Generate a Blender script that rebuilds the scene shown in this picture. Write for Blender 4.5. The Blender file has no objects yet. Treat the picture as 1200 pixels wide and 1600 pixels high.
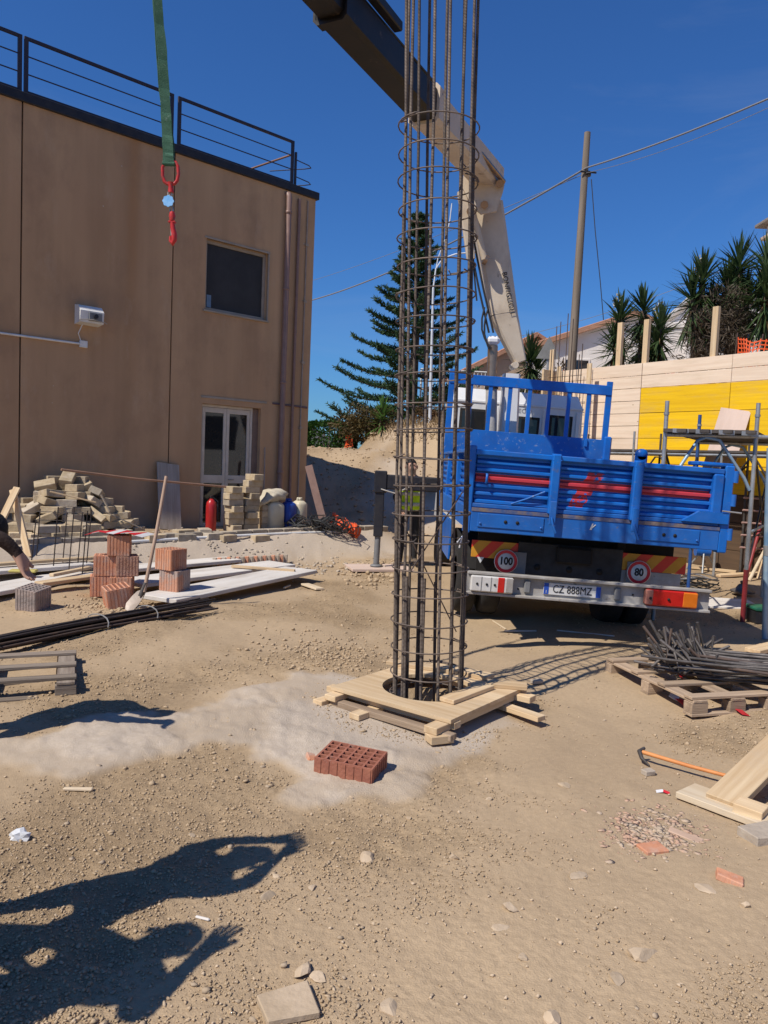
import bpy, bmesh, math, random
import numpy as np
from mathutils import Vector, Matrix, Euler
random.seed(7); rng = np.random.default_rng(7)
R = math.radians
scene = bpy.context.scene
COL = scene.collection

# ------------------------------------------------------------------ camera, sky, sun, exposure
F, CH, HOR, ROLL = 1202.0, 1.75, 719.0, 2.4
cam_d = bpy.data.cameras.new('camera'); cam = bpy.data.objects.new('camera', cam_d); COL.objects.link(cam)
cam_d.sensor_fit = 'VERTICAL'; cam_d.sensor_height = 36.0; cam_d.lens = F/1600*36.0
cam_d.clip_start = 0.05; cam_d.clip_end = 5000
CM = Matrix.Translation((0, 0, CH)) @ Matrix.Rotation(R(90)-math.atan((800-HOR)/F), 4, 'X') @ Matrix.Rotation(R(ROLL), 4, 'Z')
cam.matrix_world = CM
scene.camera = cam
SUN_AZ, SUN_EL = 50.0, 51.0          # azimuth the light travels towards (from +Y to +X), elevation
world = bpy.data.worlds.new('World'); scene.world = world; world.use_nodes = True
nt = world.node_tree; nt.nodes.clear()
wo = nt.nodes.new('ShaderNodeOutputWorld'); bg = nt.nodes.new('ShaderNodeBackground')
sky = nt.nodes.new('ShaderNodeTexSky'); sky.sky_type = 'NISHITA'; sky.sun_disc = False
sky.sun_elevation = R(SUN_EL); sky.sun_rotation = R(SUN_AZ+180)
sky.altitude = 100; sky.air_density = 1.2; sky.dust_density = 0.25; sky.ozone_density = 2.6
tc = nt.nodes.new('ShaderNodeTexCoord'); mp = nt.nodes.new('ShaderNodeMapping'); mp.inputs['Scale'].default_value = (1.2, 2.2, 7.0)
nz = nt.nodes.new('ShaderNodeTexNoise'); nz.inputs['Scale'].default_value = 1.3; nz.inputs['Detail'].default_value = 7; nz.inputs['Roughness'].default_value = .62; nz.inputs['Distortion'].default_value = .6
rp = nt.nodes.new('ShaderNodeValToRGB'); rp.color_ramp.elements[0].position = .5; rp.color_ramp.elements[1].position = .85
rp.color_ramp.elements[1].color = (.12, .12, .12, 1)
mx = nt.nodes.new('ShaderNodeMix'); mx.data_type = 'RGBA'; mx.inputs['B'].default_value = (7.5, 8.2, 9.0, 1)
L_ = nt.links.new
L_(tc.outputs['Generated'], mp.inputs['Vector']); L_(mp.outputs[0], nz.inputs['Vector']); L_(nz.outputs['Fac'], rp.inputs[0])
L_(rp.outputs[0], mx.inputs['Factor']); ti = nt.nodes.new('ShaderNodeMix'); ti.data_type = 'RGBA'; ti.blend_type = 'MULTIPLY'; ti.inputs['Factor'].default_value = 1; ti.inputs['B'].default_value = (.41, .87, 1.58, 1); L_(sky.outputs[0], ti.inputs['A']); L_(ti.outputs['Result'], mx.inputs['A']); L_(mx.outputs['Result'], bg.inputs[0]); L_(bg.outputs[0], wo.inputs[0])
bg.inputs[1].default_value = 0.066
sun_d = bpy.data.lights.new('sun', 'SUN'); sun_d.energy = 5.0; sun_d.angle = R(.53); sun_d.color = (1, .94, .85)
sun = bpy.data.objects.new('sun', sun_d); COL.objects.link(sun)
LD = Vector((math.sin(R(SUN_AZ))*math.cos(R(SUN_EL)), math.cos(R(SUN_AZ))*math.cos(R(SUN_EL)), -math.sin(R(SUN_EL))))
sun.rotation_euler = LD.to_track_quat('-Z', 'Y').to_euler(); sun.location = (-8, -8, 20)
vs = scene.view_settings; vs.view_transform = 'Standard'; vs.look = 'None'; vs.exposure = 0.0; vs.gamma = 1; vs.use_curve_mapping = False

# ------------------------------------------------------------------ pixel -> place helpers
CMI = CM.to_3x3()
def ray(px, py):
    return (CMI @ Vector(((px-600)/F, -(py-800)/F, -1))).normalized()
def proj(p):
    q = CMI.inverted() @ (Vector(p)-Vector((0, 0, CH))); return 600+F*q.x/-q.z, 800-F*q.y/-q.z
def at(px, py, Y=None, z=None):
    d = ray(px, py)
    t = (Y/d.y) if Y is not None else (z-CH)/d.z
    return Vector((0, 0, CH)) + d*t
def on_plane(px, py, p0, n):
    d = ray(px, py); o = Vector((0, 0, CH)); n = Vector(n)
    return o + d*((Vector(p0)-o).dot(n)/d.dot(n))

# ------------------------------------------------------------------ noise
def _h(ix, iy, s):
    v = np.sin(ix*127.1+iy*311.7+s*74.7)*43758.5453
    return v-np.floor(v)
def vnoise(x, y, s=0):
    ix = np.floor(x); iy = np.floor(y); fx = x-ix; fy = y-iy
    ux = fx*fx*fx*(fx*(fx*6-15)+10); uy = fy*fy*fy*(fy*(fy*6-15)+10)
    a = _h(ix, iy, s); b = _h(ix+1, iy, s); c = _h(ix, iy+1, s); d = _h(ix+1, iy+1, s)
    return (a+(b-a)*ux)*(1-uy)+(c+(d-c)*ux)*uy
def fbm(x, y, s=0, o=4):
    t = 0; a = .5; x = np.asarray(x, float); y = np.asarray(y, float)
    for i in range(o):
        c, sn = math.cos(.6*i+.3), math.sin(.6*i+.3)
        t = t+a*(vnoise(x*c-y*sn, x*sn+y*c, s+i)-.5); x = x*2.03; y = y*2.03; a *= .5
    return t
def ss(a, b, x):
    t = np.clip((np.asarray(x, float)-a)/(b-a), 0, 1); return t*t*(3-2*t)

# ------------------------------------------------------------------ layout frames
FD = Vector((math.sin(R(46.5)), math.cos(R(46.5)), 0))       # facade runs away to the right
FN = Vector((FD.y, -FD.x, 0))                                # facade normal, towards the site
FC = Vector((-1.62, 15.7, 0))                                # facade corner on plan
FB = 0.40                                                    # ground level at the facade
WD = Vector((.555, -.832, 0)); WN = Vector((-.832, -.555, 0)); WP = at(1004, 567, Y=16.0); WP.z = 0    # formwork wall
CAGE = at(668, 1098, z=0)

def base_g(x, y):
    x = np.asarray(x, float); y = np.asarray(y, float)
    u = (x-FC.x)*FD.x+(y-FC.y)*FD.y; v = (x-FC.x)*FN.x+(y-FC.y)*FN.y
    z = FB*(1-ss(1.35, 2.5, v))*(1-ss(.5, 2.6, u))
    z = np.maximum(z, 2.05*ss(16.3, 24.0, y+.25*(x+1)))
    uw = (x-WP.x)*WD.x+(y-WP.y)*WD.y; sw = -((x-WP.x)*WN.x+(y-WP.y)*WN.y)
    wall = 3.75*ss(.15, .5, sw); bank = (2.9+.85*ss(-9, -3, uw))*ss(-.2, 2.6, sw+1.7*ss(-4, -9, uw))*ss(-12.4, -10.8, uw)
    z = np.maximum(z, np.where(uw > -2.3, wall, bank))
    z = z+.07*np.exp(-(((x+2.3)/.9)**2+((y-6.9)/.8)**2))       # soil hump by the rods
    bm_ = ss(.05, .5, z)*ss(16.2, 17.5, y)*(uw < -2.0); z = z+bm_*(.26*fbm(x*.9, y*.9, 81, 4)+.16*np.abs(fbm(x*3.1, y*3.1, 83, 3)))
    return z-.13*ss(.34, .27, np.hypot(x-CAGE.x, y-CAGE.y))
def g(x, y):
    z = base_g(x, y)
    d = np.hypot(x, y)
    return z+.16*fbm(np.asarray(x)*.55, np.asarray(y)*.55, 3, 3)*ss(1.0, 6.0, d)*ss(.2, .9, np.hypot(x-CAGE.x, y-CAGE.y))
def gz(x, y): return float(g(x, y))
def G(px, py):
    d = ray(px, py); o = Vector((0, 0, CH)); t = 1.0
    ts = 1.0*np.power(1.004, np.arange(1200)); X = d.x*ts; Yv = d.y*ts; Z = CH+d.z*ts
    below = np.nonzero(Z < g(X, Yv))[0]
    k = below[0] if len(below) else len(ts)-1
    a, b = ts[max(k-1, 0)], ts[k]
    for _ in range(25):
        m = (a+b)/2
        if CH+d.z*m < gz(d.x*m, d.y*m): b = m
        else: a = m
    p = o+d*b; p.z = gz(p.x, p.y); return p

# ------------------------------------------------------------------ materials
MATS = {}
def mat(name, col, col2=None, scale=6, rough=.8, bump=.15, bscale=None, metal=0.0, stretch=(1, 1, 1), var=0.0, spec=.35, detail=5, pos=(.35, .65), wear=None, wearscale=9, wearpos=(.6, .66), bdist=.02, coat=0, coords='Object'):
    if name in MATS: return MATS[name]
    m = bpy.data.materials.new(name); m.use_nodes = True; n = m.node_tree.nodes; l = m.node_tree.links.new
    b = n['Principled BSDF']; b.inputs['Roughness'].default_value = rough; b.inputs['Metallic'].default_value = metal
    b.inputs['Specular IOR Level'].default_value = spec; b.inputs['Coat Weight'].default_value = coat
    t = n.new('ShaderNodeTexCoord'); mpn = n.new('ShaderNodeMapping'); mpn.inputs['Scale'].default_value = stretch
    l(t.outputs[coords], mpn.inputs[0])
    ns = n.new('ShaderNodeTexNoise'); ns.inputs['Scale'].default_value = scale; ns.inputs['Detail'].default_value = detail; ns.inputs['Roughness'].default_value = .6
    oi = n.new('ShaderNodeObjectInfo'); ad = n.new('ShaderNodeVectorMath'); ad.operation = 'SCALE'
    cb = n.new('ShaderNodeCombineXYZ'); l(oi.outputs['Random'], cb.inputs[0]); l(oi.outputs['Random'], cb.inputs[1]); l(oi.outputs['Random'], cb.inputs[2])
    ad.inputs['Scale'].default_value = 37.0; l(cb.outputs[0], ad.inputs[0])
    a2 = n.new('ShaderNodeVectorMath'); l(mpn.outputs[0], a2.inputs[0]); l(ad.outputs[0], a2.inputs[1])
    l(a2.outputs[0], ns.inputs['Vector'])
    rmp = n.new('ShaderNodeValToRGB'); e = rmp.color_ramp.elements
    c2 = col2 if col2 else tuple(c*.78 for c in col)
    e[0].position, e[1].position = pos; e[0].color = (*col, 1); e[1].color = (*c2, 1)
    l(ns.outputs['Fac'], rmp.inputs[0]); out = rmp.outputs[0]
    if wear:
        n2 = n.new('ShaderNodeTexNoise'); n2.inputs['Scale'].default_value = wearscale; n2.inputs['Detail'].default_value = 8; n2.inputs['Roughness'].default_value = .7
        l(a2.outputs[0], n2.inputs['Vector'])
        r2 = n.new('ShaderNodeValToRGB'); r2.color_ramp.elements[0].position, r2.color_ramp.elements[1].position = wearpos
        l(n2.outputs['Fac'], r2.inputs[0]); mm = n.new('ShaderNodeMix'); mm.data_type = 'RGBA'
        l(r2.outputs[0], mm.inputs['Factor']); l(out, mm.inputs['A']); mm.inputs['B'].default_value = (*wear, 1); out = mm.outputs['Result']
    if var:
        hs = n.new('ShaderNodeHueSaturation'); mr = n.new('ShaderNodeMapRange'); mr.inputs[3].default_value = 1-var; mr.inputs[4].default_value = 1+var
        l(oi.outputs['Random'], mr.inputs[0]); l(mr.outputs[0], hs.inputs['Value']); l(out, hs.inputs['Color']); out = hs.outputs[0]
    l(out, b.inputs['Base Color'])
    if bump:
        nb = n.new('ShaderNodeTexNoise'); nb.inputs['Scale'].default_value = bscale or scale*6; nb.inputs['Detail'].default_value = 4
        l(a2.outputs[0], nb.inputs['Vector']); bp = n.new('ShaderNodeBump'); bp.inputs['Strength'].default_value = bump; bp.inputs['Distance'].default_value = bdist
        l(nb.outputs['Fac'], bp.inputs['Height']); l(bp.outputs[0], b.inputs['Normal'])
    MATS[name] = m; return m
def nodes_of(m):
    n = m.node_tree.nodes; return n, m.node_tree.links.new, n['Principled BSDF']
def base_in(m):
    n, l, b = nodes_of(m); return b.inputs['Base Color'].links[0].from_socket

wood = mat('pale_timber', (.66, .50, .31), (.52, .36, .20), 3.0, .75, .12, 30, stretch=(.35, 6, 6), var=.14, wear=(.30, .19, .10), wearscale=5, wearpos=(.68, .74))
wood_tan = mat('tan_board', (.66, .54, .38), (.56, .43, .28), 3.0, .8, .12, 30, stretch=(.35, 6, 6), var=.1)  # tan timber colour with lengthwise grain
wood_grey = mat('weathered_timber', (.27, .22, .17), (.17, .13, .10), 3.0, .9, .3, 25, stretch=(.4, 8, 8), var=.2)
wood_pallet = mat('pallet_timber', (.42, .31, .21), (.28, .20, .135), 3.0, .9, .3, 25, stretch=(.4, 8, 8), var=.22)
wood_white = mat('white_dusty_board', (.66, .62, .57), (.56, .51, .45), 2.5, .9, .15, 25, stretch=(.5, 3, 3), var=.08, wear=(.38, .33, .28), wearscale=2.5, wearpos=(.56, .8))
ply_pink = mat('pinkish_plywood', (.60, .46, .38), (.52, .39, .31), 2, .85, .1, 30, stretch=(.5, 3, 3))
form_plain = mat('formwork_natural', (.80, .64, .48), (.72, .55, .40), 2.2, .7, .08, 25, stretch=(.35, 9, 9), var=.05, wear=(.38, .22, .12), wearscale=6, wearpos=(.70, .75))
form_yellow = mat('formwork_yellow', (.90, .55, .010), (.78, .45, .008), 2.2, .55, .06, 25, stretch=(.35, 5, 9), var=.07, wear=(.40, .24, .02), wearscale=4, wearpos=(.60, .78))
tuff = mat('tuff_stone', (.50, .40, .26), (.38, .29, .18), 9, .95, .5, 40, var=.22, bdist=.01)
clay = mat('fired_clay', (.64, .30, .17), (.53, .225, .125), 7, .9, .25, 60, stretch=(3, 3, .4), var=.14, wear=(.52, .40, .33), wearscale=5, wearpos=(.52, .75))
clay_grey = mat('mortar_smeared_clay', (.36, .28, .24), (.24, .20, .18), 8, .95, .5, 30)
rust_bar = mat('rusty_rebar', (.13, .085, .062), (.065, .05, .045), 9, .75, .0, metal=.25, var=.25)
rust_dark = mat('dark_rebar', (.055, .04, .035), (.03, .026, .026), 9, .65, .0, metal=.3, var=.3)
steel_grey = mat('grey_rebar', (.17, .15, .138), (.09, .078, .07), 9, .6, .1, metal=.45, var=.3)
wire_m = mat('tie_wire', (.45, .42, .38), None, 9, .5, 0, metal=.5)
black_m = mat('black_metal', (.016, .016, .022), (.03, .028, .03), 8, .5, .05, var=.1)
rail_m = mat('dark_blue_railing', (.022, .024, .045), (.04, .03, .035), 8, .5, .05)
pipe_brown = mat('brown_pipe_paint', (.27, .17, .135), (.22, .135, .105), 6, .45, .05)
alu = mat('cream_aluminium', (.58, .52, .44), (.50, .44, .36), 5, .5, .03)
alu_d = mat('bronze_aluminium', (.36, .30, .235), (.30, .25, .19), 5, .5, .03)
glass_d = mat('dark_glass', (.014, .016, .018), (.02, .02, .02), 3, .04, 0, spec=.6)
screen_d = mat('window_dark_pane', (.045, .042, .040), (.034, .032, .030), 3, .45, 0, spec=.2)
white_pl = mat('white_plastic', (.72, .71, .68), (.6, .58, .55), 6, .5, .03)
grey_pl = mat('grey_plastic', (.2, .2, .2), None, 6, .5, .03)
blue_p = mat('blue_truck_paint', (.007, .138, .50), (.008, .095, .37), 3, .36, .05, 20, var=.03, wear=(.11, .105, .11), wearscale=8, wearpos=(.60, .78), bdist=.004)
blue_sc = mat('scraped_blue_paint', (.009, .13, .44), (.012, .10, .35), 3, .5, .08, 20, wear=(.22, .28, .40), wearscale=13, wearpos=(.58, .66), bdist=.004)
blue_rust = mat('rust_edged_blue', (.009, .13, .46), (.012, .10, .36), 4, .55, .1, 20, wear=(.15, .12, .10), wearscale=17, wearpos=(.62, .74), bdist=.004)
white_p = mat('white_cab_paint', (.72, .72, .71), (.66, .65, .63), 3, .3, .02, coat=.3)
cream_p = mat('cream_crane_paint', (.62, .52, .39), (.54, .44, .32), 3, .5, .05, wear=(.22, .16, .11), wearscale=5, wearpos=(.62, .72))
boom_d = mat('dark_boom_paint', (.017, .012, .008), (.010, .008, .006), 4, .5, .05, wear=(.10, .07, .045), wearscale=6, wearpos=(.64, .72))
chrome = mat('oiled_rod', (.35, .25, .18), (.25, .17, .12), 5, .3, 0, metal=.7)
bump_m = mat('grey_white_bumper', (.42, .40, .37), (.32, .30, .27), 5, .6, .08, wear=(.18, .13, .1), wearscale=8, wearpos=(.6, .7))
chass = mat('chassis_black', (.012, .011, .011), (.02, .018, .016), 6, .8, .1)
grey_m = mat('grey_underbody', (.045, .045, .047), (.025, .024, .024), 6, .8, .1)
rubber = mat('tyre_rubber', (.018, .017, .017), (.03, .027, .024), 8, .9, .2)
red_p = mat('red_paint', (.42, .018, .022), (.34, .014, .018), 5, .45, .03)
red_hook = mat('red_hook_paint', (.55, .035, .03), (.42, .022, .02), 6, .4, .03)
lens_r = mat('red_lens', (.55, .02, .015), (.42, .015, .01), 5, .2, .03)
lens_o = mat('orange_lens', (.72, .19, .02), (.6, .14, .01), 5, .2, .03)
lens_w = mat('dusty_clear_lens', (.62, .60, .56), (.5, .47, .43), 6, .3, .03)
plate_w = mat('plate_white', (.66, .65, .62), (.56, .54, .5), 4, .5, 0)
plate_b = mat('plate_blue', (.02, .08, .42), None, 4, .5, 0)
ink = mat('black_print', (.012, .012, .012), None, 4, .6, 0)
ink_soft = mat('grey_print', (.42, .41, .40), None, 4, .6, 0)
ink_w = mat('white_print', (.7, .7, .68), None, 4, .6, 0)
galv = mat('galvanised_tube', (.42, .43, .43), (.30, .31, .31), 7, .45, .05, metal=.5, wear=(.24, .17, .12), wearscale=9, wearpos=(.6, .68))
galv_blue = mat('blue_dabbed_tube', (.33, .42, .47), (.16, .28, .42), 5, .5, .05, metal=.3)
blue_tube = mat('blue_tube_paint', (.02, .07, .26), (.04, .09, .2), 5, .5, .05)
red_tube = mat('red_tube_paint', (.30, .03, .035), (.2, .03, .03), 5, .5, .05)
dark_ply = mat('dark_plank', (.10, .085, .075), (.06, .05, .045), 5, .85, .1)
sling_g = mat('green_webbing', (.035, .10, .058), (.055, .135, .085), 14, .85, .3, 220, wear=(.22, .29, .24), wearscale=30, wearpos=(.60, .70))
tag_b = mat('blue_tag', (.17, .44, .78), (.3, .55, .85), 20, .4, 0)
orange_h = mat('orange_handle', (.66, .27, .085), (.55, .20, .06), 6, .55, .05)
orange_n = mat('orange_net', (.80, .12, .03), (.62, .08, .02), 6, .6, .1)
hivis = mat('hivis_yellow', (.55, .78, .02), (.45, .68, .02), 8, .8, .3, 40)
reflect_m = mat('grey_reflective_band', (.48, .50, .48), None, 8, .5, 0)
skin_m = mat('skin', (.46, .27, .185), (.40, .22, .15), 9, .6, .05)
navy = mat('navy_cloth', (.022, .026, .045), (.034, .036, .055), 9, .9, .3, 60)
dark_cl = mat('dark_cloth', (.03, .028, .028), (.02, .02, .022), 9, .9, .3, 60)
brown_cl = mat('dark_brown_cloth', (.045, .026, .018), (.03, .018, .014), 9, .9, .3, 60)
jean = mat('blue_jean', (.045, .06, .11), (.03, .045, .085), 9, .9, .3, 60)
hair_m = mat('dark_hair', (.012, .01, .009), None, 30, .7, .4, 120)
boot_m = mat('dusty_boot', (.16, .12, .085), (.09, .065, .045), 9, .9, .2)
jug_m = mat('yellowed_plastic', (.62, .56, .41), (.55, .48, .33), 6, .45, .05, wear=(.3, .24, .15), wearscale=5, wearpos=(.62, .75))
blue_dr = mat('blue_drum', (.018, .06, .34), (.025, .06, .26), 6, .4, .05)
bag_m = mat('dusty_sack', (.55, .49, .38), (.45, .39, .29), 7, .9, .5, 20)
extg = mat('extinguisher_red', (.42, .02, .02), None, 5, .3, 0, coat=.3)
green_p = mat('green_plastic', (.02, .16, .09), None, 5, .5, .05)
concrete = mat('pale_concrete', (.46, .385, .30), (.37, .305, .235), 6, .95, .4, 30)
stone_m = mat('pale_stone', (.50, .385, .265), (.41, .31, .205), 9, .95, .5, 40, var=.16, bdist=.008)
pole_w = mat('old_pole_wood', (.25, .20, .155), (.17, .135, .10), 2, .9, .3, 20, stretch=(8, 8, .3))
cable_m = mat('grey_cable', (.26, .26, .27), (.14, .14, .15), 60, .6, 0, stretch=(1, 1, 1))
cable_d = mat('dark_cable', (.03, .03, .03), None, 9, .6, 0)
lamp_wm = mat('lamp_white', (.66, .69, .72), None, 5, .4, 0)
house_w = mat('house_white', (.70, .66, .62), (.64, .58, .53), 1.2, .9, .1)
house_b = mat('house_beige', (.46, .34, .25), (.40, .29, .21), 1.2, .9, .1)
rooftile = mat('roof_tile', (.38, .20, .13), (.30, .16, .10), 6, .9, .2, var=.15)
trunk_m = mat('bark', (.14, .10, .07), (.09, .065, .045), 7, .95, .5, 30)
net_w = mat('paper_white', (.7, .7, .7), None, 5, .8, .1)
tape_r = mat('tape_red', (.62, .03, .04), None, 5, .4, 0)
tape_w = mat('tape_white', (.72, .70, .69), None, 5, .4, 0)

def overlay(m, col, scale, lo, hi, fac, up=False, stretch=(1, 1, 1), voro=False):
    """dust, stains or knots laid over the paint of a material"""
    n, l, b = nodes_of(m); src = base_in(m); ob = [q for q in n if q.type == 'TEX_COORD'][0].outputs['Object']
    mpn = n.new('ShaderNodeMapping'); mpn.inputs['Scale'].default_value = stretch; l(ob, mpn.inputs[0])
    oi = n.new('ShaderNodeObjectInfo'); va = n.new('ShaderNodeVectorMath'); va.operation = 'MULTIPLY_ADD'; va.inputs[1].default_value = (1, 1, 1); l(mpn.outputs[0], va.inputs[0])
    cb = n.new('ShaderNodeCombineXYZ'); sc_ = n.new('ShaderNodeMath'); sc_.operation = 'MULTIPLY'; sc_.inputs[1].default_value = 61.0; l(oi.outputs['Random'], sc_.inputs[0]); l(sc_.outputs[0], cb.inputs[0]); l(sc_.outputs[0], cb.inputs[2]); l(cb.outputs[0], va.inputs[2])
    if voro:
        t = n.new('ShaderNodeTexVoronoi'); t.inputs['Scale'].default_value = scale; l(va.outputs[0], t.inputs['Vector']); o = t.outputs['Distance']
    else:
        t = n.new('ShaderNodeTexNoise'); t.inputs['Scale'].default_value = scale; t.inputs['Detail'].default_value = 8; t.inputs['Roughness'].default_value = .68; l(va.outputs[0], t.inputs['Vector']); o = t.outputs['Fac']
    mr = n.new('ShaderNodeMapRange'); mr.inputs[1].default_value = lo; mr.inputs[2].default_value = hi; mr.inputs[4].default_value = fac; l(o, mr.inputs[0]); f = mr.outputs[0]
    if up:
        ge = n.new('ShaderNodeNewGeometry'); sp_ = n.new('ShaderNodeSeparateXYZ'); l(ge.outputs['Normal'], sp_.inputs[0]); m2 = n.new('ShaderNodeMapRange'); m2.inputs[1].default_value = .05; m2.inputs[2].default_value = .8; m2.inputs[3].default_value = .35; m2.inputs[4].default_value = 1.6; l(sp_.outputs[2], m2.inputs[0])
        mu = n.new('ShaderNodeMath'); mu.operation = 'MULTIPLY'; mu.use_clamp = True; l(f, mu.inputs[0]); l(m2.outputs[0], mu.inputs[1]); f = mu.outputs[0]
    mm = n.new('ShaderNodeMix'); mm.data_type = 'RGBA'; l(f, mm.inputs['Factor']); l(src, mm.inputs['A']); mm.inputs['B'].default_value = (*col, 1); l(mm.outputs['Result'], b.inputs['Base Color']); return m
for m_ in (blue_p, blue_sc, blue_rust): overlay(m_, (.24, .22, .20), 3.5, .48, .8, .34, up=True); overlay(m_, (.20, .22, .27), 40, .62, .70, .7, stretch=(.5, 1, 2.5))
for m_ in (form_plain, form_yellow): overlay(m_, (.30, .17, .05), 3.2, .055, .035, .75, voro=True, stretch=(.7, 1, 1.3)); overlay(m_, (.45, .33, .19), 2.0, .5, .8, .45, stretch=(.5, 1, 3))
for m_ in (wood, wood_tan): overlay(m_, (.26, .15, .07), 4.0, .05, .03, .8, voro=True, stretch=(.5, 1, 1)); overlay(m_, (.42, .34, .25), 3.0, .5, .75, .5)
for m_ in (clay, tuff): overlay(m_, (.52, .44, .36), 6, .5, .72, .55)
overlay(red_hook, (.16, .06, .045), 30, .5, .65, .75); overlay(tag_b, (.5, .5, .5), 40, .55, .7, .5); overlay(bump_m, (.22, .18, .14), 5, .42, .75, .8, up=False); overlay(cream_p, (.30, .22, .15), 4, .5, .8, .6, stretch=(1, 1, .5))
def leafmat(name, c1, c2, scale=1.4, trans=.25):
    m = mat(name, c1, c2, scale, .55, 0, spec=.25, pos=(.38, .62)); n, l, b = nodes_of(m)
    src = base_in(m); tr = n.new('ShaderNodeBsdfTranslucent'); l(src, tr.inputs[0]); ms = n.new('ShaderNodeMixShader'); ms.inputs[0].default_value = trans
    l(b.outputs[0], ms.inputs[1]); l(tr.outputs[0], ms.inputs[2]); l(ms.outputs[0], n['Material Output'].inputs[0]); return m
lf_pine = leafmat('pine_needles', (.034, .076, .034), (.075, .125, .055))
lf_yucca = leafmat('yucca_leaf', (.030, .060, .022), (.065, .10, .035), 3)
lf_hedge = leafmat('hedge_leaf', (.025, .075, .012), (.06, .13, .025), 5)
lf_olive = leafmat('olive_brown_leaf', (.075, .065, .025), (.12, .08, .03), 3)
lf_dry = leafmat('dry_leaf', (.17, .085, .04), (.10, .075, .035), 3)
lf_bright = leafmat('bright_yucca_leaf', (.07, .16, .03), (.11, .2, .05), 3)
lf_grass = leafmat('dry_grass', (.33, .23, .12), (.24, .16, .08), 3)
flower_m = mat('cream_flower', (.50, .46, .33), None, 9, .8, .2)

# ------------------------------------------------------------------ mesh builder
class MB:
    def __init__(s): s.v = []; s.f = []; s.sm = []
    def add(s, vs_, fs_, M=None, smooth=False):
        o = len(s.v)
        s.v += [tuple(M @ Vector(p)) for p in vs_] if M is not None else [tuple(p) for p in vs_]
        s.f += [tuple(i+o for i in f) for f in fs_]; s.sm += [smooth]*len(fs_); return s
    def box(s, c, d, b=0.0, M=None):
        v, f = cbox(d[0], d[1], d[2], b); T = Matrix.Translation(c)
        return s.add(v, f, M @ T if M is not None else T)
    def bx(s, x0, x1, y0, y1, z0, z1, b=0.0):
        return s.box(((x0+x1)/2, (y0+y1)/2, (z0+z1)/2), (x1-x0, y1-y0, z1-z0), b)
    def beam(s, p0, p1, w, t, b=0.0, up=(0, 0, 1)):
        M, L = frame(p0, p1, up); v, f = cbox(L, w, t, b); return s.add(v, f, M)
    def tube(s, path, r, n=8, cap=True, closed=False):
        P = [Vector(p) for p in path]; m = len(P); rr = r if isinstance(r, (list, tuple)) else [r]*m
        vs_ = []; prev = None
        for i, p in enumerate(P):
            a = P[i-1] if (i > 0 or closed) else p; b = P[(i+1) % m] if (i < m-1 or closed) else p
            t = (b-a).normalized()
            if prev is None: u = t.orthogonal().normalized()
            else:
                u = prev-t*prev.dot(t); u = u.normalized() if u.length > 1e-6 else t.orthogonal().normalized()
            prev = u; w = t.cross(u)
            for k in range(n):
                q = 2*math.pi*k/n; vs_.append(p+(u*math.cos(q)+w*math.sin(q))*rr[i])
        fs_ = []
        for i in range(m if closed else m-1):
            j = (i+1) % m
            for k in range(n): k2 = (k+1) % n; fs_.append((i*n+k, i*n+k2, j*n+k2, j*n+k))
        s.add(vs_, fs_, smooth=n > 5)
        if cap and not closed: s.add(vs_[:n], [tuple(range(n))[::-1]]); s.add(vs_[-n:], [tuple(range(n))])
        return s
    def lathe(s, prof, n=16, M=None, smooth=True):
        vs_ = []; fs_ = []; m = len(prof)
        for r, z in prof:
            for k in range(n): q = 2*math.pi*k/n; vs_.append((r*math.cos(q), r*math.sin(q), z))
        for i in range(m-1):
            for k in range(n): k2 = (k+1) % n; fs_.append((i*n+k, i*n+k2, (i+1)*n+k2, (i+1)*n+k))
        if prof[0][0] > 1e-5: fs_.append(tuple(range(n))[::-1])
        if prof[-1][0] > 1e-5: fs_.append(tuple((m-1)*n+k for k in range(n)))
        return s.add(vs_, fs_, M, smooth)
    def prism(s, pts, h, M=None):
        n = len(pts); a = sum(pts[i][0]*pts[(i+1) % n][1]-pts[(i+1) % n][0]*pts[i][1] for i in range(n))
        if a < 0: pts = pts[::-1]
        vs_ = [(x, y, 0) for x, y in pts]+[(x, y, h) for x, y in pts]
        fs_ = [tuple(range(n))[::-1], tuple(range(n, 2*n))]+[(i, (i+1) % n, n+(i+1) % n, n+i) for i in range(n)]
        return s.add(vs_, fs_, M)
    def ball(s, c, r, n=10, m=6):
        rr = r if isinstance(r, (list, tuple)) else (r, r, r)
        prof = [(math.sin(math.pi*i/m), -math.cos(math.pi*i/m)) for i in range(m+1)]
        return s.lathe([(max(a, 1e-4), b) for a, b in prof], n, Matrix.Translation(c) @ Matrix.Diagonal((*rr, 1)))
    def mesh(s, name, m):
        me = bpy.data.meshes.new(name); me.from_pydata(s.v, [], s.f)
        for mm in (m if isinstance(m, (list, tuple)) else [m]): me.materials.append(mm)
        if any(s.sm): me.polygons.foreach_set('use_smooth', s.sm)
        me.update(); return me
    def build(s, name, m, parent=None, loc=None):
        return obj(name, s.mesh(name, m), parent, Matrix.Translation(loc) if loc is not None else None)
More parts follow.
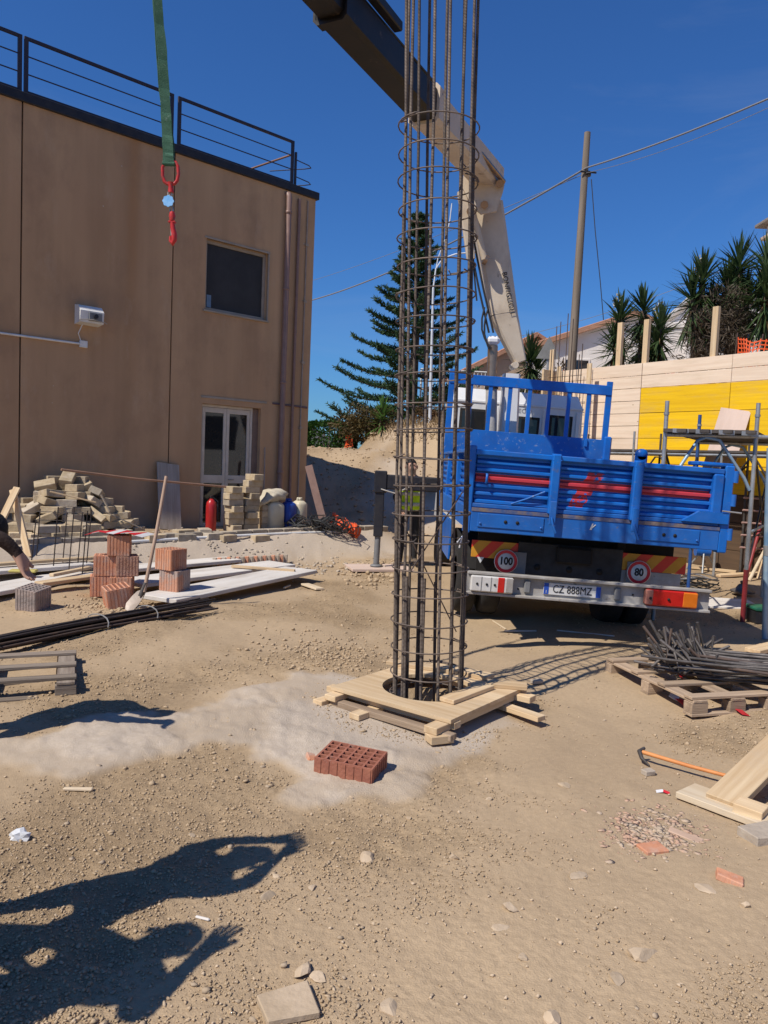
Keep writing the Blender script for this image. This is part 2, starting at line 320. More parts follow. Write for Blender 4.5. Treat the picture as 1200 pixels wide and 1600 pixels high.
def cbox(x, y, z, b=0.0):
    x, y, z = x/2, y/2, z/2
    if b <= 0:
        v = [(-x, -y, -z), (x, -y, -z), (x, y, -z), (-x, y, -z), (-x, -y, z), (x, -y, z), (x, y, z), (-x, y, z)]
        return v, [(0, 3, 2, 1), (4, 5, 6, 7), (0, 1, 5, 4), (1, 2, 6, 5), (2, 3, 7, 6), (3, 0, 4, 7)]
    b = min(b, x*.8, y*.8, z*.8); v = []; ix = {}
    for sx in (-1, 1):
        for sy in (-1, 1):
            for sz in (-1, 1):
                ix[sx, sy, sz, 0] = len(v); v.append((sx*x, sy*(y-b), sz*(z-b)))
                ix[sx, sy, sz, 1] = len(v); v.append((sx*(x-b), sy*y, sz*(z-b)))
                ix[sx, sy, sz, 2] = len(v); v.append((sx*(x-b), sy*(y-b), sz*z))
    f = []
    for a in range(3):
        for sg in (-1, 1):
            q = []
            for p, r in ((-1, -1), (1, -1), (1, 1), (-1, 1)):
                k = [0, 0, 0]; k[a] = sg; k[(a+1) % 3] = p; k[(a+2) % 3] = r; q.append(ix[(*k, a)])
            f.append(tuple(q) if sg > 0 else tuple(q[::-1]))
    for a in range(3):
        b1, b2 = (a+1) % 3, (a+2) % 3
        for s1 in (-1, 1):
            for s2 in (-1, 1):
                def K(t, w): k = [0, 0, 0]; k[a] = t; k[b1] = s1; k[b2] = s2; return ix[(*k, w)]
                q = (K(-1, b1), K(1, b1), K(1, b2), K(-1, b2)); f.append(q if s1*s2 < 0 else q[::-1])
    for sx in (-1, 1):
        for sy in (-1, 1):
            for sz in (-1, 1):
                q = (ix[sx, sy, sz, 0], ix[sx, sy, sz, 1], ix[sx, sy, sz, 2]); f.append(q if sx*sy*sz > 0 else q[::-1])
    return v, f
def frame(p0, p1, up=(0, 0, 1)):
    p0, p1 = Vector(p0), Vector(p1); x = p1-p0; L = x.length; x = x/L; up = Vector(up)
    z = up-x*up.dot(x); z = z.normalized() if z.length > 1e-4 else x.orthogonal().normalized(); y = z.cross(x)
    M = Matrix((x, y, z)).transposed().to_4x4(); M.translation = (p0+p1)/2; return M, L
def obj(name, me, parent=None, M=None):
    o = bpy.data.objects.new(name, me); COL.objects.link(o)
    if parent: o.parent = parent
    if M is not None: o.matrix_basis = M
    return o
def tag(o, label=None, cat=None, group=None, kind=None):
    if label: o['label'] = label
    if cat: o['category'] = cat
    if group: o['group'] = group
    if kind: o['kind'] = kind
    return o
def thing(name, label, cat, loc=(0, 0, 0), rot=None, group=None):
    o = bpy.data.objects.new(name, None); COL.objects.link(o); o.empty_display_size = .1
    if isinstance(rot, Matrix): M = rot.to_4x4(); M.translation = loc; o.matrix_basis = M
    else:
        o.location = loc
        if rot is not None: o.rotation_euler = (0, 0, rot) if isinstance(rot, (int, float)) else rot
    return tag(o, label, cat, group)
def dup(o, M=None, label=None, group=None):
    c = o.copy(); COL.objects.link(c)
    if M is not None: c.matrix_basis = M
    if label: c['label'] = label
    if group: c['group'] = group
    for ch in o.children:
        a = ch.copy(); COL.objects.link(a); a.parent = c
        for gc in ch.children: b = gc.copy(); COL.objects.link(b); b.parent = a
    return c
_bc = {}
def board(name, p0, p1, w, t, m, parent=None, up=(0, 0, 1), b=.003):
    M, L = frame(p0, p1, up); key = (round(L, 3), round(w, 3), round(t, 3), m.name, b)
    if key not in _bc:
        v, f = cbox(L, w, t, b); _bc[key] = MB().add(v, f).mesh(name, m)
    return obj(name, _bc[key], parent, M)
def text_mesh(name, s, size, m, parent, M, extrude=.0012, sx=1.0, bold=0):
    c = bpy.data.curves.new(name, 'FONT'); c.body = s; c.size = size; c.align_x = 'CENTER'; c.align_y = 'CENTER'; c.extrude = extrude; c.offset = bold; c.resolution_u = 3
    t = bpy.data.objects.new(name, c); COL.objects.link(t)
    me = bpy.data.meshes.new_from_object(t.evaluated_get(bpy.context.evaluated_depsgraph_get())); bpy.data.objects.remove(t); bpy.data.curves.remove(c)
    me.materials.clear(); me.materials.append(m)
    return obj(name, me, parent, M @ Matrix.Diagonal((sx, 1, 1, 1)))
FACE_BACK = Matrix.Rotation(R(90), 4, 'X')      # text read from -Y
def npmesh(name, V, Fq, m):
    me = bpy.data.meshes.new(name); V = np.asarray(V, np.float32); Fq = np.asarray(Fq, np.int32)
    k = Fq.shape[1]; me.vertices.add(len(V)); me.vertices.foreach_set('co', V.ravel())
    me.loops.add(Fq.size); me.loops.foreach_set('vertex_index', Fq.ravel())
    me.polygons.add(len(Fq)); me.polygons.foreach_set('loop_start', np.arange(0, Fq.size, k, dtype=np.int32)); me.polygons.foreach_set('loop_total', np.full(len(Fq), k, np.int32))
    me.update(calc_edges=True); me.validate()
    for mm in (m if isinstance(m, (list, tuple)) else [m]): me.materials.append(mm)
    return me
def lin(a, b, n): return [a+(b-a)*i/(n-1) for i in range(n)]
# ------------------------------------------------------------------ ground
def poly_mask(px_pts, x, y):
    P = [at(a, b, z=0) for a, b in px_pts]; X = np.array([p.x for p in P]); Y = np.array([p.y for p in P]); n = len(P)
    inside = np.zeros(x.shape, bool); dmin = np.full(x.shape, 1e9)
    for i in range(n):
        j = (i+1) % n; x0, y0, x1, y1 = X[i], Y[i], X[j], Y[j]
        c = ((y0 > y) != (y1 > y)) & (x < (x1-x0)*(y-y0)/((y1-y0) if abs(y1-y0) > 1e-9 else 1e-9)+x0); inside ^= c
        t = np.clip(((x-x0)*(x1-x0)+(y-y0)*(y1-y0))/((x1-x0)**2+(y1-y0)**2+1e-12), 0, 1)
        dmin = np.minimum(dmin, np.hypot(x-x0-t*(x1-x0), y-y0-t*(y1-y0)))
    return np.where(inside, dmin, -dmin)
DUST = [(-60, 1150), (60, 1140), (150, 1125), (330, 1106), (375, 1075), (470, 1052), (560, 1058), (640, 1078), (760, 1098), (795, 1125), (740, 1172), (680, 1192), (640, 1230), (590, 1245), (500, 1258), (445, 1240), (470, 1205), (420, 1188), (330, 1165), (245, 1192), (150, 1202), (0, 1190), (-60, 1190)]
def make_ground():
    th = np.concatenate([np.linspace(-180, -40, 40)[:-1], np.linspace(-40, 40, 440), np.linspace(40, 180, 40)[1:-1]])*math.pi/180
    r = np.concatenate([[.02, .5, 1.0, 1.4], 1/np.linspace(1/1.7, 1/24., 480), np.geomspace(25, 900, 46)])
    T, Rr = np.meshgrid(th, r); X = Rr*np.sin(T); Y = Rr*np.cos(T)
    Z = g(X, Y); near = ss(30, 8, Rr)
    d = poly_mask(DUST, X, Y); dn = fbm(X*3.2, Y*3.2, 11, 5)
    dust = .88*ss(-.04, .09, d+.40*dn)*(.66+.34*ss(-.12, .1, fbm(X*2.1, Y*2.1, 61, 5)))*np.where(d > -1, 1, 0)
    v = (X-FC.x)*FN.x+(Y-FC.y)*FN.y; u = (X-FC.x)*FD.x+(Y-FC.y)*FD.y
    tr = ss(1.15, 1.45, v+.5*dn)*ss(2.75, 2.1, v+.8*dn)*ss(1.2, .3, u)
    rd = ss(.05, .2, fbm(X*.5, Y*.5, 21, 4)+.1)*ss(16.5, 18, Y)*ss(25, 23, Y)*ss(2.2, 1.2, X)*ss(-.9, .2, X)
    dust = np.maximum(np.maximum(dust, .8*tr), .7*rd)
    rough = .35+.65*ss(-.05, .12, fbm(X*.9, Y*.9, 31, 3))
    smooth_ = ss(.12, -.1, fbm(X*.7+3, Y*.7, 41, 3))
    fine = .045*fbm(X*5.5, Y*5.5, 5, 4)*rough+.02*np.abs(fbm(X*19, Y*19, 6, 3))*rough*(1-.7*smooth_)+.008*fbm(X*60, Y*60, 8, 2)*ss(7, 3, Rr)
    fine += .04*dust*(.6+fbm(X*9, Y*9, 9, 4))+.05*fbm(X*1.3, Y*1.3, 71, 3)
    clear = ss(.75, 1.1, np.hypot(X-CAGE.x, Y-CAGE.y))
    Z = Z+fine*near*clear
    global surf
    def surf(x, y):
        x = np.asarray(x, float); y = np.asarray(y, float); d0 = np.hypot(x, y); rg = .35+.65*ss(-.05, .12, fbm(x*.9, y*.9, 31, 3)); sm_ = ss(.12, -.1, fbm(x*.7+3, y*.7, 41, 3))
        f_ = .045*fbm(x*5.5, y*5.5, 5, 4)*rg+.02*np.abs(fbm(x*19, y*19, 6, 3))*rg*(1-.7*sm_)+.008*fbm(x*60, y*60, 8, 2)*ss(7, 3, d0)
        return g(x, y)+(f_+.05*fbm(x*1.3, y*1.3, 71, 3))*ss(30, 8, d0)*ss(.75, 1.1, np.hypot(x-CAGE.x, y-CAGE.y))
    V = np.stack([X, Y, Z], -1).reshape(-1, 3); nr, nc = X.shape
    i = np.arange(nr-1)[:, None]*nc+np.arange(nc)[None, :]; j = np.arange(nr-1)[:, None]*nc+(np.arange(nc)+1)[None, :] % nc
    Fq = np.stack([i, i+nc, j+nc, j], -1).reshape(-1, 4)[:, ::-1]
    m = mat('site_soil', (.435, .320, .200), (.315, .226, .138), .8, .97, .8, 130, spec=.1, pos=(.36, .66), bdist=.008, detail=9)
    n, l, b = nodes_of(m); src = base_in(m)
    ob = [q for q in n if q.type == 'TEX_COORD'][0].outputs['Object']
    n3 = n.new('ShaderNodeTexNoise'); n3.inputs['Scale'].default_value = 34; n3.inputs['Detail'].default_value = 9; n3.inputs['Roughness'].default_value = .75; l(ob, n3.inputs['Vector'])
    r3 = n.new('ShaderNodeValToRGB'); r3.color_ramp.elements[0].position = .36; r3.color_ramp.elements[1].position = .68
    r3.color_ramp.elements[0].color = (.72, .70, .67, 1); r3.color_ramp.elements[1].color = (1.13, 1.12, 1.1, 1); l(n3.outputs['Fac'], r3.inputs[0])
    mu = n.new('ShaderNodeMix'); mu.data_type = 'RGBA'; mu.blend_type = 'MULTIPLY'; mu.inputs['Factor'].default_value = 1; l(src, mu.inputs['A']); l(r3.outputs[0], mu.inputs['B'])
    at_ = n.new('ShaderNodeAttribute'); at_.attribute_name = 'dust'
    r4 = n.new('ShaderNodeValToRGB'); r4.color_ramp.elements[0].color = (.51, .43, .345, 1); r4.color_ramp.elements[1].color = (.42, .35, .275, 1); r4.color_ramp.elements[0].position = .4; r4.color_ramp.elements[1].position = .66; l(n3.outputs['Fac'], r4.inputs[0])
    pk = n.new('ShaderNodeAttribute'); pk.attribute_name = 'packed'; mpk = n.new('ShaderNodeMix'); mpk.data_type = 'RGBA'; fk = n.new('ShaderNodeMath'); fk.operation = 'MULTIPLY'; fk.inputs[1].default_value = .75; l(pk.outputs['Fac'], fk.inputs[0]); l(fk.outputs[0], mpk.inputs['Factor']); l(mu.outputs['Result'], mpk.inputs['A']); mpk.inputs['B'].default_value = (.455, .340, .220, 1)
    bs_ = [q for q in n if q.type == 'BUMP'][0]; mrb = n.new('ShaderNodeMapRange'); mrb.inputs[3].default_value = .9; mrb.inputs[4].default_value = .35; l(pk.outputs['Fac'], mrb.inputs[0]); l(mrb.outputs[0], bs_.inputs['Strength'])
    md = n.new('ShaderNodeMix'); md.data_type = 'RGBA'; l(at_.outputs['Fac'], md.inputs['Factor']); l(mpk.outputs['Result'], md.inputs['A']); l(r4.outputs[0], md.inputs['B'])
    l(md.outputs['Result'], b.inputs['Base Color'])
    me = npmesh('ground', V, Fq, m); a = me.attributes.new('dust', 'FLOAT', 'POINT'); a.data.foreach_set('value', dust.ravel().astype(np.float32))
    a = me.attributes.new('packed', 'FLOAT', 'POINT'); a.data.foreach_set('value', np.clip(1-rough, 0, 1).ravel().astype(np.float32))
    me.polygons.foreach_set('use_smooth', np.ones(len(Fq), bool))
    return tag(obj('ground', me), 'dry tan earth of the building site with a pale dusty strip', kind='structure')
ground = make_ground()

# loose clods and grit lying on the soil (nobody could count them)
ICO = None
def ico():
    global ICO
    if ICO is None:
        bm = bmesh.new(); bmesh.ops.create_icosphere(bm, subdivisions=1, radius=1); ICO = (np.array([v.co[:] for v in bm.verts]), np.array([[v.index for v in f.verts] for f in bm.faces])); bm.free()
    return ICO
def facet(V, n, d0, d1):
    """cut every stone (k, nv, 3) by n random planes so that it gets flat broken faces"""
    for _ in range(n):
        q = rng.normal(size=(len(V), 1, 3)); q /= np.linalg.norm(q, axis=2, keepdims=True); d = rng.uniform(d0, d1, (len(V), 1, 1))
        o = np.maximum(0, (V*q).sum(2, keepdims=True)-d); V = V-o*q
    return V
def pebbles(name, pts, sizes, m, flat=.6, sink=.3, small=False):
    pts = np.array([tuple(p) for p in pts]); s = np.asarray(sizes)[:, None, None]; n = len(pts)
    if small: iv = np.array([(1, 0, 0), (-1, 0, 0), (0, 1, 0), (0, -1, 0), (0, 0, 1), (0, 0, -1)], float); if_ = np.array([(0, 2, 4), (2, 1, 4), (1, 3, 4), (3, 0, 4), (2, 0, 5), (1, 2, 5), (3, 1, 5), (0, 3, 5)])
    else: iv, if_ = ico()
    V = np.repeat(iv[None], n, 0)*(1+rng.uniform(-.22, .22, (n, len(iv), 1)))
    if not small: V = facet(V, 5, .35, .75)
    else: V = V+rng.uniform(-.4, .4, V.shape)
    a = rng.uniform(0, 6.28, (n, 1)); c, sn = np.cos(a), np.sin(a)
    V = V*np.stack([np.full(n, 1.15), rng.uniform(.55, 1, n), flat*rng.uniform(.6, 1.25, n)], -1)[:, None, :]*s
    V = np.stack([V[..., 0]*c-V[..., 1]*sn, V[..., 0]*sn+V[..., 1]*c, V[..., 2]], -1)
    V = V+pts[:, None, :]; V[..., 2] += s[..., 0]*flat*(1-2*sink)
    Fs = if_[None]+(np.arange(n)*len(iv))[:, None, None]
    return npmesh(name, V.reshape(-1, 3), Fs.reshape(-1, 3), m)
def grit(name, label, n, y0, y1, smin, smax, m, thr=-.12):
    """fine grit sampled evenly in the picture's depth range on both sides of the path"""
    ir = rng.uniform(1/y1, 1/y0, n*4); yy = 1/ir; xx = yy*rng.uniform(-.62, .62, n*4)
    d = fbm(xx*.9, yy*.9, 31, 3)+.6*fbm(xx*4, yy*4, 51, 2)+rng.uniform(-.16, .16, n*4); k = (d > thr) & (np.hypot(xx-CAGE.x, yy-CAGE.y) > .6); xx, yy = xx[k][:n], yy[k][:n]
    P = np.stack([xx, yy, surf(xx, yy)], -1); sz = smin+(smax-smin)*rng.random(len(P))**3
    return tag(obj(name, pebbles(name, P, sz, m, .75, .2, True)), label, 'gravel', kind='stuff')
def scatter(n, pxr, smin, smax, thresh, power=2.2):
    out = []; sz = []
    while len(out) < n:
        a = rng.uniform(pxr[0], pxr[2], 400); b = rng.uniform(pxr[1], pxr[3], 400)
        for q in range(400):
            p = at(a[q], b[q], z=.0)
            if p.y > 16 or math.hypot(p.x-CAGE.x, p.y-CAGE.y) < .45: continue
            d = float(fbm(p.x*.9, p.y*.9, 31, 3))+.5*float(fbm(p.x*4, p.y*4, 51, 2))
            if d < thresh+rng.uniform(-.12, .12): continue
            p.z = float(surf(p.x, p.y)); out.append(p); sz.append(smin+(smax-smin)*rng.random()**(power*2))
    return out[:n], sz[:n]
clod_m = mat('clods', (.47, .35, .225), (.38, .28, .175), 9, .97, .4, 60, spec=.1, bdist=.006)
p_, s_ = scatter(1500, (-60, 1130, 1260, 1640), .004, .016, .05)
tag(obj('clods', pebbles('clods', p_, s_, clod_m)), 'small dry clods and grit strewn over the soil', 'gravel', kind='stuff')
p_, s_ = scatter(1500, (-60, 900, 1260, 1230), .006, .024, .05)
tag(obj('far_clods', pebbles('far_clods', p_, s_, clod_m)), 'loose clods between the planks and the truck', 'gravel', kind='stuff')
p_, s_ = scatter(420, (-20, 950, 1230, 1600), .006, .022, -.2)
tag(obj('pale_chips', pebbles('pale_chips', p_, s_, stone_m)), 'pale stone chips scattered over the soil', 'gravel', kind='stuff')
grit('grit', 'fine crumbly grit covering the foreground soil', 46000, 1.75, 5.2, .0016, .0085, clod_m, -.04)
grit('far_grit', 'fine crumbly grit covering the soil around the truck', 11000, 4.8, 12, .003, .012, clod_m, .03)
grit('pale_grit', 'pale fine grit over the soil', 3000, 1.75, 9, .003, .010, stone_m, -.3)
# heaps of broken ground: by the column and left of it
def heap(name, label, px0, px1, py0, py1, n, s0, s1, m, flat=.7):
    pts = []; sz = []
    for _ in range(n):
        a, b = rng.normal(0, .42, 2); p = at((px0+px1)/2+a*(px1-px0)/2, (py0+py1)/2+b*(py1-py0)/2, z=0); p.z = float(surf(p.x, p.y)); pts.append(p); sz.append(s0+(s1-s0)*rng.random()**3)
    return tag(obj(name, pebbles(name, pts, sz, m, flat)), label, 'gravel', kind='stuff')
heap('clod_heap', 'crumbled clods heaped behind the timber column base', 380, 640, 985, 1062, 1000, .005, .026, clod_m)
heap('trench_rubble', 'pale rubble along the trench edge near the wall', 180, 620, 862, 900, 1100, .008, .05, mat('trench_stone', (.47, .39, .30), (.38, .31, .23), 9, .95, .4, 40))
heap('trench_rubble', 'grey rubble at the end of the kerb by the outrigger', 520, 640, 870, 925, 260, .012, .06, clod_m)
heap('soil_crumbs', 'soil crumbs below the leaning shovel', 90, 260, 930, 970, 500, .008, .035, clod_m)
brickchip = mat('brick_chips', (.50, .31, .21), (.48, .37, .26), 12, .95, .4, 60, pos=(.42, .6))
heap('brick_chips', 'broken orange brick chips on the soil at the right', 930, 1110, 1248, 1345, 900, .006, .028, brickchip, .18)
heap('brick_crumbs', 'brick crumbs beside the hollow brick', 560, 640, 1190, 1235, 40, .006, .02, clay, .4)

STONES = [(708, 1342, .045, .6), (572, 1347, .075, .25), (797, 1425, .05, .6), (816, 1500, .035, .6), (1004, 1492, .085, .35), (860, 1585, .06, .6), (418, 1402, .05, .5), (487, 1390, .045, .3), (472, 1522, .07, .45), (497, 1530, .05, .4), (640, 1275, .03, .6), (765, 1250, .03, .6), (608, 1578, .06, .4), (1165, 1418, .035, .6), (880, 1228, .07, .25), (785, 1452, .06, .2), (548, 1245, .03, .5), (300, 1308, .045, .3), (1100, 1390, .08, .15), (905, 1373, .07, .15), (430, 1372, .03, .6), (962, 1530, .05, .3)]
STONE_LABELS = ['small upright stone casting a short shadow below the hollow brick', 'flat pale stone half sunk below the hollow brick', 'small chunky stone in the middle of the empty foreground', 'small stone just below the chunky middle one', 'largest pale wedge shaped stone in the lower right foreground', 'rounded stone at the bottom edge, right of the other stones', 'pale angular stone beside the elbow of the foreground shadow', 'thin flat stone between the foreground shadow and the flat sunk stone', 'chunky stone above the flat broken slab at the bottom', 'smaller stone touching the chunky one above the broken slab', 'pebble just below the right corner of the hollow brick', 'pebble below the front corner of the timber template', 'low stone at the bottom edge, right of the broken slab', 'small stone right of the pinkish brick shard', 'flat buried stone right of the timber template', 'flat buried stone left of the chunky middle stone', 'tiny pebble left of the hollow brick', 'pale pebble on the upper edge of the foreground shadow', 'flat pale stone left of the pinkish brick shard', 'flat pale stone below the broken brick chips', 'pebble above the pale angular stone at the shadow elbow', 'small stone above the largest wedge shaped one']
for i, (a, b, s, fl) in enumerate(STONES):
    p = G(a, b); p.z = float(surf(p.x, p.y))-.12*s*fl; iv, if_ = ico(); bm = bmesh.new(); bmesh.ops.create_icosphere(bm, subdivisions=2, radius=1)
    s *= .64; pl_n = [Vector((random.gauss(0, 1), random.gauss(0, 1), random.gauss(0, 1))).normalized() for _ in range(7)]; pl_d = [random.uniform(.35, .7) for _ in range(7)]
    for v in bm.verts:
        for q_, d_ in zip(pl_n, pl_d):
            e_ = v.co.dot(q_)-d_
            if e_ > 0: v.co -= q_*e_
        v.co *= 1+random.uniform(-.05, .05); v.co.x *= s*1.2; v.co.y *= s*.9; v.co.z *= s*fl*1.2
    me = bpy.data.meshes.new('stone'); bm.to_mesh(me); bm.free(); me.materials.append(stone_m)
    o = obj('stone', me, None, Matrix.Translation(p+Vector((0, 0, s*fl*.45))) @ Matrix.Rotation(i*1.7, 4, 'Z'))
    tag(o, STONE_LABELS[i]+' on the dry soil', 'stone', 'stones lying on the soil')
def tile(name, px, py, w, d, t, rz, m, label, cat, tilt=(0, 0), group=None):
    p = G(px, py); v, f = cbox(w, d, t, .004); v = [(x*(1+.15*math.sin(5*y+x*9)), y*(1+.2*math.sin(7*x)), z) for x, y, z in v]
    return tag(obj(name, MB().add(v, f).mesh(name, m), None, Matrix.Translation(p+Vector((0, 0, t*.45+.004))) @ Euler((tilt[0], tilt[1], rz)).to_matrix().to_4x4()), label, cat, group)
tile('stone_slab', 446, 1578, .17, .14, .025, .4, stone_m, 'flat broken stone slab lying at the bottom edge of the soil', 'stone slab')
tile('brick_shard', 1138, 1378, .11, .07, .03, -.4, clay, 'pinkish broken brick shard alone on the soil below the planks', 'brick shard', (0, .2))
tile('brick_shard', 1068, 1310, .16, .05, .02, -.6, mat('pale_clay', (.55, .38, .27)), 'pale flat brick shard at the edge of the brick chips', 'brick shard', (.1, .1))
tile('brick_shard', 1018, 1330, .12, .09, .02, .3, clay, 'flat orange brick shard among the brick chips', 'brick shard')
tile('brick_shard', 488, 1190, .07, .09, .03, .3, clay, 'orange brick shard beside the left end of the hollow brick', 'brick shard', (.1, .3))
tile('wood_splinter', 120, 1236, .15, .025, .015, .05, wood_tan, 'short wood splinter lying on the soil left of the dusty strip', 'wood splinter')
tile('stick', 316, 1438, .06, .012, .01, -.3, wood_white, 'tiny pale stick inside the shadow of the people', 'stick')
# crumpled paper
p = G(31, 1313); bm = bmesh.new(); bmesh.ops.create_icosphere(bm, subdivisions=2, radius=.04)
for v in bm.verts: v.co *= random.uniform(.6, 1.25)
me = bpy.data.meshes.new('paper'); bm.to_mesh(me); bm.free(); me.materials.append(net_w)
tag(obj('crumpled_paper', me, None, Matrix.Translation(p+Vector((0, 0, .02))) @ Matrix.Diagonal((1.2, .8, .8, 1))), 'crumpled white paper wrapper on the soil at the left edge', 'litter')

# ------------------------------------------------------------------ foliage
def leaf_mesh(name, C, D, L, W, m, droop=.0, up=None):
    """pointed leaves: centres C, directions D (n,3), lengths, widths; each leaf a strip of two quads"""
    C = np.asarray(C, float); D = np.asarray(D, float); D /= np.linalg.norm(D, axis=1, keepdims=True)+1e-9; n = len(C)
    L = np.broadcast_to(L, (n,))[:, None]; W = np.broadcast_to(W, (n,))[:, None]
    S = np.cross(D, rng.normal(size=(n, 3))) if up is None else np.cross(D, np.broadcast_to(up, (n, 3))+rng.normal(size=(n, 3))*.15)
    S /= np.linalg.norm(S, axis=1, keepdims=True)+1e-9
    z = np.array([0, 0, -1.0]); m1 = C+D*L*.5+z*droop*L*.12; m2 = C+D*L+z*droop*L*.5
    V = np.stack([C-S*W*.35, C+S*W*.35, m1+S*W*.5, m1-S*W*.5, m2+S*W*.06, m2-S*W*.06], 1).reshape(-1, 3)
    b = np.arange(n)[:, None]*6; Fq = np.concatenate([b+np.array([[0, 1, 2, 3]]), b+np.array([[3, 2, 4, 5]])])
    return npmesh(name, V, Fq, m)
def ell(n, c, r, shell=.5):
    d = rng.normal(size=(n, 3)); d /= np.linalg.norm(d, axis=1, keepdims=True); k = (shell+(1-shell)*rng.random((n, 1)))
    return np.array(c)+d*k*np.array(r), d
def bush(name, label, cat, base, r, n, leaf, size, group=None, clumps=9, twig=True):
    t = thing(name, label, cat, base, None, group); C = []; D = []
    for k in range(clumps):
        c = rng.uniform(-.6, .6, 3)*np.array(r)+np.array([0, 0, r[2]*.95]); q = rng.uniform(.35, .6)
        a, d = ell(n//clumps, c, np.array(r)*q, .55); C.append(a); D.append(d+rng.normal(size=d.shape)*.6)
    C = np.concatenate(C); D = np.concatenate(D); k = C[:, 2] > -.05; C, D = C[k], D[k]
    o = obj('crown', leaf_mesh('crown', C, D, size*rng.uniform(.6, 1.3, len(C)), size*(.12 if leaf is lf_twig else .45), leaf), t)
    mb = MB()
    for k in range(7):
        a = rng.uniform(0, 6.28); q = rng.uniform(.2, .7); mb.tube([(0, 0, -.05), (math.cos(a)*r[0]*q*.4, math.sin(a)*r[1]*q*.4, r[2]*.6), (math.cos(a)*r[0]*q, math.sin(a)*r[1]*q, r[2]*1.5)], [.03, .02, .006], 5)
    mb.build('stem', trunk_m, t); return t
def yucca(label, base, heads, leaf=lf_yucca, group='yuccas on the terrace', Ln=.62, flower=None, tr=.09):
    t = thing('yucca', label, 'yucca', base, None, group)
    for (hx, hy, hz) in heads:
        mb = MB(); mb.tube([(hx*.15, hy*.15, -.1), (hx*.6, hy*.6, hz*.5), (hx, hy, hz)], [tr*1.4, tr, tr*.8], 7); mb.build('trunk', trunk_m, t)
        C = []; D = []
        n = int(rng.integers(120, 210)); u = rng.random(n); el = np.radians(-70+u*158+rng.normal(size=n)*7); az = rng.random(n)*6.28
        D = np.stack([np.cos(el)*np.cos(az), np.cos(el)*np.sin(az), np.sin(el)], -1); C = np.array([hx, hy, hz])+np.stack([0*u, 0*u, (u-.75)*.6], -1)+D*.06
        obj('crown', leaf_mesh('crown', C, D, Ln*rng.uniform(.75, 1.15, n), .055, leaf, droop=.25, up=(0, 0, 1)), t)
    DC = []; DD = []
    for (hx, hy, hz) in heads:
        n = int(rng.integers(35, 75)); az = rng.random(n)*6.28; el = np.radians(rng.uniform(-88, -50, n)); DC.append(np.array([hx, hy, hz-.12])-np.stack([0*az, 0*az, rng.random(n)*.35], -1)); DD.append(np.stack([np.cos(el)*np.cos(az), np.cos(el)*np.sin(az), np.sin(el)], -1))
    DC = np.concatenate(DC); obj('dead_fronds', leaf_mesh('dead_fronds', DC, np.concatenate(DD), .5*rng.uniform(.6, 1.1, len(DC)), .04, lf_grass, droop=.2), t)
    if flower:
        hx, hy, hz = flower; C, d = ell(90, (hx, hy, hz), (.10, .10, .26), .3)
        obj('flower_spike', leaf_mesh('flower_spike', C, d, .06, .05, flower_m), t)
    return t
def at_ter(px, py, Y): return at(px, py, Y=Y)
def ybase(px, Y): p = at(px, 560, Y=Y); return Vector((p.x, p.y, gz(p.x, p.y)-.05))
def head(b, px, py, Y, dy=0): p = at(px, py, Y=Y); return (p.x-b.x, dy, p.z-b.z)
Y1 = 20.5
for lab, pxb, Yy, hs, fl in [
    ('yucca with a small flower spike nearest the leaning utility pole', 975, 19.5, [(968, 500), (962, 540)], (966, 474)),
    ('middle yucca with an upright rosette, above the short wooden post', 1003, 20.3, [(1003, 487), (1008, 530)], None),
    ('low yucca in front of the white box house with a pale flower spike', 1032, 19.8, [(1030, 515), (1025, 548)], (1029, 485)),
    ('tall yucca with a cream flower spike beside the dry bush', 1095, 18.2, [(1095, 440), (1078, 470), (1115, 490)], (1093, 418)),
    ('tall yucca just right of the flowering one, half hidden by the dry bush', 1150, 18.4, [(1152, 420), (1140, 455), (1165, 468)], None),
    ('dense tall yucca cut by the right edge of the view', 1205, 17.4, [(1203, 415), (1192, 460), (1215, 500)], None)]:
    b = ybase(pxb, Yy); yucca(lab, b, [head(b, x, y, Yy, rng.uniform(-.2, .2)) for x, y in hs], flower=head(b, *fl, Yy) if fl else None, Ln=.72 if Yy < 19 else .62)
b = ybase(828, 24); yucca('low bright yucca on the bank behind the white cab', b, [head(b, 828, 562, 24), head(b, 838, 580, 24)], Ln=.75)
p = G(597, 668); b = Vector((p.x, p.y, gz(p.x, p.y))); yucca('small bright green yucca on the bank left of the steel cage', b, [(0, 0, .35)], lf_bright, Ln=.55)
# shrubs
lf_twig = leafmat('brown_twigs', (.13, .10, .07), (.09, .07, .05), 3)
def bpt(px, py, Y): p = at(px, py, Y=Y); return Vector((p.x, p.y, gz(p.x, p.y)-.05))
bush('dry_bush', 'leafless brown twiggy bush between the tall yuccas', 'bush', bpt(1120, 560, 17.9), (.85, .6, 1.15), 3600, lf_twig, .15, 'shrubs on the terrace and bank')
bush('dry_bush', 'reddish brown dry bush on the bank beside the foot of the utility pole', 'bush', bpt(873, 590, 22), (.9, .6, .55), 2200, lf_dry, .09, 'shrubs on the terrace and bank')
bush('green_bush', 'green bush at the foot of the utility pole in front of the gabled house', 'bush', bpt(888, 560, 23), (.55, .5, .75), 1600, lf_olive, .09, 'shrubs on the terrace and bank')
bush('brown_bush', 'tall olive brown bush on the bank under the conifer', 'bush', bpt(570, 690, 25.5), (1.05, .8, .78), 3600, lf_olive, .10, 'shrubs on the terrace and bank', 14)
bush('green_bush', 'dark green bush behind the olive brown one', 'bush', bpt(612, 680, 28), (.9, .8, .95), 2600, lf_hedge, .10, 'shrubs on the terrace and bank')
bush('green_bush', 'small dark bush between the hedge and the olive brown bush', 'bush', bpt(540, 690, 28), (.5, .6, .5), 1600, lf_pine, .09, 'shrubs on the terrace and bank')
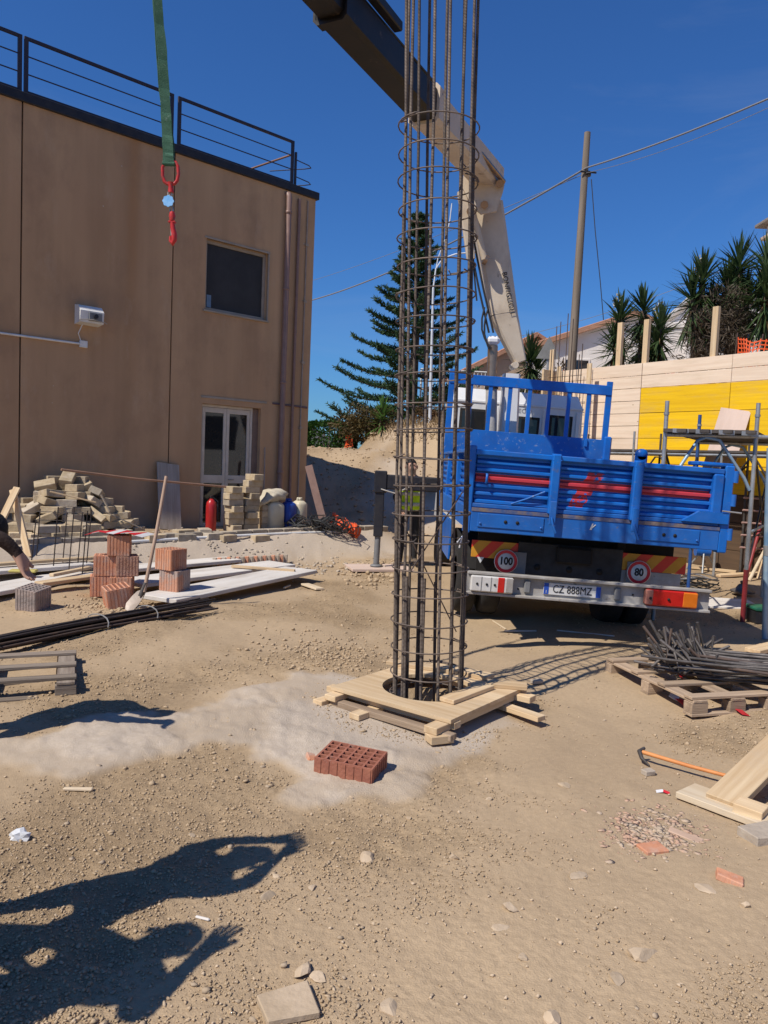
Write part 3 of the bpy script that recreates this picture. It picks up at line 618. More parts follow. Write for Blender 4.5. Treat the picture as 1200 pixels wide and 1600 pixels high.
bush('dry_bush', 'brown weeds on the bank above the worker', 'bush', bpt(680, 660, 24.5), (.8, .5, .4), 1500, lf_dry, .09, 'shrubs on the terrace and bank')
# clipped hedge
hp = at(514, 705, Y=27); t = thing('hedge', 'dense clipped dark green hedge at the end of the sandy slope', 'hedge', (hp.x, hp.y, gz(hp.x, hp.y)-.1))
n = 7000; C = rng.uniform(-1, 1, (n, 3)); ax = rng.integers(0, 3, n); C[np.arange(n), ax] = np.sign(C[np.arange(n), ax])*rng.uniform(.82, 1, n)
C[:, 2] *= np.where(C[:, 2] > 0, 1-.16*np.abs(C[:, 0])**2, 1)
D = C+rng.normal(size=(n, 3))*.7; C = C*np.array([.85, .8, .52])*(1+.1*np.sin(C[:, [1]]*5+C[:, [0]]*4))+np.array([0, 0, .5])
obj('crown', leaf_mesh('crown', C, D, .085, .06, lf_hedge), t)
mb = MB()
for k in range(9): mb.tube([(-.7+k*.17, 0, -.1), (-.7+k*.17, .1*(k % 3), .8)], [.03, .012], 5)
mb.build('stem', trunk_m, t)
# Norfolk island pine
def araucaria(base, H, R0):
    t = thing('norfolk_pine', 'tall tiered dark green Norfolk island pine behind the steel cage', 'conifer tree', base)
    MB().tube([(0, 0, -.3), (.05, 0, H*.5), (0, 0, H)], [.24, .14, .02], 9).build('trunk', trunk_m, t)
    C = []; D = []; br = MB(); z = 1.0; k = 0
    while z < H-.15:
        f = (z-1.0)/(H-1.0); rad = R0*(1-f)**1.12+.14; nb = 6 if f < .8 else 5
        for b_ in range(nb):
            a = 6.283*b_/nb+k*.55+rng.uniform(-.25, .25); rr = rad*rng.uniform(.68, 1.12); P = []
            for q in lin(0, 1, 9): P.append(np.array([math.cos(a)*rr*q, math.sin(a)*rr*q, z+rng.uniform(-.01, .01)-.10*rr*math.sin(q*2.6)+.17*rr*q*q]))
            br.tube(P, [.035*(1-f)+.008]+[.02*(1-f)+.006]*7+[.004], 4, cap=False)
            side = np.array([-math.sin(a), math.cos(a), 0]); fw = np.array([math.cos(a), math.sin(a), 0])
            ns = int(13+26*(1-f))
            for q in lin(.22, 1.0, ns):
                i = min(int(q*8), 7); p0 = P[i]+(P[i+1]-P[i])*(q*8-i)
                for sg in (-1, 1):
                    ln = (.12+.30*(1-f)*math.sin(min(q*1.15, 1)*math.pi*.8+.35))*rng.uniform(.75, 1.15); dd = fw*.75+side*sg*.7+np.array([0, 0, .38]); dd /= np.linalg.norm(dd)
                    for s_ in lin(0, 1, 5):
                        c = p0+dd*ln*s_+np.array([0, 0, .12*ln*s_*s_])
                        for _ in range(2): C.append(c); D.append(dd*1.0+rng.normal(size=3)*.55)
        z += .55*(1-.52*f)*rng.uniform(.8, 1.2); k += 1
    br.build('limbs', trunk_m, t)['kind'] = 'stuff'
    obj('crown', leaf_mesh('crown', C, D, .13*rng.uniform(.7, 1.3, len(C)), .035, lf_pine), t)
pb = at(642, 640, Y=28); araucaria(Vector((pb.x, pb.y, gz(pb.x, pb.y)-.1)), at(634, 332, Y=28).z-gz(pb.x, pb.y)+.1, 3.3)
# dry weeds on the bank
C = []
while len(C) < 2600:
    a, b_ = rng.uniform(545, 890), rng.uniform(19, 27); p = at(a, 640, Y=b_); z = gz(p.x, p.y)
    if z > 2.3 and float(fbm(p.x*.8, p.y*.8, 91, 3)) > -.03: C.append((p.x, p.y, z-.02))
D = rng.normal(size=(len(C), 3))*.5+np.array([0, 0, 1.0])
tag(obj('dry_weeds', leaf_mesh('dry_weeds', C, D, rng.uniform(.12, .38, len(C)), .02, lf_grass, droop=.3)), 'dry weeds and straw on the earth bank', 'weeds', kind='stuff')
P_ = [c for c in ((lambda p: (p.x, p.y, gz(p.x, p.y)))(at(rng.uniform(478, 720), 700, Y=rng.uniform(15.5, 25))) for _ in range(1500))]
tag(obj('bank_clods', pebbles('bank_clods', P_, (.014+.05*rng.random(len(P_))**3), clod_m)), 'clods lying on the slope and the earth bank', 'gravel', kind='stuff')
# distant hill
hb = MB(); pts = []
for i in range(41):
    a = -.35+.75*i/40; h = 8+36*math.exp(-((a+.11)/.045)**2)+6*math.sin(a*40)+10*math.sin(a*13+1); pts.append((a, max(h, 4)))
V_ = []; F_ = []
for i, (a, h) in enumerate(pts):
    for k, (d, q) in enumerate(((880, -14), (960, .55), (1060, 1), (1300, -.2))): V_.append((math.sin(a)*d, math.cos(a)*d, h*q+2 if q > 0 else q*20))
for i in range(40):
    for k in range(3): F_.append((i*4+k, (i+1)*4+k, (i+1)*4+k+1, i*4+k+1))
hill_m = mat('dry_hill', (.115, .095, .095), (.07, .068, .065), .02, .95, 0)
hb.add(V_, F_, smooth=True); tag(hb.build('hills', hill_m), 'distant dry hill beyond the slope', kind='structure')
# ------------------------------------------------------------------ brown building
FR = math.atan2(FD.y, FD.x)
bld = thing('brown_building', 'large brown rendered building in shade with a roof railing and one upper window', 'building', (FC.x, FC.y, FB), FR)
BI = bld.matrix_basis.inverted() if False else (Matrix.Translation((FC.x, FC.y, FB)) @ Matrix.Rotation(FR, 4, 'Z')).inverted()
def fac(px, py, off=0.0):
    q = BI @ on_plane(px, py, FC+FN*off, FN); return q.x, q.z
ZT = fac(488, 306)[1]+.02; ZT = (fac(488, 308)[1]+fac(10, 150)[1])/2
wall_m = mat('brown_render', (.53, .338, .188), (.40, .245, .135), .42, .93, .12, 60, stretch=(1, 1, .35), detail=8, pos=(.35, .68), bdist=.004)
n, l, b = nodes_of(wall_m); src = base_in(wall_m); ob = [q for q in n if q.type == 'TEX_COORD'][0].outputs['Object']
sep = n.new('ShaderNodeSeparateXYZ'); l(ob, sep.inputs[0])
mpn = n.new('ShaderNodeMapping'); mpn.inputs['Scale'].default_value = (3.2, 1, .16); l(ob, mpn.inputs[0])
stn = n.new('ShaderNodeTexNoise'); stn.inputs['Scale'].default_value = 1.0; stn.inputs['Detail'].default_value = 5; l(mpn.outputs[0], stn.inputs['Vector'])
rs = n.new('ShaderNodeValToRGB'); rs.color_ramp.elements[0].position = .35; rs.color_ramp.elements[1].position = .7; rs.color_ramp.elements[0].color = (.93, .93, .92, 1); rs.color_ramp.elements[1].color = (1.1, 1.1, 1.1, 1); l(stn.outputs['Fac'], rs.inputs[0])
mu = n.new('ShaderNodeMix'); mu.data_type = 'RGBA'; mu.blend_type = 'MULTIPLY'; mu.inputs['Factor'].default_value = 1; l(src, mu.inputs['A']); l(rs.outputs[0], mu.inputs['B'])
xs = fac(207, 400)[0]
def mnode(op, a, b_=None):
    q = n.new('ShaderNodeMath'); q.operation = op
    for i, s in enumerate((a, b_)):
        if s is None: continue
        if isinstance(s, (int, float)): q.inputs[i].default_value = s
        else: l(s, q.inputs[i])
    return q.outputs[0]
dx = mnode('DIVIDE', mnode('SUBTRACT', sep.outputs[0], xs), .11); gx = mnode('POWER', 2.718, mnode('MULTIPLY', mnode('MULTIPLY', dx, dx), -1.0))
gzv = n.new('ShaderNodeMapRange'); gzv.inputs[1].default_value = 1.8; gzv.inputs[2].default_value = 5.6; l(sep.outputs[2], gzv.inputs[0])
fs = mnode('MULTIPLY', mnode('MULTIPLY', gx, gzv.outputs[0]), .42)
m2 = n.new('ShaderNodeMix'); m2.data_type = 'RGBA'; l(fs, m2.inputs['Factor']); l(mu.outputs['Result'], m2.inputs['A']); m2.inputs['B'].default_value = (.34, .15, .045, 1)
# white flecks of old fixings
vo = n.new('ShaderNodeTexVoronoi'); vo.inputs['Scale'].default_value = 2.1; l(ob, vo.inputs['Vector'])
sp = mnode('LESS_THAN', vo.outputs['Distance'], .022)
m3 = n.new('ShaderNodeMix'); m3.data_type = 'RGBA'; l(sp, m3.inputs['Factor']); l(m2.outputs['Result'], m3.inputs['A']); m3.inputs['B'].default_value = (.5, .42, .34, 1)
l(m3.outputs['Result'], b.inputs['Base Color'])
overlay(wall_m, (.26, .155, .095), 1.1, .5, .72, .55, stretch=(1, 1, .6)); overlay(wall_m, (.50, .36, .24), 2.3, .56, .74, .5, stretch=(1.3, 1, .5)); overlay(wall_m, (.13, .085, .06), 9, .66, .76, .5, stretch=(2.5, 1, .25))
src = base_in(wall_m); sz_ = n.new('ShaderNodeMapRange'); sz_.inputs[1].default_value = .9; sz_.inputs[2].default_value = .0; l(sep.outputs[2], sz_.inputs[0]); ns_ = n.new('ShaderNodeTexNoise'); ns_.inputs['Scale'].default_value = 5; ns_.inputs['Detail'].default_value = 7; l(ob, ns_.inputs['Vector'])
fz = mnode('MULTIPLY', mnode('MULTIPLY', sz_.outputs[0], ns_.outputs['Fac']), 1.1); m4 = n.new('ShaderNodeMix'); m4.data_type = 'RGBA'; l(fz, m4.inputs['Factor']); l(src, m4.inputs['A']); m4.inputs['B'].default_value = (.44, .34, .25, 1); l(m4.outputs['Result'], b.inputs['Base Color'])
s1 = fac(33, 400)[0]; s2 = fac(268, 500)[0]; TH = .22
wx0, wz1 = fac(323, 372); wx1, wz0 = fac(416, 500); wz0 = fac(323, 484)[1]-.03
dx0, dz1 = fac(316, 630); dx1, _ = fac(408, 640); dz0 = -.12
def wall_piece(x0, x1, z0, z1): return MB().bx(x0, x1, 0, TH, z0, z1)
for a, b_ in ((-16.0, s1-.012), (s1+.012, s2-.012)): wall_piece(a, b_, -.4, ZT).build('wall_panel', wall_m, bld)
# panel with door and window, one continuous sheet with openings
mb = MB(); xs_ = sorted({s2+.012, wx0, wx1, dx0, dx1, 0.0}); zs_ = sorted({-.4, dz1, wz0, wz1, ZT}); occ = {}
for i in range(len(xs_)-1):
    for k in range(len(zs_)-1):
        xm = (xs_[i]+xs_[i+1])/2; zm = (zs_[k]+zs_[k+1])/2
        occ[i, k] = not ((wx0 < xm < wx1 and wz0 < zm < wz1) or (dx0 < xm < dx1 and zm < dz1))
for (i, k), s in occ.items():
    if not s: continue
    x0, x1, z0, z1 = xs_[i], xs_[i+1], zs_[k], zs_[k+1]
    mb.add([(x0, 0, z0), (x1, 0, z0), (x1, 0, z1), (x0, 0, z1)], [(0, 1, 2, 3)]); mb.add([(x0, TH, z0), (x1, TH, z0), (x1, TH, z1), (x0, TH, z1)], [(3, 2, 1, 0)])
    for di, dk, q in ((-1, 0, [(x0, 0, z0), (x0, 0, z1), (x0, TH, z1), (x0, TH, z0)]), (1, 0, [(x1, 0, z0), (x1, TH, z0), (x1, TH, z1), (x1, 0, z1)]), (0, -1, [(x0, 0, z0), (x0, TH, z0), (x1, TH, z0), (x1, 0, z0)]), (0, 1, [(x0, 0, z1), (x1, 0, z1), (x1, TH, z1), (x0, TH, z1)])):
        if not occ.get((i+di, k+dk), False): mb.add(q, [(0, 1, 2, 3)])
mb.build('wall_panel', wall_m, bld)
MB().bx(-16, -.3, TH+.12, 9.0, -.4, ZT-.05).build('building_core', wall_m, bld)
MB().bx(-.22, .0, TH+.002, 9.0, -.4, ZT).build('end_wall', wall_m, bld)
MB().bx(-16.2, .06, -.05, 9.2, ZT-.02, ZT+.12, .008).build('roof_edge', black_m, bld)
# window
w = MB(); yw = .07
w.bx(wx0, wx1, yw, yw+.06, wz0+.03, wz0+.09, .004); w.bx(wx0, wx1, yw, yw+.06, wz1-.06, wz1, .004); w.bx(wx0, wx0+.06, yw+.002, yw+.058, wz0+.08, wz1-.05, .004); w.bx(wx1-.06, wx1, yw+.002, yw+.058, wz0+.08, wz1-.05, .004)
win = w.build('window', alu_d, bld)
MB().bx(wx0+.055, wx1-.055, yw+.03, yw+.04, wz0+.08, wz1-.05).build('pane', screen_d, win)
MB().bx(wx0-.04, wx1+.04, -.035, yw+.03, wz0-.004, wz0+.031, .004).build('sill', alu_d, win)
w = MB(); w.bx(wx0-.035, wx1+.035, -.018, .03, wz1, wz1+.035, .004); w.bx(wx1, wx1+.03, -.018, .03, wz0+.03, wz1-.002, .004); w.build('frame', alu_d, win)
MB().bx(wx0+.08, wx0+.17, yw+.015, yw+.028, wz0+.1, wz0+.32).build('sticker', mat('faded_blue', (.17, .26, .36)), win)
# double door
yd = .09; d0, d1 = dx0+.01, dx1-.13; midx = (d0+d1)/2; w = MB(); zm = fac(360, 748)[1]
DZ0 = dz0+.03
w.bx(d0, d0+.05, yd, yd+.06, DZ0, dz1, .004); w.bx(d1-.05, d1, yd, yd+.06, DZ0, dz1, .004); w.bx(d0+.048, d1-.048, yd+.002, yd+.058, dz1-.05, dz1-.002, .004)
door = w.build('door', alu, bld)
for xa, xb in ((d0+.055, midx-.003), (midx+.003, d1-.055)):
    w = MB(); st = .062; w.bx(xa, xa+st, yd+.004, yd+.052, DZ0+.02, dz1-.055, .004); w.bx(xb-st, xb, yd+.004, yd+.052, DZ0+.02, dz1-.055, .004)
    for z0, z1 in ((DZ0+.02, DZ0+.14), (zm-.09, zm+.06), (dz1-.055-.09, dz1-.055)): w.bx(xa+st-.002, xb-st+.002, yd+.006, yd+.05, z0, z1, .003)
    w.build('leaf', alu, door)
    for z0, z1 in ((DZ0+.135, zm-.085), (zm+.055, dz1-.14)): MB().bx(xa+st-.005, xb-st+.005, yd+.024, yd+.032, z0, z1).build('pane', glass_d, door)
MB().tube([(midx+.05, yd-.03, zm-.02), (midx+.05, yd-.045, zm-.02), (midx+.16, yd-.045, zm-.02)], .012, 6).build('handle', alu_d, door)
w = MB(); w.bx(dx1-.125, dx1, yd, yd+.05, dz0, dz1-.01, .003); w.build('reveal_board', mat('brown_reveal', (.24, .16, .12)), door)
w = MB(); w.bx(dx0-.03, dx1+.12, -.016, .004, dz1+.10, dz1+.14, .003); w.build('lintel_strip', alu_d, door)
# downpipe, thin pipe, conduit
def vpipe(name, px, r, z0, z1, m, off, extra=()):
    x = fac(px, 560)[0]; o = MB().tube([(x, -off, z0), (x, -off, z1)]+[(x+e[0], -off+e[1], z1+e[2]) for e in extra], r, 10).build(name, m, bld); return x, o
x, o = vpipe('downpipe', 440, .055, -.1, ZT-.16, pipe_brown, .075, ((-.0, .02, .05), (0, .09, .07)))
for z in (1.0, 2.75, 4.55, 6.0): MB().lathe([(.058, 0), (.066, .004), (.066, .05), (.058, .054)], 12, Matrix.Translation((x, -.075, z))).build('pipe_joint', pipe_brown, o)
x, o = vpipe('drain_pipe', 458, .03, .1, ZT-.12, pipe_brown, .04)
x, o = vpipe('conduit', 472, .014, .0, ZT-.1, mat('stained_conduit', (.36, .30, .25)), .02)
for z in (1.9, 3.2, 4.4, 5.5): MB().bx(x-.035, x+.035, -.05, -.001, z, z+.05, .004).build('bracket', alu_d, o)
MB().tube([(fac(425, 640)[0], -.02, dz1+.12), (-.05, -.02, dz1+.1)], .018, 6).build('conduit', mat('purple_grey_conduit', (.16, .11, .12)), bld)
xc = fac(412, 700)[0]; MB().tube([(xc+.02, -.012, 0), (xc+.03, -.012, 1.0), (xc+.02, -.012, 1.5)], .012, 5).build('crack_filler', mat('pale_mortar', (.42, .34, .29)), bld)
# joint shadow gaps: thin dark mastic strips deep in the seams
for s in (s1, s2): MB().bx(s-.012, s+.012, .05, .10, -.4, ZT-.01).build('seam_filler', chass, bld)
# railing: one thing per bay
zr0 = ZT+.10; ry = .06
def bay(xa, xb, lab):
    t = thing('roof_railing', lab, 'railing', Vector((FC.x, FC.y, FB))+FD*xa-FN*ry+Vector((0, 0, zr0)), FR, 'dark railing panels along the roof'); L = xb-xa; H = fac(45, 58)[1]-zr0+.02
    for x in (0, L): MB().bx(x-.03, x+.03, -.02, .02, 0, H, .003).build('post', rail_m, t)
    MB().bx(.03, L-.03, -.022, .022, H-.045, H, .003).build('top_rail', rail_m, t)
    MB().bx(.03, L-.03, -.018, .018, .05, .085, .003).build('bottom_rail', rail_m, t)
    for z in (H*.38, H*.68): MB().tube([(.03, 0, z), (L-.03, 0, z)], .010, 6).build('bar', rail_m, t)
    return t, L, H
bay(fac(-240, -40)[0], fac(33, 90)[0], 'dark roof railing panel cut off by the left edge of the view')
bay(fac(43, 90)[0], fac(271, 180)[0], 'dark roof railing panel behind the green sling')
t, L, H = bay(fac(283, 180)[0], fac(460, 240)[0], 'dark roof railing panel nearest the corner of the brown building, with end loops')
mb = MB(); mb.bx(L+.06, L+.10, -.02, .02, 0, H*.78, .003); mb.build('post', rail_m, t)
for z in (H*.62, H*.25): MB().tube([(L+.08, .0, z), (L+.45, .05, z), (L+.55, .12, z), (L+.5, .25, z), (L+.1, .9, z)], .010, 6).build('end_loop', rail_m, t)
MB().tube([(L+.02, .02, H*.72), (L-1.1, 1.4, .05)], .02, 6).build('strut', mat('rust_strut', (.28, .15, .10)), t)
# emergency lamp with its conduit
lx, lz = fac(139, 493, .1); lam = thing('wall_lamp', 'white boxy emergency lamp on the brown wall with a drooping cable', 'wall lamp', Vector((FC.x, FC.y, FB))+FD*lx+FN*.0+Vector((0, 0, lz)), FR)
mb = MB(); W2 = .19
pr = [(-.001, -.15), (-.001, .16), (-.14, .14), (-.24, .05), (-.22, -.13)]
mb.add([(-W2, y, z) for y, z in pr]+[(W2, y, z) for y, z in pr], [(0, 1, 2, 3, 4), (9, 8, 7, 6, 5)]+[(i, i+5, (i+1) % 5+5, (i+1) % 5) for i in range(5)]); mb.build('housing', white_pl, lam)
MB().bx(-.06, .15, -.262, -.225, -.10, .03, .006).build('socket_block', grey_pl, lam)
MB().tube([(.04, -.262, -.03), (.04, -.30, -.03)], .035, 10).build('socket', black_m, lam)
MB().tube([(-W2-.004, -.2, -.11), (-W2-.006, -.26, -.10), (.0, -.268, -.085), (W2+.01, -.25, -.10), (W2+.05, -.24, -.115)], .007, 5).build('wire_loop', wire_m, lam)
jx, jz = fac(129, 538); MB().tube([(-.1, -.1, -.15), (-.15, -.06, -.3), (jx-lx-.03, -.03, jz-lz+.02)], .008, 5).build('cable', white_pl, lam)
MB().bx(jx-lx-.06, jx-lx+.06, -.06, 0, jz-lz-.055, jz-lz+.055, .006).build('junction_box', white_pl, lam)
MB().tube([(jx-lx-.06, -.03, jz-lz), (jx-lx-4.5, -.03, jz-lz)], .018, 8).build('conduit', white_pl, lam)

# ------------------------------------------------------------------ formwork wall
WR = math.atan2(WD.y, WD.x)
fw = thing('formwork_wall', 'tall wall of natural and yellow formwork panels holding the bank', 'formwork wall', (WP.x, WP.y, 0), WR)
TOP = at(1004, 567, Y=WP.y).z
rows = 8; RH = .515; pl = {}; form_shade = mat('formwork_brown_shade', (.115, .07, .04), (.08, .05, .03), 2.2, .8, .1, 25, stretch=(.35, 5, 9))  # brown boards of the lower rows, with the scaffold shade darkened into their colour
def panel(x0, x1, r, m, hf=1.0):
    z1 = TOP-r*RH; L = x1-x0-.010; key = (round(L, 2), m.name, hf)
    if key not in pl: v, f = cbox(L, .03, RH*hf-.009, .003); pl[key] = MB().add(v, f).mesh('panel', m)
    return obj('panel', pl[key], fw, Matrix.Translation(((x0+x1)/2, .015+random.uniform(-.004, .004), z1-RH*hf/2)) @ Matrix.Rotation(random.uniform(-.002, .002), 4, 'Y'))
for r in range(rows):
    for h_ in (0, .5): panel(-2.25, 0, r+h_, form_plain, .5)
    for k in range(4):
        if r == 0:
            for h_ in (0, .5): panel(k*2.0, k*2.0+2.0, r+h_, form_plain, .5)
        else: panel(k*2.0, k*2.0+2.0, r, form_yellow if r < 5 else form_shade)
ppx = [(967, 505, 565), (1008, 500, 565), (1115, 480, 555)]
for a, t_, b_ in ppx:
    q = on_plane(a, b_, WP+WN*-.08, WN); xl = (q-WP).dot(WD); zt = on_plane(a, t_, WP+WN*-.08, WN).z
    board('post', (xl, .08, zt), (xl, .08, .2), .12, .08, wood, fw, up=(0, 1, 0))
for xl in (-2.15, -1.45, .9, 3.3, 4.4, 5.6, 6.8): board('post', (xl, .08, TOP-.03), (xl, .08, .2), .12, .08, wood, fw, up=(0, 1, 0))
MB().bx(-2.31, -2.25, -.55, .45, 0.2, TOP-.02, .004).build('end_shutter', wood, fw)
# starter cage at the left end of the wall
ck = thing('wall_starter_rebars', 'thin rusty starter bars rising at the left end of the formwork wall', 'rebar', Vector((WP.x, WP.y, 0))+WD*-1.72+WN*.42, WR)
for i in range(9):
    x = -.46+.115*i; h = TOP+(1.0 if i in (1, 2, 4, 5) else .35)+random.uniform(-.2, .2); MB().tube([(x, 0, .05), (x+random.uniform(-.02, .02), .03*(i % 2), h)], .010, 6).build('bar', rust_bar, ck)
for z in lin(.4, TOP-.2, 15): MB().tube([(-.48, -.016, z), (.5, -.016, z+random.uniform(-.02, .02))], .006, 5).build('stirrup', rust_bar, ck)
for x in (-.55, -.3, .58): board('plank', (x, .12, .1), (x, .12, TOP+.05+.4*(x < -.4)), .12, .03, wood, ck, up=(0, 1, 0))

# ------------------------------------------------------------------ houses, pole, cables beyond
def house(name, label, c, rz, dims, wallm, roof=None, wins=(), ridge=1.0, gy=False, eave=.3):
    t = thing(name, label, 'house', c, rz, None); X, Y, Z = dims
    if roof == 'gable':
        MB().add([(-X/2, -Y/2, 0), (X/2, -Y/2, 0), (X/2, Y/2, 0), (-X/2, Y/2, 0), (-X/2, -Y/2, Z), (X/2, -Y/2, Z), (X/2, Y/2, Z), (-X/2, Y/2, Z), (0, -Y/2, Z+ridge), (0, Y/2, Z+ridge)], [(0, 1, 5, 8, 4), (2, 3, 7, 9, 6), (1, 2, 6, 5), (3, 0, 4, 7), (4, 8, 9, 7), (5, 6, 9, 8)]).build('wall', wallm, t)
        for sx in (-1, 1):
            s = ridge/(X/2); p0 = Vector((0, 0, Z+ridge+.03)); p1 = Vector((sx*(X/2+eave), 0, Z-eave*s+.03)); board('roof', p0, p1, Y+2*eave, .14, rooftile, t, b=0)
            k = int((Y+2*eave)/.5); rr = MB()
            for q in range(k): rr.tube([p0+Vector((0, -Y/2-eave+.25+q*.5, .08)), p1+Vector((0, -Y/2-eave+.25+q*.5, .08))], .07, 5)
            rr.build('roof_tiles', rooftile, t)['kind'] = 'stuff'
    else:
        MB().bx(-X/2, X/2, -Y/2, Y/2, 0, Z).build('wall', wallm, t)
        MB().bx(-X/2-eave, X/2+eave, -Y/2-eave, Y/2+eave, Z, Z+.18, .02).build('roof', house_w if roof is None else rooftile, t)
    for (x, z, w_, h_) in wins:
        f = MB().bx(x-w_/2-.07, x+w_/2+.07, -Y/2-.05, -Y/2+.05, z-.07, z+h_+.07, .01).build('window', house_w, t)
        MB().bx(x-w_/2, x+w_/2, -Y/2-.056, -Y/2-.03, z, z+h_).build('pane', glass_d, f)
    return t
def hb_(px, Y): p = at(px, 560, Y=Y); return Vector((p.x, p.y, gz(p.x, p.y)-.3))
c = hb_(950, 34); hz_ = at(951, 488, Y=30.5).z-c.z; house('gabled_house', 'white gabled house behind the utility pole', c, 0, (7.2, 7, hz_-1.35), house_w, 'gable', [(-2.2, hz_-3.0, .9, 1.1), (.6, hz_-3.0, .9, 1.1)], 1.3)
c = hb_(1062, 28); z1 = at(1062, 512, Y=25.5).z-c.z; house('white_house', 'low white flat roofed house between the yuccas', c, -.12, (2.9, 5, z1), house_w, None, [(.75, z1-1.0, 1.1, .75)], eave=.06)
c = hb_(1150, 27); z1 = at(1150, 470, Y=24.5).z-c.z; house('terrace_house', 'pale house half hidden behind the tall yuccas', c, -.15, (4.2, 5, z1), house_w, None, [(-.9, z1-1.6, 1.2, .9)], eave=.15)
c = hb_(806, 37); z1 = at(735, 575, Y=34).z-c.z; house('tiled_house', 'beige house with a tiled roof behind the truck cab', c, .12, (5.4, 6, z1), house_b, 'gable', [(-.6, z1-1.7, .9, 1.1), (1.8, z1-1.7, .9, 1.1)], 1.5)
# tower house at right edge
pt = at(1203, 330, Y=27); zb = gz(pt.x, pt.y); tw = thing('tower_house', 'narrow tall white house tower at the right edge above the yuccas', 'house', (pt.x+1.78, pt.y, zb), 0)
zt = pt.z-zb; MB().bx(-1.3, 1.3, -1.3, 1.3, 0, zt-1.75).build('wall', house_w, tw)
for z0, z1, m_, ex in ((zt-1.75, zt-1.62, house_b, .08), (zt-.6, zt-.48, house_b, .10), (zt-.12, zt, wood_grey, .26)): MB().bx(-1.3-ex, 1.3+ex, -1.3-ex, 1.3+ex, z0, z1, .02).build('cornice', m_, tw)
MB().bx(-1.3, 1.3, -1.3, 1.3, zt-1.62, zt-1.05).build('parapet', house_w, tw); MB().bx(-1.25, 1.25, -1.25, 1.25, zt-.48, zt-.12).build('parapet', house_w, tw)
for x in (-1.1, 0, 1.1): MB().bx(x-.14, x+.14, -1.28, -1.0, zt-1.05, zt-.6).build('pillar', house_b, tw)
w = MB().bx(-.5, .5, -1.33, -1.29, zt-3.6, zt-2.3).build('window', house_w, tw); MB().bx(-.42, .42, -1.335, -1.31, zt-3.5, zt-2.4).build('pane', glass_d, w)
# balcony fence by tiled house
pf = at(712, 585, Y=31); ft = thing('balcony_railing', 'thin white balustrade in front of the tiled house', 'railing', (pf.x, pf.y, gz(pf.x, pf.y)-.1), .1); zf = pf.z-gz(pf.x, pf.y)+.25
for z in (zf, zf-.8): MB().tube([(-1.4, 0, z), (1.4, 0, z)], .03, 5).build('rail', ink_w, ft)
for i in range(19): MB().tube([(-1.35+i*.15, 0, zf-.8), (-1.35+i*.15, 0, zf)], .015, 5).build('baluster', ink_w, ft)
for x in (-1.38, 1.38): MB().tube([(x, 0, 0), (x, 0, zf)], .04, 6).build('post', ink_w, ft)
# utility pole
PY = 21.0; p0 = at(893, 575, Y=PY); p1 = at(918, 207, Y=PY); zb = gz(p0.x, p0.y)
pole = thing('utility_pole', 'weathered wooden utility pole leaning slightly above the formwork wall', 'utility pole', (p0.x, p0.y, zb-.2))
axis = p1-p0; pb_ = p0+axis*((zb-.2-p0.z)/axis.z); pole.location = pb_
MB().tube([(0, 0, 0), (p1-pb_)*.5, p1-pb_], [.125, .105, .082], 14).build('pole_shaft', pole_w, pole)
k = at(917, 272, Y=PY)-pb_; MB().lathe([(.095, -.05), (.112, -.05), (.112, .05), (.095, .05)], 12, Matrix.Translation(k)).build('band', black_m, pole)
MB().tube([k+Vector((-.2, -.12, .02)), k+Vector((.22, -.12, 0))], .025, 6).build('bracket', black_m, pole)
def cat_(a, b, sag, n=22): return [a.lerp(b, i/(n-1))-Vector((0, 0, 4*sag*(i/(n-1))*(1-i/(n-1)))) for i in range(n)]
kw = at(917, 262, Y=PY-.15)
tag(MB().tube(cat_(kw, at(1330, 95, Y=15), .12), .021, 6).build('overhead_cable', cable_m), 'thick grey overhead cable from the utility pole to the upper right', 'cable')
tag(MB().tube(cat_(kw, at(440, 480, Y=41), .55), .028, 6).build('overhead_cable', cable_m), 'thick grey overhead cable from the utility pole down to the brown building', 'cable')
kk = at(917, 270, Y=PY-.15)
tag(MB().tube(cat_(kk, at(1330, 104, Y=15.0), .22), .007, 5).build('thin_wire', cable_m), 'thin wire hanging just under the right overhead cable', 'wire')
tag(MB().tube(cat_(kk, at(440, 452, Y=46), .25), .010, 5).build('thin_wire', cable_m), 'thin wire above the overhead cable towards the brown building', 'wire')
tag(MB().tube([at(924, 280, Y=PY-.2), at(930, 360, Y=PY-.35), at(938, 440, Y=PY-.5), at(943, 500, Y=PY-.6)], .012, 5).build('drop_cable', cable_d), 'dark drop cable hanging from the utility pole beside its shaft', 'cable')
tag(MB().tube(cat_(at(1230, 378, Y=25), at(800, 528, Y=30), .3), .009, 5).build('thin_wire', cable_m), 'thin slack wire from the tower house past the yuccas', 'wire')
# street lamp near conifer
pl_ = at(672, 650, Y=24.0); zb = gz(pl_.x, pl_.y); sl = thing('street_lamp', 'slim white street lamp with two curved arms beside the conifer', 'street lamp', (pl_.x, pl_.y, zb-.1))
def rel(px, py, Y=24.0): return at(px, py, Y=Y)-Vector((pl_.x, pl_.y, zb-.1))
MB().tube([(0, 0, 0), rel(674, 560), rel(677, 450)], [.05, .042, .035], 8).build('pole_shaft', lamp_wm, sl)
MB().tube([rel(677, 452), rel(681, 420), rel(692, 404), rel(712, 397), rel(738, 394)], .024, 7).build('arm', lamp_wm, sl)
MB().tube([rel(676, 452), rel(684, 405), rel(697, 370), rel(703, 345), rel(706, 318)], .018, 7).build('arm', lamp_wm, sl)
q = rel(748, 394); MB().box(q, (.42, .16, .07), .03).build('lamp_head', lamp_wm, sl)
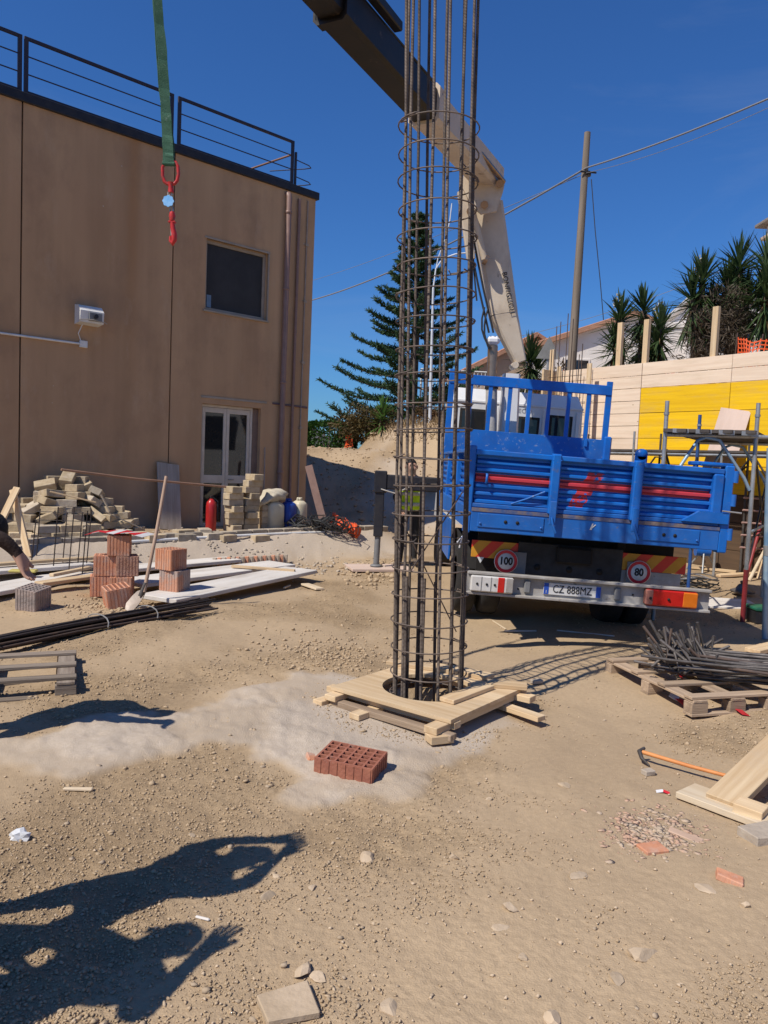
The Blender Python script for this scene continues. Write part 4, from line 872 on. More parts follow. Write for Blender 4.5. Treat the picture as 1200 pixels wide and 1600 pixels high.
# orange safety nets
def net(label, p0, p1, h, sag=.1, nx=None):
    p0 = Vector(p0); d = Vector(p1)-p0; L = d.length; t = thing('safety_net', label, 'safety net', p0, None, 'orange safety nets'); mb = MB(); nx = nx or int(L/.09)
    def P(u, v): return d*u+Vector((.05*math.sin(u*9+v*3), .06*math.cos(u*11+v*2), h*v-sag*v*math.sin(u*math.pi)*(1+.3*math.sin(u*23))))
    for i in range(nx+1): mb.tube([P(i/nx, v) for v in lin(0, 1, 5)], .014, 3, cap=False)
    for k in range(int(h/.09)+1): mb.tube([P(u, k*.09/h) for u in lin(0, 1, nx+1)], .014, 3, cap=False)
    mb.build('mesh_sheet', orange_n, t)
    for u in (0, .5, 1): MB().tube([P(u, 0)+Vector((0, .05, -.3)), P(u, 1)+Vector((0, .05, .1))], .016, 6).build('stake', rust_bar, t)
def gp(px, Y, dz=0): p = at(px, 560, Y=Y); return Vector((p.x, p.y, gz(p.x, p.y)+dz))
net('orange safety net on the terrace below the tall yuccas at the right edge', gp(1150, 16.7, .05), gp(1230, 15.6, .05), .85)
net('orange safety net beside the low white house', gp(1040, 19, .0), gp(1108, 18.3, .0), .55)
net('orange safety net on the bank behind the truck cab', gp(834, 22.5, .1), gp(884, 21.5, .1), .7)
net('small orange net at the end of the hedge', gp(544, 26, .05), gp(556, 25.6, .1), .6, nx=6)
# timber edge boards on the bank by the small yucca
a, b_ = G(583, 682), G(640, 660); tag(board('edge_board', a+Vector((0, -.05, .1)), b_+Vector((0, -.05, .1)), .2, .04, wood_tan), 'pale board edging the bank left of the steel cage', 'board')
# road sign (triangle seen from behind) by the pole
ps = at(857, 545, Y=20.5); sg = thing('road_sign', 'grey back of a triangular road sign behind the truck headboard', 'road sign', (ps.x, ps.y, gz(ps.x, ps.y)-.1)); zz = ps.z-gz(ps.x, ps.y)+.1
MB().tube([(0, 0, 0), (0, 0, zz+.25)], .03, 7).build('post', galv, sg); MB().prism([(-.32, -.27), (.32, -.27), (0, .32)], .02, Matrix.Translation((0, -.04, zz)) @ FACE_BACK).build('sign_plate', mat('sign_back', (.25, .25, .24)), sg)
# ------------------------------------------------------------------ truck
TR = Matrix.Rotation(R(2.2), 3, 'Y')
tx, ty = 1.93, 7.2
truck = thing('dropside_truck', 'blue dropside truck with a white cab seen from behind', 'truck', (tx, ty, 0.0), TR)
HW = 1.175; BL = 4.0
def TB(x0, x1, y0, y1, z0, z1, b=.004): return MB().bx(x0, x1, y0, y1, z0, z1, b)
TB(-HW, HW, .08, BL, 1.24, 1.30).build('bed_floor', blue_rust, truck)
# tailgate: corrugated sheet with painted stripe and emblem
tg_m = mat('tailgate_paint', (.007, .150, .53), (.008, .115, .43), 3, .40, .05, 20, wear=(.22, .25, .30), wearscale=28, wearpos=(.65, .74), bdist=.004)
n, l, b = nodes_of(tg_m); src = base_in(tg_m); ob = [q for q in n if q.type == 'TEX_COORD'][0].outputs['Object']; sep = n.new('ShaderNodeSeparateXYZ'); l(ob, sep.inputs[0])
def mth(op, a, b_=None, c_=None):
    q = n.new('ShaderNodeMath'); q.operation = op
    for i, s in enumerate((a, b_, c_)):
        if s is None: continue
        if isinstance(s, (int, float)): q.inputs[i].default_value = s
        else: l(s, q.inputs[i])
    return q.outputs[0]
zs = sep.outputs[2]; xs0 = sep.outputs[0]
stripe = mth('LESS_THAN', mth('ABSOLUTE', mth('SUBTRACT', zs, 1.585)), .041)
edge = mth('ADD', mth('MULTIPLY', mth('SUBTRACT', zs, 1.70), .56), -.02)
stroke = mth('MULTIPLY', mth('LESS_THAN', mth('ABSOLUTE', mth('SUBTRACT', xs0, edge)), .075), mth('LESS_THAN', mth('ABSOLUTE', mth('SUBTRACT', zs, 1.545)), .165))
nse = n.new('ShaderNodeTexNoise'); nse.inputs['Scale'].default_value = 24; nse.inputs['Detail'].default_value = 6; l(ob, nse.inputs['Vector'])
keep = mth('GREATER_THAN', mth('SUBTRACT', 1.0, nse.outputs['Fac']), .43)
mk = mth('MULTIPLY', mth('MAXIMUM', stripe, mth('MULTIPLY', stroke, keep)), 1.0)
mm = n.new('ShaderNodeMix'); mm.data_type = 'RGBA'; l(mk, mm.inputs['Factor']); l(src, mm.inputs['A']); mm.inputs['B'].default_value = (.50, .045, .06, 1)
l(mm.outputs['Result'], b.inputs['Base Color']); overlay(tg_m, (.24, .22, .20), 3.5, .5, .8, .3, up=True); overlay(tg_m, (.20, .22, .28), 40, .62, .70, .7, stretch=(.5, 1, 2.5))
mb = MB(); N = 84; V_ = []; F_ = []
for i in range(N+1):
    z = 1.335+(1.80-1.335)*i/N; ph = ((z-1.345)/.074) % 1.0
    d = .0 if z > 1.765 or z < 1.35 else .021*min(1, max(-1, 2.2*math.sin(ph*2*math.pi)))
    for x in (-HW+.03, HW-.10): V_.append((x, .02-d, z))
for i in range(N): F_.append((2*i, 2*i+1, 2*i+3, 2*i+2))
mb.add(V_, F_); mb.add([(-HW+.03, .065, 1.335), (HW-.1, .065, 1.335), (HW-.1, .065, 1.8), (-HW+.03, .065, 1.8)], [(3, 2, 1, 0)])
tg = mb.build('tailgate', tg_m, truck)
TB(-HW+.01, HW-.02, -.035, .07, 1.795, 1.845, .008).build('top_rail', blue_p, tg)
TB(-HW+.01, HW-.02, -.02, .066, 1.305, 1.345, .006).build('bottom_rail', blue_rust, tg)
for x in (-.42, .345):
    m_ = MB().add(*cbox(.085, .085, .56, .012), Matrix.Translation((x, -.045, 1.575))); m_.add([(x-.0425, -.088, 1.80), (x+.0425, -.088, 1.80), (x+.0425, -.03, 1.86), (x-.0425, -.03, 1.86)], [(0, 1, 2, 3)]); m_.build('stanchion', blue_p, tg)
    la = MB(); la.bx(x-.03, x+.03, -.105, -.088, 1.20, 1.42, .004); la.build('latch', blue_rust, tg)
    MB().tube([(x-.01, -.11, 1.27), (x+.005, -.125, 1.20), (x+.04, -.115, 1.13)], .012, 6).build('latch_lever', blue_rust, tg)
MB().bx(HW-.12, HW-.02, -.05, .06, 1.345, 1.795, .015).build('edge_post', blue_p, tg)
MB().tube([(-.80, -.015, 1.36), (-.66, -.03, 1.42), (-.50, -.05, 1.50)], .010, 6).build('spring_rod', blue_sc, tg)
MB().tube([(-1.05, .0, 1.62), (-1.05, -.05, 1.62), (-1.05, -.05, 1.54), (-1.05, -.0, 1.54)], .012, 6).build('handle', blue_p, tg)
# rear sill
sill = TB(-HW+.01, HW-.01, -.03, .10, 1.08, 1.302, .006).build('rear_sill', blue_rust, truck)
TB(-HW+.012, HW-.012, -.036, -.028, 1.268, 1.303, .002).build('dirty_ledge', mat('dirt_on_ledge', (.20, .15, .12), (.05, .09, .22), 9, .85, .2, 40), sill)
for x0, x1 in ((-1.10, -.48), (.40, .98)):
    pl1 = TB(x0, x1, -.040, -.028, 1.125, 1.255, .004).build('cover_plate', blue_rust, sill)
    for q in (.42, .60): MB().lathe([(.0001, 0), (.017, 0), (.017, .003)], 10, Matrix.Translation((x0+(x1-x0)*q, -.042, 1.19)) @ FACE_BACK).build('hole', chass, sill)
    for q in (.04, .96): MB().ball((x0+(x1-x0)*q, -.042, 1.16), .012, 6, 4).build('bolt', blue_rust, sill)
MB().prism([(-.02, -.03), (.0, .03), (.012, .03), (.0, -.03)], .001, Matrix.Translation((-.03, -.0325, 1.21)) @ FACE_BACK).build('chalk_mark', ink_w, sill)
MB().prism([(-.0, -.0), (.03, .03), (.036, .024), (.006, -.006)], .001, Matrix.Translation((-.03, -.0335, 1.205)) @ FACE_BACK).build('chalk_mark', ink_w, sill)
# corner posts
for sx in (-1, 1):
    MB().bx(sx*HW-.05 if sx < 0 else HW-.015, sx*HW+.015 if sx < 0 else HW+.075, -.03, .10, 1.06, 1.88, .012).build('corner_post', blue_p, truck)
for z in (1.78, 1.56, 1.24): MB().tube([(HW+.085, -.03, z-.055), (HW+.085, -.03, z+.055)], .026, 8).build('hinge', blue_rust, truck)
w = MB(); w.add([(HW-.38, -.055, 1.335), (HW+.05, -.055, 1.335), (HW+.05, -.055, 1.44), (HW-.22, -.055, 1.44)], [(0, 1, 2, 3)]); w.add([(HW-.38, .0, 1.335), (HW+.05, .0, 1.335), (HW+.05, .0, 1.44), (HW-.22, .0, 1.44)], [(3, 2, 1, 0)]); w.add([(HW-.38, -.055, 1.335), (HW-.22, -.055, 1.44), (HW-.22, .0, 1.44), (HW-.38, .0, 1.335)], [(0, 1, 2, 3)]); w.add([(HW-.22, -.055, 1.44), (HW+.05, -.055, 1.44), (HW+.05, 0, 1.44), (HW-.22, 0, 1.44)], [(0, 1, 2, 3)]); w.build('corner_gusset', blue_p, truck)
MB().tube([(HW-.02, -.06, 1.455), (HW+.16, -.06, 1.448)], .008, 6).build('pin', wire_m, truck)
w = MB(); w.bx(HW-.28, HW+.06, -.02, .22, 1.865, 1.90, .008); w.tube([(HW-.25, -.03, 1.875), (HW-.05, -.03, 1.878)], .018, 8); w.build('top_bracket', blue_p, truck)
w = MB(); w.bx(.42, .54, .3, .36, 1.7, 1.93, .02); w.lathe([(.0001, -.03), (.055, -.03), (.055, .03), (.0001, .03)], 14, Matrix.Translation((.48, .33, 1.93)) @ FACE_BACK); w.build('ratchet', blue_p, truck)
# side boards (corrugated outside)
for sx in (-1, 1):
    V_ = []; F_ = []; N2 = 40
    for i in range(N2+1):
        z = 1.32+.50*i/N2; d = .014*min(1, max(-1, 2.2*math.sin(((z-1.345)/.074 % 1)*2*math.pi))) if 1.35 < z < 1.77 else 0
        for y in (.12, BL-.05): V_.append((sx*(HW-.02+d), y, z))
    for i in range(N2): F_.append((2*i, 2*i+1, 2*i+3, 2*i+2) if sx > 0 else (2*i+1, 2*i, 2*i+2, 2*i+3))
    mb = MB().add(V_, F_); mb.bx(sx*HW-.055, sx*HW+.005, .12, BL-.05, 1.815, 1.85, .006); mb.bx(sx*(HW-.045)-.012, sx*(HW-.045)+.012, .12, BL-.05, 1.32, 1.81)
    sb = mb.build('side_board', blue_p, truck)
    for y in (1.4, 2.7): MB().bx(sx*HW-.03, sx*HW+.035, y-.04, y+.04, 1.26, 1.84, .01).build('stanchion', blue_p, sb)
    TB(sx*HW-.03, sx*HW+.02, .1, BL, 1.10, 1.30).build('side_sill', blue_rust, truck)
# headboard
hb = TB(-HW, HW, BL, BL+.05, 1.30, 2.22).build('headboard', blue_sc, truck)
TB(-HW-.0, HW+.0, BL-.012, BL+.062, 2.86, 3.00, .006).build('top_bar', blue_p, hb)
for i in range(9):
    x = -HW+.035+(2*HW-.07)*i/8; wd = .04 if i in (0, 8) else .028
    TB(x-wd, x+wd, BL+.002, BL+.048, 2.215, 3.06 if i in (0, 8) else 2.865, .004).build('bar', blue_p, hb)
TB(HW-.05, HW+.06, BL-.04, BL+.04, 1.85, 2.27, .02).build('corner_bracket', blue_p, hb)
TB(HW-.33, HW-.29, BL-.03, BL-.005, 2.10, 2.21).build('bolt_plate', blue_rust, hb)
# cab
CY = 5.05
cab = MB(); pr = [(CY, .75), (CY, 2.72), (CY+.10, 2.92), (CY+1.2, 2.97), (CY+1.45, 2.85), (CY+1.78, 1.85), (CY+1.85, .75)]; CW = 1.04
ins = [0, .0, .07, .10, .08, .0, 0]
cab.add([(-CW+i_, y, z) for (y, z), i_ in zip(pr, ins)]+[(CW-i_, y, z) for (y, z), i_ in zip(pr, ins)], [tuple(range(7)), tuple(range(7, 14))[::-1]]+[(i, i+7, (i+1) % 7+7, (i+1) % 7) for i in range(7)])
cb = cab.build('cab', white_p, truck)
TB(-CW-.012, CW+.012, CY-.015, CY+.5, 2.69, 2.735, .01).build('roof_gutter', white_p, cb)
def cwin(x0, x1, z0, z1, seat=False):
    f = TB(x0-.035, x1+.035, CY-.012, CY+.01, z0-.035, z1+.035, .01).build('window_seal', rubber, cb)
    TB(x0, x1, CY-.017, CY+.0, z0, z1, .006).build('rear_window', glass_d, cb)
cwin(.56, .86, 2.06, 2.56); cwin(-.06, .34, 2.10, 2.50); cwin(-.86, -.5, 2.06, 2.56)
for x in (.45, -.28, .98, -.98): TB(x-.035, x+.035, CY-.022, CY-.002, 1.0, 2.66, .012).build('pressed_rib', white_p, cb)
text_mesh('lettering', 'IVECO', .095, ink_soft, cb, Matrix.Translation((.08, CY-.004, 2.62)) @ FACE_BACK, sx=1.15)
for sx in (-1, 1):
    TB(sx*CW-.012, sx*CW+.012, CY+.45, CY+1.45, 1.8, 2.6, .01).build('side_window', glass_d, cb)
    if sx < 0: continue
    MB().tube([(sx*CW, CY+1.5, 2.4), (sx*(CW+.22), CY+1.45, 2.42), (sx*(CW+.22), CY+1.45, 1.95), (sx*CW, CY+1.55, 1.9)], .012, 6).build('mirror_arm', black_m, cb)
    TB(sx*(CW+.22)-.09, sx*(CW+.22)+.09, CY+1.38, CY+1.45, 1.98, 2.36, .02).build('mirror', black_m, cb)
TB(-.9, .9, CY+1.60, CY+1.62, 1.95, 2.7).build('dash_shade', black_m, cb)
# chassis, tanks, wheels
for sx in (-1, 1): TB(sx*.42-.04, sx*.42+.04, .46, 6.6, .80, 1.05, .004).build('chassis_rail', chass, truck)
for y in (.35, 1.2, 2.5, 3.6): TB(-.9, .9, y, y+.09, 1.05, 1.24, .004).build('cross_member', chass, truck)
cp = TB(-.62, .42, .38, .42, .62, .98, .006).build('rear_plate', grey_m, truck)
for q in (-.42, -.1, .2): MB().lathe([(.0001, 0), (.032, 0), (.032, .004)], 10, Matrix.Translation((q, .376, .74)) @ FACE_BACK).build('hole', chass, cp)
TB(-.25, .1, .3, .37, .80, .97, .02).build('tow_hitch', chass, truck)
MB().tube([(.62, 2.2, .72), (.62, 3.4, .72)], .24, 14).build('fuel_tank', grey_m, truck)
TB(-1.0, 1.0, .6, .62, .45, 1.2).build('mudflap_bar', chass, truck)
tyre = MB().lathe([(.22, -.11), (.36, -.12), (.42, -.10), (.435, -.05), (.435, .05), (.42, .10), (.36, .12), (.22, .11)], 22)
rim_ = MB().lathe([(.0001, .03), (.09, .02), (.12, -.02), (.19, .0), (.22, .06), (.225, .11)], 18)
tm = tyre.mesh('tyre', rubber); rm = rim_.mesh('rim', bump_m)
for (x, y) in ((-.98, 1.75), (-.70, 1.75), (.70, 1.75), (.98, 1.75), (-.93, 5.75), (.93, 5.75)):
    wr = obj('wheel', tm, truck, Matrix.Translation((x, y, .415)) @ Matrix.Rotation(R(90 if x > 0 else -90), 4, 'Y')); obj('rim', rm, wr)
MB().tube([(-.95, 1.75, .43), (.95, 1.75, .43)], .085, 10).build('rear_axle', chass, truck)
for sx in (-1, 1):
    w = MB(); P = [(math.cos(a)*.54, math.sin(a)*.54) for a in lin(R(15), R(165), 9)]
    w.add([(x, 1.75+c, .42+s) for x in (sx*.55, sx*1.12) for c, s in P], [(i, i+1, 9+i+1, 9+i) for i in range(8)]); w.build('mudguard', chass, truck)
TB(-HW+.01, -HW+.035, 2.0, 3.7, .55, 1.02).build('side_guard', blue_p, truck)
TB(HW-.035, HW-.01, 2.2, 3.7, .55, .95).build('side_guard', blue_p, truck)
# chevron boards
chev = mat('chevron_reflective', (.62, .30, .03), (.55, .25, .02), 6, .45, 0); n, l, b = nodes_of(chev); src = base_in(chev); ob = [q for q in n if q.type == 'TEX_COORD'][0].outputs['Object']; sep = n.new('ShaderNodeSeparateXYZ'); l(ob, sep.inputs[0])
fr = mth('FRACT', mth('MULTIPLY', mth('ADD', sep.outputs[0], mth('MULTIPLY', sep.outputs[2], -.9)), 4.0)); sw = mth('LESS_THAN', fr, .5); mm = n.new('ShaderNodeMix'); mm.data_type = 'RGBA'
l(sw, mm.inputs['Factor']); l(src, mm.inputs['A']); mm.inputs['B'].default_value = (.62, .045, .025, 1); l(mm.outputs['Result'], b.inputs['Base Color'])
TB(-1.08, -.48, .40, .414, .79, .96, .003).build('chevron_board', chev, truck)
TB(.42, 1.06, .40, .414, .78, .95, .003).build('chevron_board', chev, truck); TB(.42, 1.02, .402, .412, .60, .777, .003).build('mudflap', bump_m, truck)
MB().prism([(-.035, .03), (.035, .03), (0, -.03)], .002, Matrix.Translation((-.985, .385, .765)) @ FACE_BACK).build('white_triangle', ink_w, truck)
# speed signs
def speed(x, z, s):
    ds = MB().lathe([(.0001, 0), (.118, 0), (.118, .004), (.0001, .004)], 28, Matrix.Translation((x, .36, z)) @ FACE_BACK).build('speed_sign', ink_w, truck)
    k = 28; rg = MB(); V_ = []
    for rr in (.082, .112): V_ += [(rr*math.cos(6.28318*i/k), rr*math.sin(6.28318*i/k), 0) for i in range(k)]
    rg.add(V_, [(i, k+i, k+(i+1) % k, (i+1) % k) for i in range(k)], Matrix.Translation((x, .3545, z)) @ FACE_BACK @ Matrix.Diagonal((1, 1, 1, 1))); rg.build('red_ring', tape_r, ds)
    text_mesh('lettering', s, .105, ink, ds, Matrix.Translation((x, .354, z)) @ FACE_BACK, sx=.85, bold=.0035)
    TB(x-.02 if s == '100' else x-.12, x+.2 if s == '100' else x+.02, .366, .372, z-.115, z+.10, .003).build('sign_backing', mat('sign_back_grey', (.22, .215, .21)), ds)
speed(-.735, .775, '100'); speed(.585, .770, '80')
# bumper
bm_ = MB(); X0, X1 = -1.15, 1.14; bm_.bx(X0, X1, -.02, -.005, .515, .685); bm_.bx(X0, X1, -.075, .0, .683, .708, .004); bm_.bx(X0, X1, -.075, .0, .492, .517, .004)
bp_ = bm_.build('rear_bumper', bump_m, truck)
for x in (-.58, .27): TB(x-.03, x+.03, -.055, -.02, .54, .66, .01).build('plate_lamp', grey_pl, bp_)
for sx in (-.6, .6): TB(sx-.05, sx+.05, 0, .5, .56, .64).build('bumper_bracket', chass, truck)
for (x, z) in ((-.72, .6), (-.66, .57), (.42, .6)): MB().ball((x, -.021, z), .011, 6, 4).build('bolt', grey_m, bp_)
npl = TB(-.425, .115, -.034, -.022, .542, .652, .003).build('number_plate', plate_w, truck)
TB(-.423, -.378, -.037, -.034, .545, .649, 0).build('blue_band', plate_b, npl); TB(.068, .113, -.037, -.034, .545, .649, 0).build('blue_band', plate_b, npl)
text_mesh('lettering', 'CZ 888MZ', .102, ink, npl, Matrix.Translation((-.155, -.0365, .596)) @ FACE_BACK, sx=.80, bold=.0)
text_mesh('lettering', 'I', .04, ink_w, npl, Matrix.Translation((-.40, -.0385, .567)) @ FACE_BACK)
lr = TB(.52, 1.0, -.10, -.025, .526, .676, .012).build('rear_lamp', lens_r, truck)
TB(.86, 1.003, -.104, -.03, .53, .672, .01).build('orange_lens', lens_o, lr); TB(.515, .59, -.103, -.03, .53, .672, .01).build('end_cap', mat('grimy_red', (.30, .12, .09)), lr)
for x in (.56, .73): MB().ball((x, -.103, .595), .014, 8, 5).build('screw', chass, lr)
ll = TB(-1.12, -.72, -.10, -.025, .526, .676, .012).build('rear_lamp', lens_w, truck)
TB(-.87, -.80, -.104, -.03, .53, .672, .008).build('red_lens', lens_r, ll); TB(-.795, -.72, -.102, -.03, .532, .67, .008).build('end_cap', bump_m, ll)
for x in (-1.02, -.93): TB(x-.004, x+.004, -.1025, -.099, .535, .668).build('lens_joint', grey_pl, ll)
for x in (-1.06, -.97, -.895): MB().ball((x, -.101, .60), .012, 8, 5).build('screw', chass, ll)

# ------------------------------------------------------------------ loader crane
YC = 11.72
cr0 = at(788, 725, Y=YC); crane = thing('loader_crane', 'cream knuckle boom crane mounted behind the truck cab, its dark boom reaching overhead', 'crane', (cr0.x, cr0.y, .0))
CO = Vector((cr0.x, cr0.y, 0))
def c_(px, py, Y=YC): return at(px, py, Y=Y)-CO
def taper(mb, p0, p1, w0, t0, w1, t1, up=(0, 0, 1), side=None):
    p0, p1 = Vector(p0), Vector(p1); x = (p1-p0).normalized(); up = Vector(up); z = (up-x*up.dot(x)).normalized(); y = z.cross(x); V_ = []
    for p, w, t in ((p0, w0, t0), (p1, w1, t1)):
        b = min(w, t)*.12
        for sy, sz, oy, oz in ((-1, -1, b, 0), (1, -1, -b, 0), (1, -1, 0, b), (1, 1, 0, -b), (1, 1, -b, 0), (-1, 1, b, 0), (-1, 1, 0, -b), (-1, -1, 0, b)): V_.append(p+y*(sy*w/2+oy)+z*(sz*t/2+oz))
    mb.add(V_, [tuple(range(8))[::-1], tuple(range(8, 16))]+[(i, (i+1) % 8, 8+(i+1) % 8, 8+i) for i in range(8)]); return mb
MB().bx(-.95, .95, -.22, .22, 1.05, 1.35, .03).build('base_frame', chass, crane)
taper(MB(), (0, 0, 1.35), c_(799, 585), .34, .34, .24, .26, up=(0, -1, 0)).build('column', white_p, crane)
ib = taper(MB(), c_(786, 492), c_(759, 322), .40, .34, .47, .36, up=(0, -1, 0)); taper(ib, c_(812, 566), c_(785.5, 490), .17, .24, .40, .335, up=(0, -1, 0)); ib = ib.build('inner_boom', cream_p, crane)
d_ib = (c_(766, 330)-c_(811, 560)).normalized()
MB().tube([c_(803, 572)+Vector((0, -.15, 0)), c_(803, 572)+Vector((0, .15, 0))], .05, 12).build('pivot_pin', cream_p, crane)
p_t = c_(791, 462)+Vector((0, -.185, 0)); zt_ = d_ib; Mx = Matrix((-d_ib, Vector((0, -1, 0)).cross(-d_ib), Vector((0, -1, 0)))).transposed().to_4x4(); Mx.translation = p_t
text_mesh('lettering', 'BONFIGLIOLI', .105, ink, ib, Mx, sx=1.0)
# knuckle
K = at(765, 278, Y=11.45); T = at(225, -328, Y=5.2); bd = (T-K).normalized()
kc = MB()
for yy in (-.24, .18):
    P = [(726, 262), (742, 250), (789, 285), (786, 300), (776, 330), (752, 334), (738, 322), (722, 292)]
    V_ = [c_(a, b_, 11.45+yy) for a, b_ in P]+[c_(a, b_, 11.45+yy)+Vector((0, .05, 0)) for a, b_ in P]; k = len(P)
    kc.add(V_, [tuple(range(k)), tuple(range(k, 2*k))[::-1]]+[(i, k+i, k+(i+1) % k, (i+1) % k) for i in range(k)])
kc.build('knuckle', cream_p, crane)
for a, b_ in ((781, 287), (757, 320), (735, 330)): MB().tube([c_(a, b_, 11.1), c_(a, b_, 11.75)], .055, 10).build('knuckle_pin', chrome, crane)
taper(MB(), c_(722, 300, 11.3), c_(736, 405, 11.35), .14, .12, .12, .10, up=(0, -1, 0)).build('link_arm', cream_p, crane)
MB().tube([c_(738, 330, 11.3), c_(757, 405, 11.4)], .05, 10).build('cylinder', cream_p, crane); MB().tube([c_(757, 405, 11.4), c_(762, 408, 11.4)], .075, 10).build('cylinder_end', chrome, crane)
KL, TL = K-CO, T-CO
def bp(s): return KL+(TL-KL)*s
UPB = (0, 0, 1)
sj = next(s_ for s_ in lin(.05, .7, 131) if proj(CO+bp(s_))[0] < 668); taper(MB(), bp(-.01), bp(sj), .38, .36, .34, .40).build('outer_boom', cream_p, crane)
q_ = taper(MB(), bp(sj-.012), bp(sj+.012), .39, .45, .39, .45); q_.build('boom_collar', cream_p, crane)
MB().prism([(-.05, -.06), (.05, -.05), (.06, .05), (-.04, .06)], .002, Matrix.Translation(bp(.145)+Vector((-.205, -.0, .0))) @ Matrix.Rotation(R(90), 4, 'Z') @ FACE_BACK).build('red_mark', tape_r, crane)
e1 = taper(MB(), bp(sj+.01), bp(.66), .32, .37, .32, .37).build('boom_extension', boom_d, crane)
taper(MB(), bp(.645), bp(.66), .36, .41, .36, .41).build('boom_collar', boom_d, crane)
taper(MB(), bp(.66), bp(.86), .27, .31, .27, .31).build('boom_extension', boom_d, crane)
taper(MB(), bp(.86), bp(1.03), .24, .27, .24, .27).build('boom_extension', boom_d, crane)
off = Vector((.12, 0, .34))
MB().tube([c_(700, 178, 9.9), c_(787, 284, 11.2)], .035, 8).build('boom_cylinder', chrome, crane)
MB().tube([c_(691, 152, 9.6), c_(700, 178, 9.9), c_(706, 195, 10.0)], .05, 8).build('cylinder_bracket', cream_p, crane)
taper(MB(), c_(622, 42, 8.2), c_(540, -60, 7.1), .10, .10, .10, .10).build('extension_cylinder', boom_d, crane)
MB().tube([c_(560, -35, 7.4), c_(540, -10, 7.6)], .04, 8).build('cylinder_bracket', boom_d, crane)
MB().tube([TL+Vector((0, 0, -.1)), TL+Vector((0, 0, -.36))], .05, 8).build('tip_shackle', chrome, crane)
for k, (dx, dz) in enumerate(((-.06, 0), (.0, .03), (.06, 0))): MB().tube([bp(.02)+Vector((dx, 0, .26+dz)), bp(sj*.5)+Vector((dx, 0, .24+dz)), bp(sj)+Vector((dx, 0, .30+dz)), bp(.6)+Vector((dx, 0, .27+dz))], .016, 6).build('hose', cable_d, crane)
for k, dx in enumerate((0, 7)): MB().tube([c_(728+dx, 345, 11.4), c_(738+dx, 400, 11.38), c_(748+dx, 450, 11.4), c_(764+dx, 520, 11.42)], .015, 6).build('hose', cable_d, crane)
for q in (.3, .7):
    MB().tube([bp(sj)+Vector((-.208, 0, .4*q-.2)), bp(sj)+Vector((-.19, 0, .4*q-.2))], .03, 8).build('bolt', chrome, crane)
# lift cylinder with white cap
MB().tube([c_(767, 690, 11.5), c_(768, 606, 11.5)], .085, 12).build('lift_cylinder', mat('pale_grey_barrel', (.45, .43, .40)), crane)
MB().tube([c_(768, 608, 11.5), c_(768, 598, 11.5)], .10, 12).build('cylinder_collar', chass, crane)
MB().tube([c_(768, 600, 11.5), c_(770, 540, 11.5)], .075, 12).build('lift_rod', chrome, crane)
MB().box(c_(770, 533, 11.5), (.20, .2, .13), .045).build('white_cap', white_p, crane)
for k, P in enumerate(([(764, 545), (760, 534), (757, 522), (757, 508), (759, 494), (763, 482)], [(768, 545), (762, 538), (757, 528), (753, 515), (753, 498), (757, 480)])): MB().tube([c_(a, b_, 11.4) for a, b_ in P], .014, 6).build('hose', cable_d, crane)
MB().tube([c_(745, 470, 11.45), c_(742, 440, 11.45), c_(740, 415, 11.45)], .012, 6).build('hose', cable_d, crane)
# outrigger to the left
oy = 12.3; a = at(594, 752, Y=oy)-CO; a2 = at(745, 762, Y=oy)-CO
taper(MB(), a, a2, .16, .235, .16, .235).build('outrigger_beam', black_m, crane)
MB().bx(a.x-.09, a.x+.11, a.y-.10, a.y+.10, a.z-.18, a.z+.17, .015).build('outrigger_head', black_m, crane)
fb = G(590, 884); fl = fb-CO
leg = MB(); leg.bx(a.x-.075, a.x+.075, a.y-.075, a.y+.075, at(597, 838, Y=oy).z, a.z+.13, .01); leg.build('outrigger_leg', black_m, crane)
MB().tube([(a.x-.01, a.y, fl.z+.07), (a.x, a.y, at(597, 830, Y=oy).z)], .05, 12).build('outrigger_rod', grey_pl, crane)
MB().lathe([(.0001, 0), (.10, 0), (.09, .02), (.05, .035), (.0001, .04)], 14, Matrix.Translation((a.x-.01, a.y, gz(CO.x+a.x, CO.y+a.y)+.045))).build('outrigger_foot', grey_pl, crane)
MB().tube([(a.x+.02, a.y-.1, a.z-.12), (a.x+.25, a.y-.16, a.z-.18), (a.x+.5, a.y-.14, a.z-.05)], .012, 6).build('hose', wire_m, crane)
MB().bx(a2.x-.25, a2.x+.1, a2.y-.2, a2.y+.1, 1.0, 1.7, .02).build('control_box', chass, crane)
po = Vector((CO.x+a.x, CO.y+a.y, gz(CO.x+a.x, CO.y+a.y)+.015))
tag(board('outrigger_pad', po+Vector((-.45, -.1, 0)), po+Vector((.52, .16, 0)), .62, .04, ply_pink), 'square plywood pad under the outrigger foot', 'plywood pad')

# ------------------------------------------------------------------ lifting sling and hook
YS = 5.2
def sp(px, py): return at(px, py, Y=YS)
S0 = T+Vector((0, 0, -.36)); SB = sp(264, 248)
sling = thing('lifting_sling', 'frayed green webbing sling hanging from the crane boom over the brown building', 'lifting sling', S0)
def ribbon(name, offy, path, w0, w1, tw):
    V_ = []; F_ = []; N = len(path)
    for i, p in enumerate(path):
        q = i/(N-1); w_ = (w0+(w1-w0)*q)*(1+.05*math.sin(i*1.7)); an = tw*(1-q); ax = Vector((math.cos(an), math.sin(an), 0)); nn = Vector((-math.sin(an), math.cos(an), 0))
        for sx, sy in ((-1, -.004), (1, -.004), (1, .004), (-1, .004)): V_.append(p+ax*sx*w_/2+nn*(sy+offy)+nn*.006*math.sin(i*2.1)*(sx > 0))
    for i in range(N-1):
        for k in range(4): F_.append((i*4+k, i*4+(k+1) % 4, i*4+4+(k+1) % 4, i*4+4+k))
    return MB().add(V_, F_).build(name, sling_g, sling)
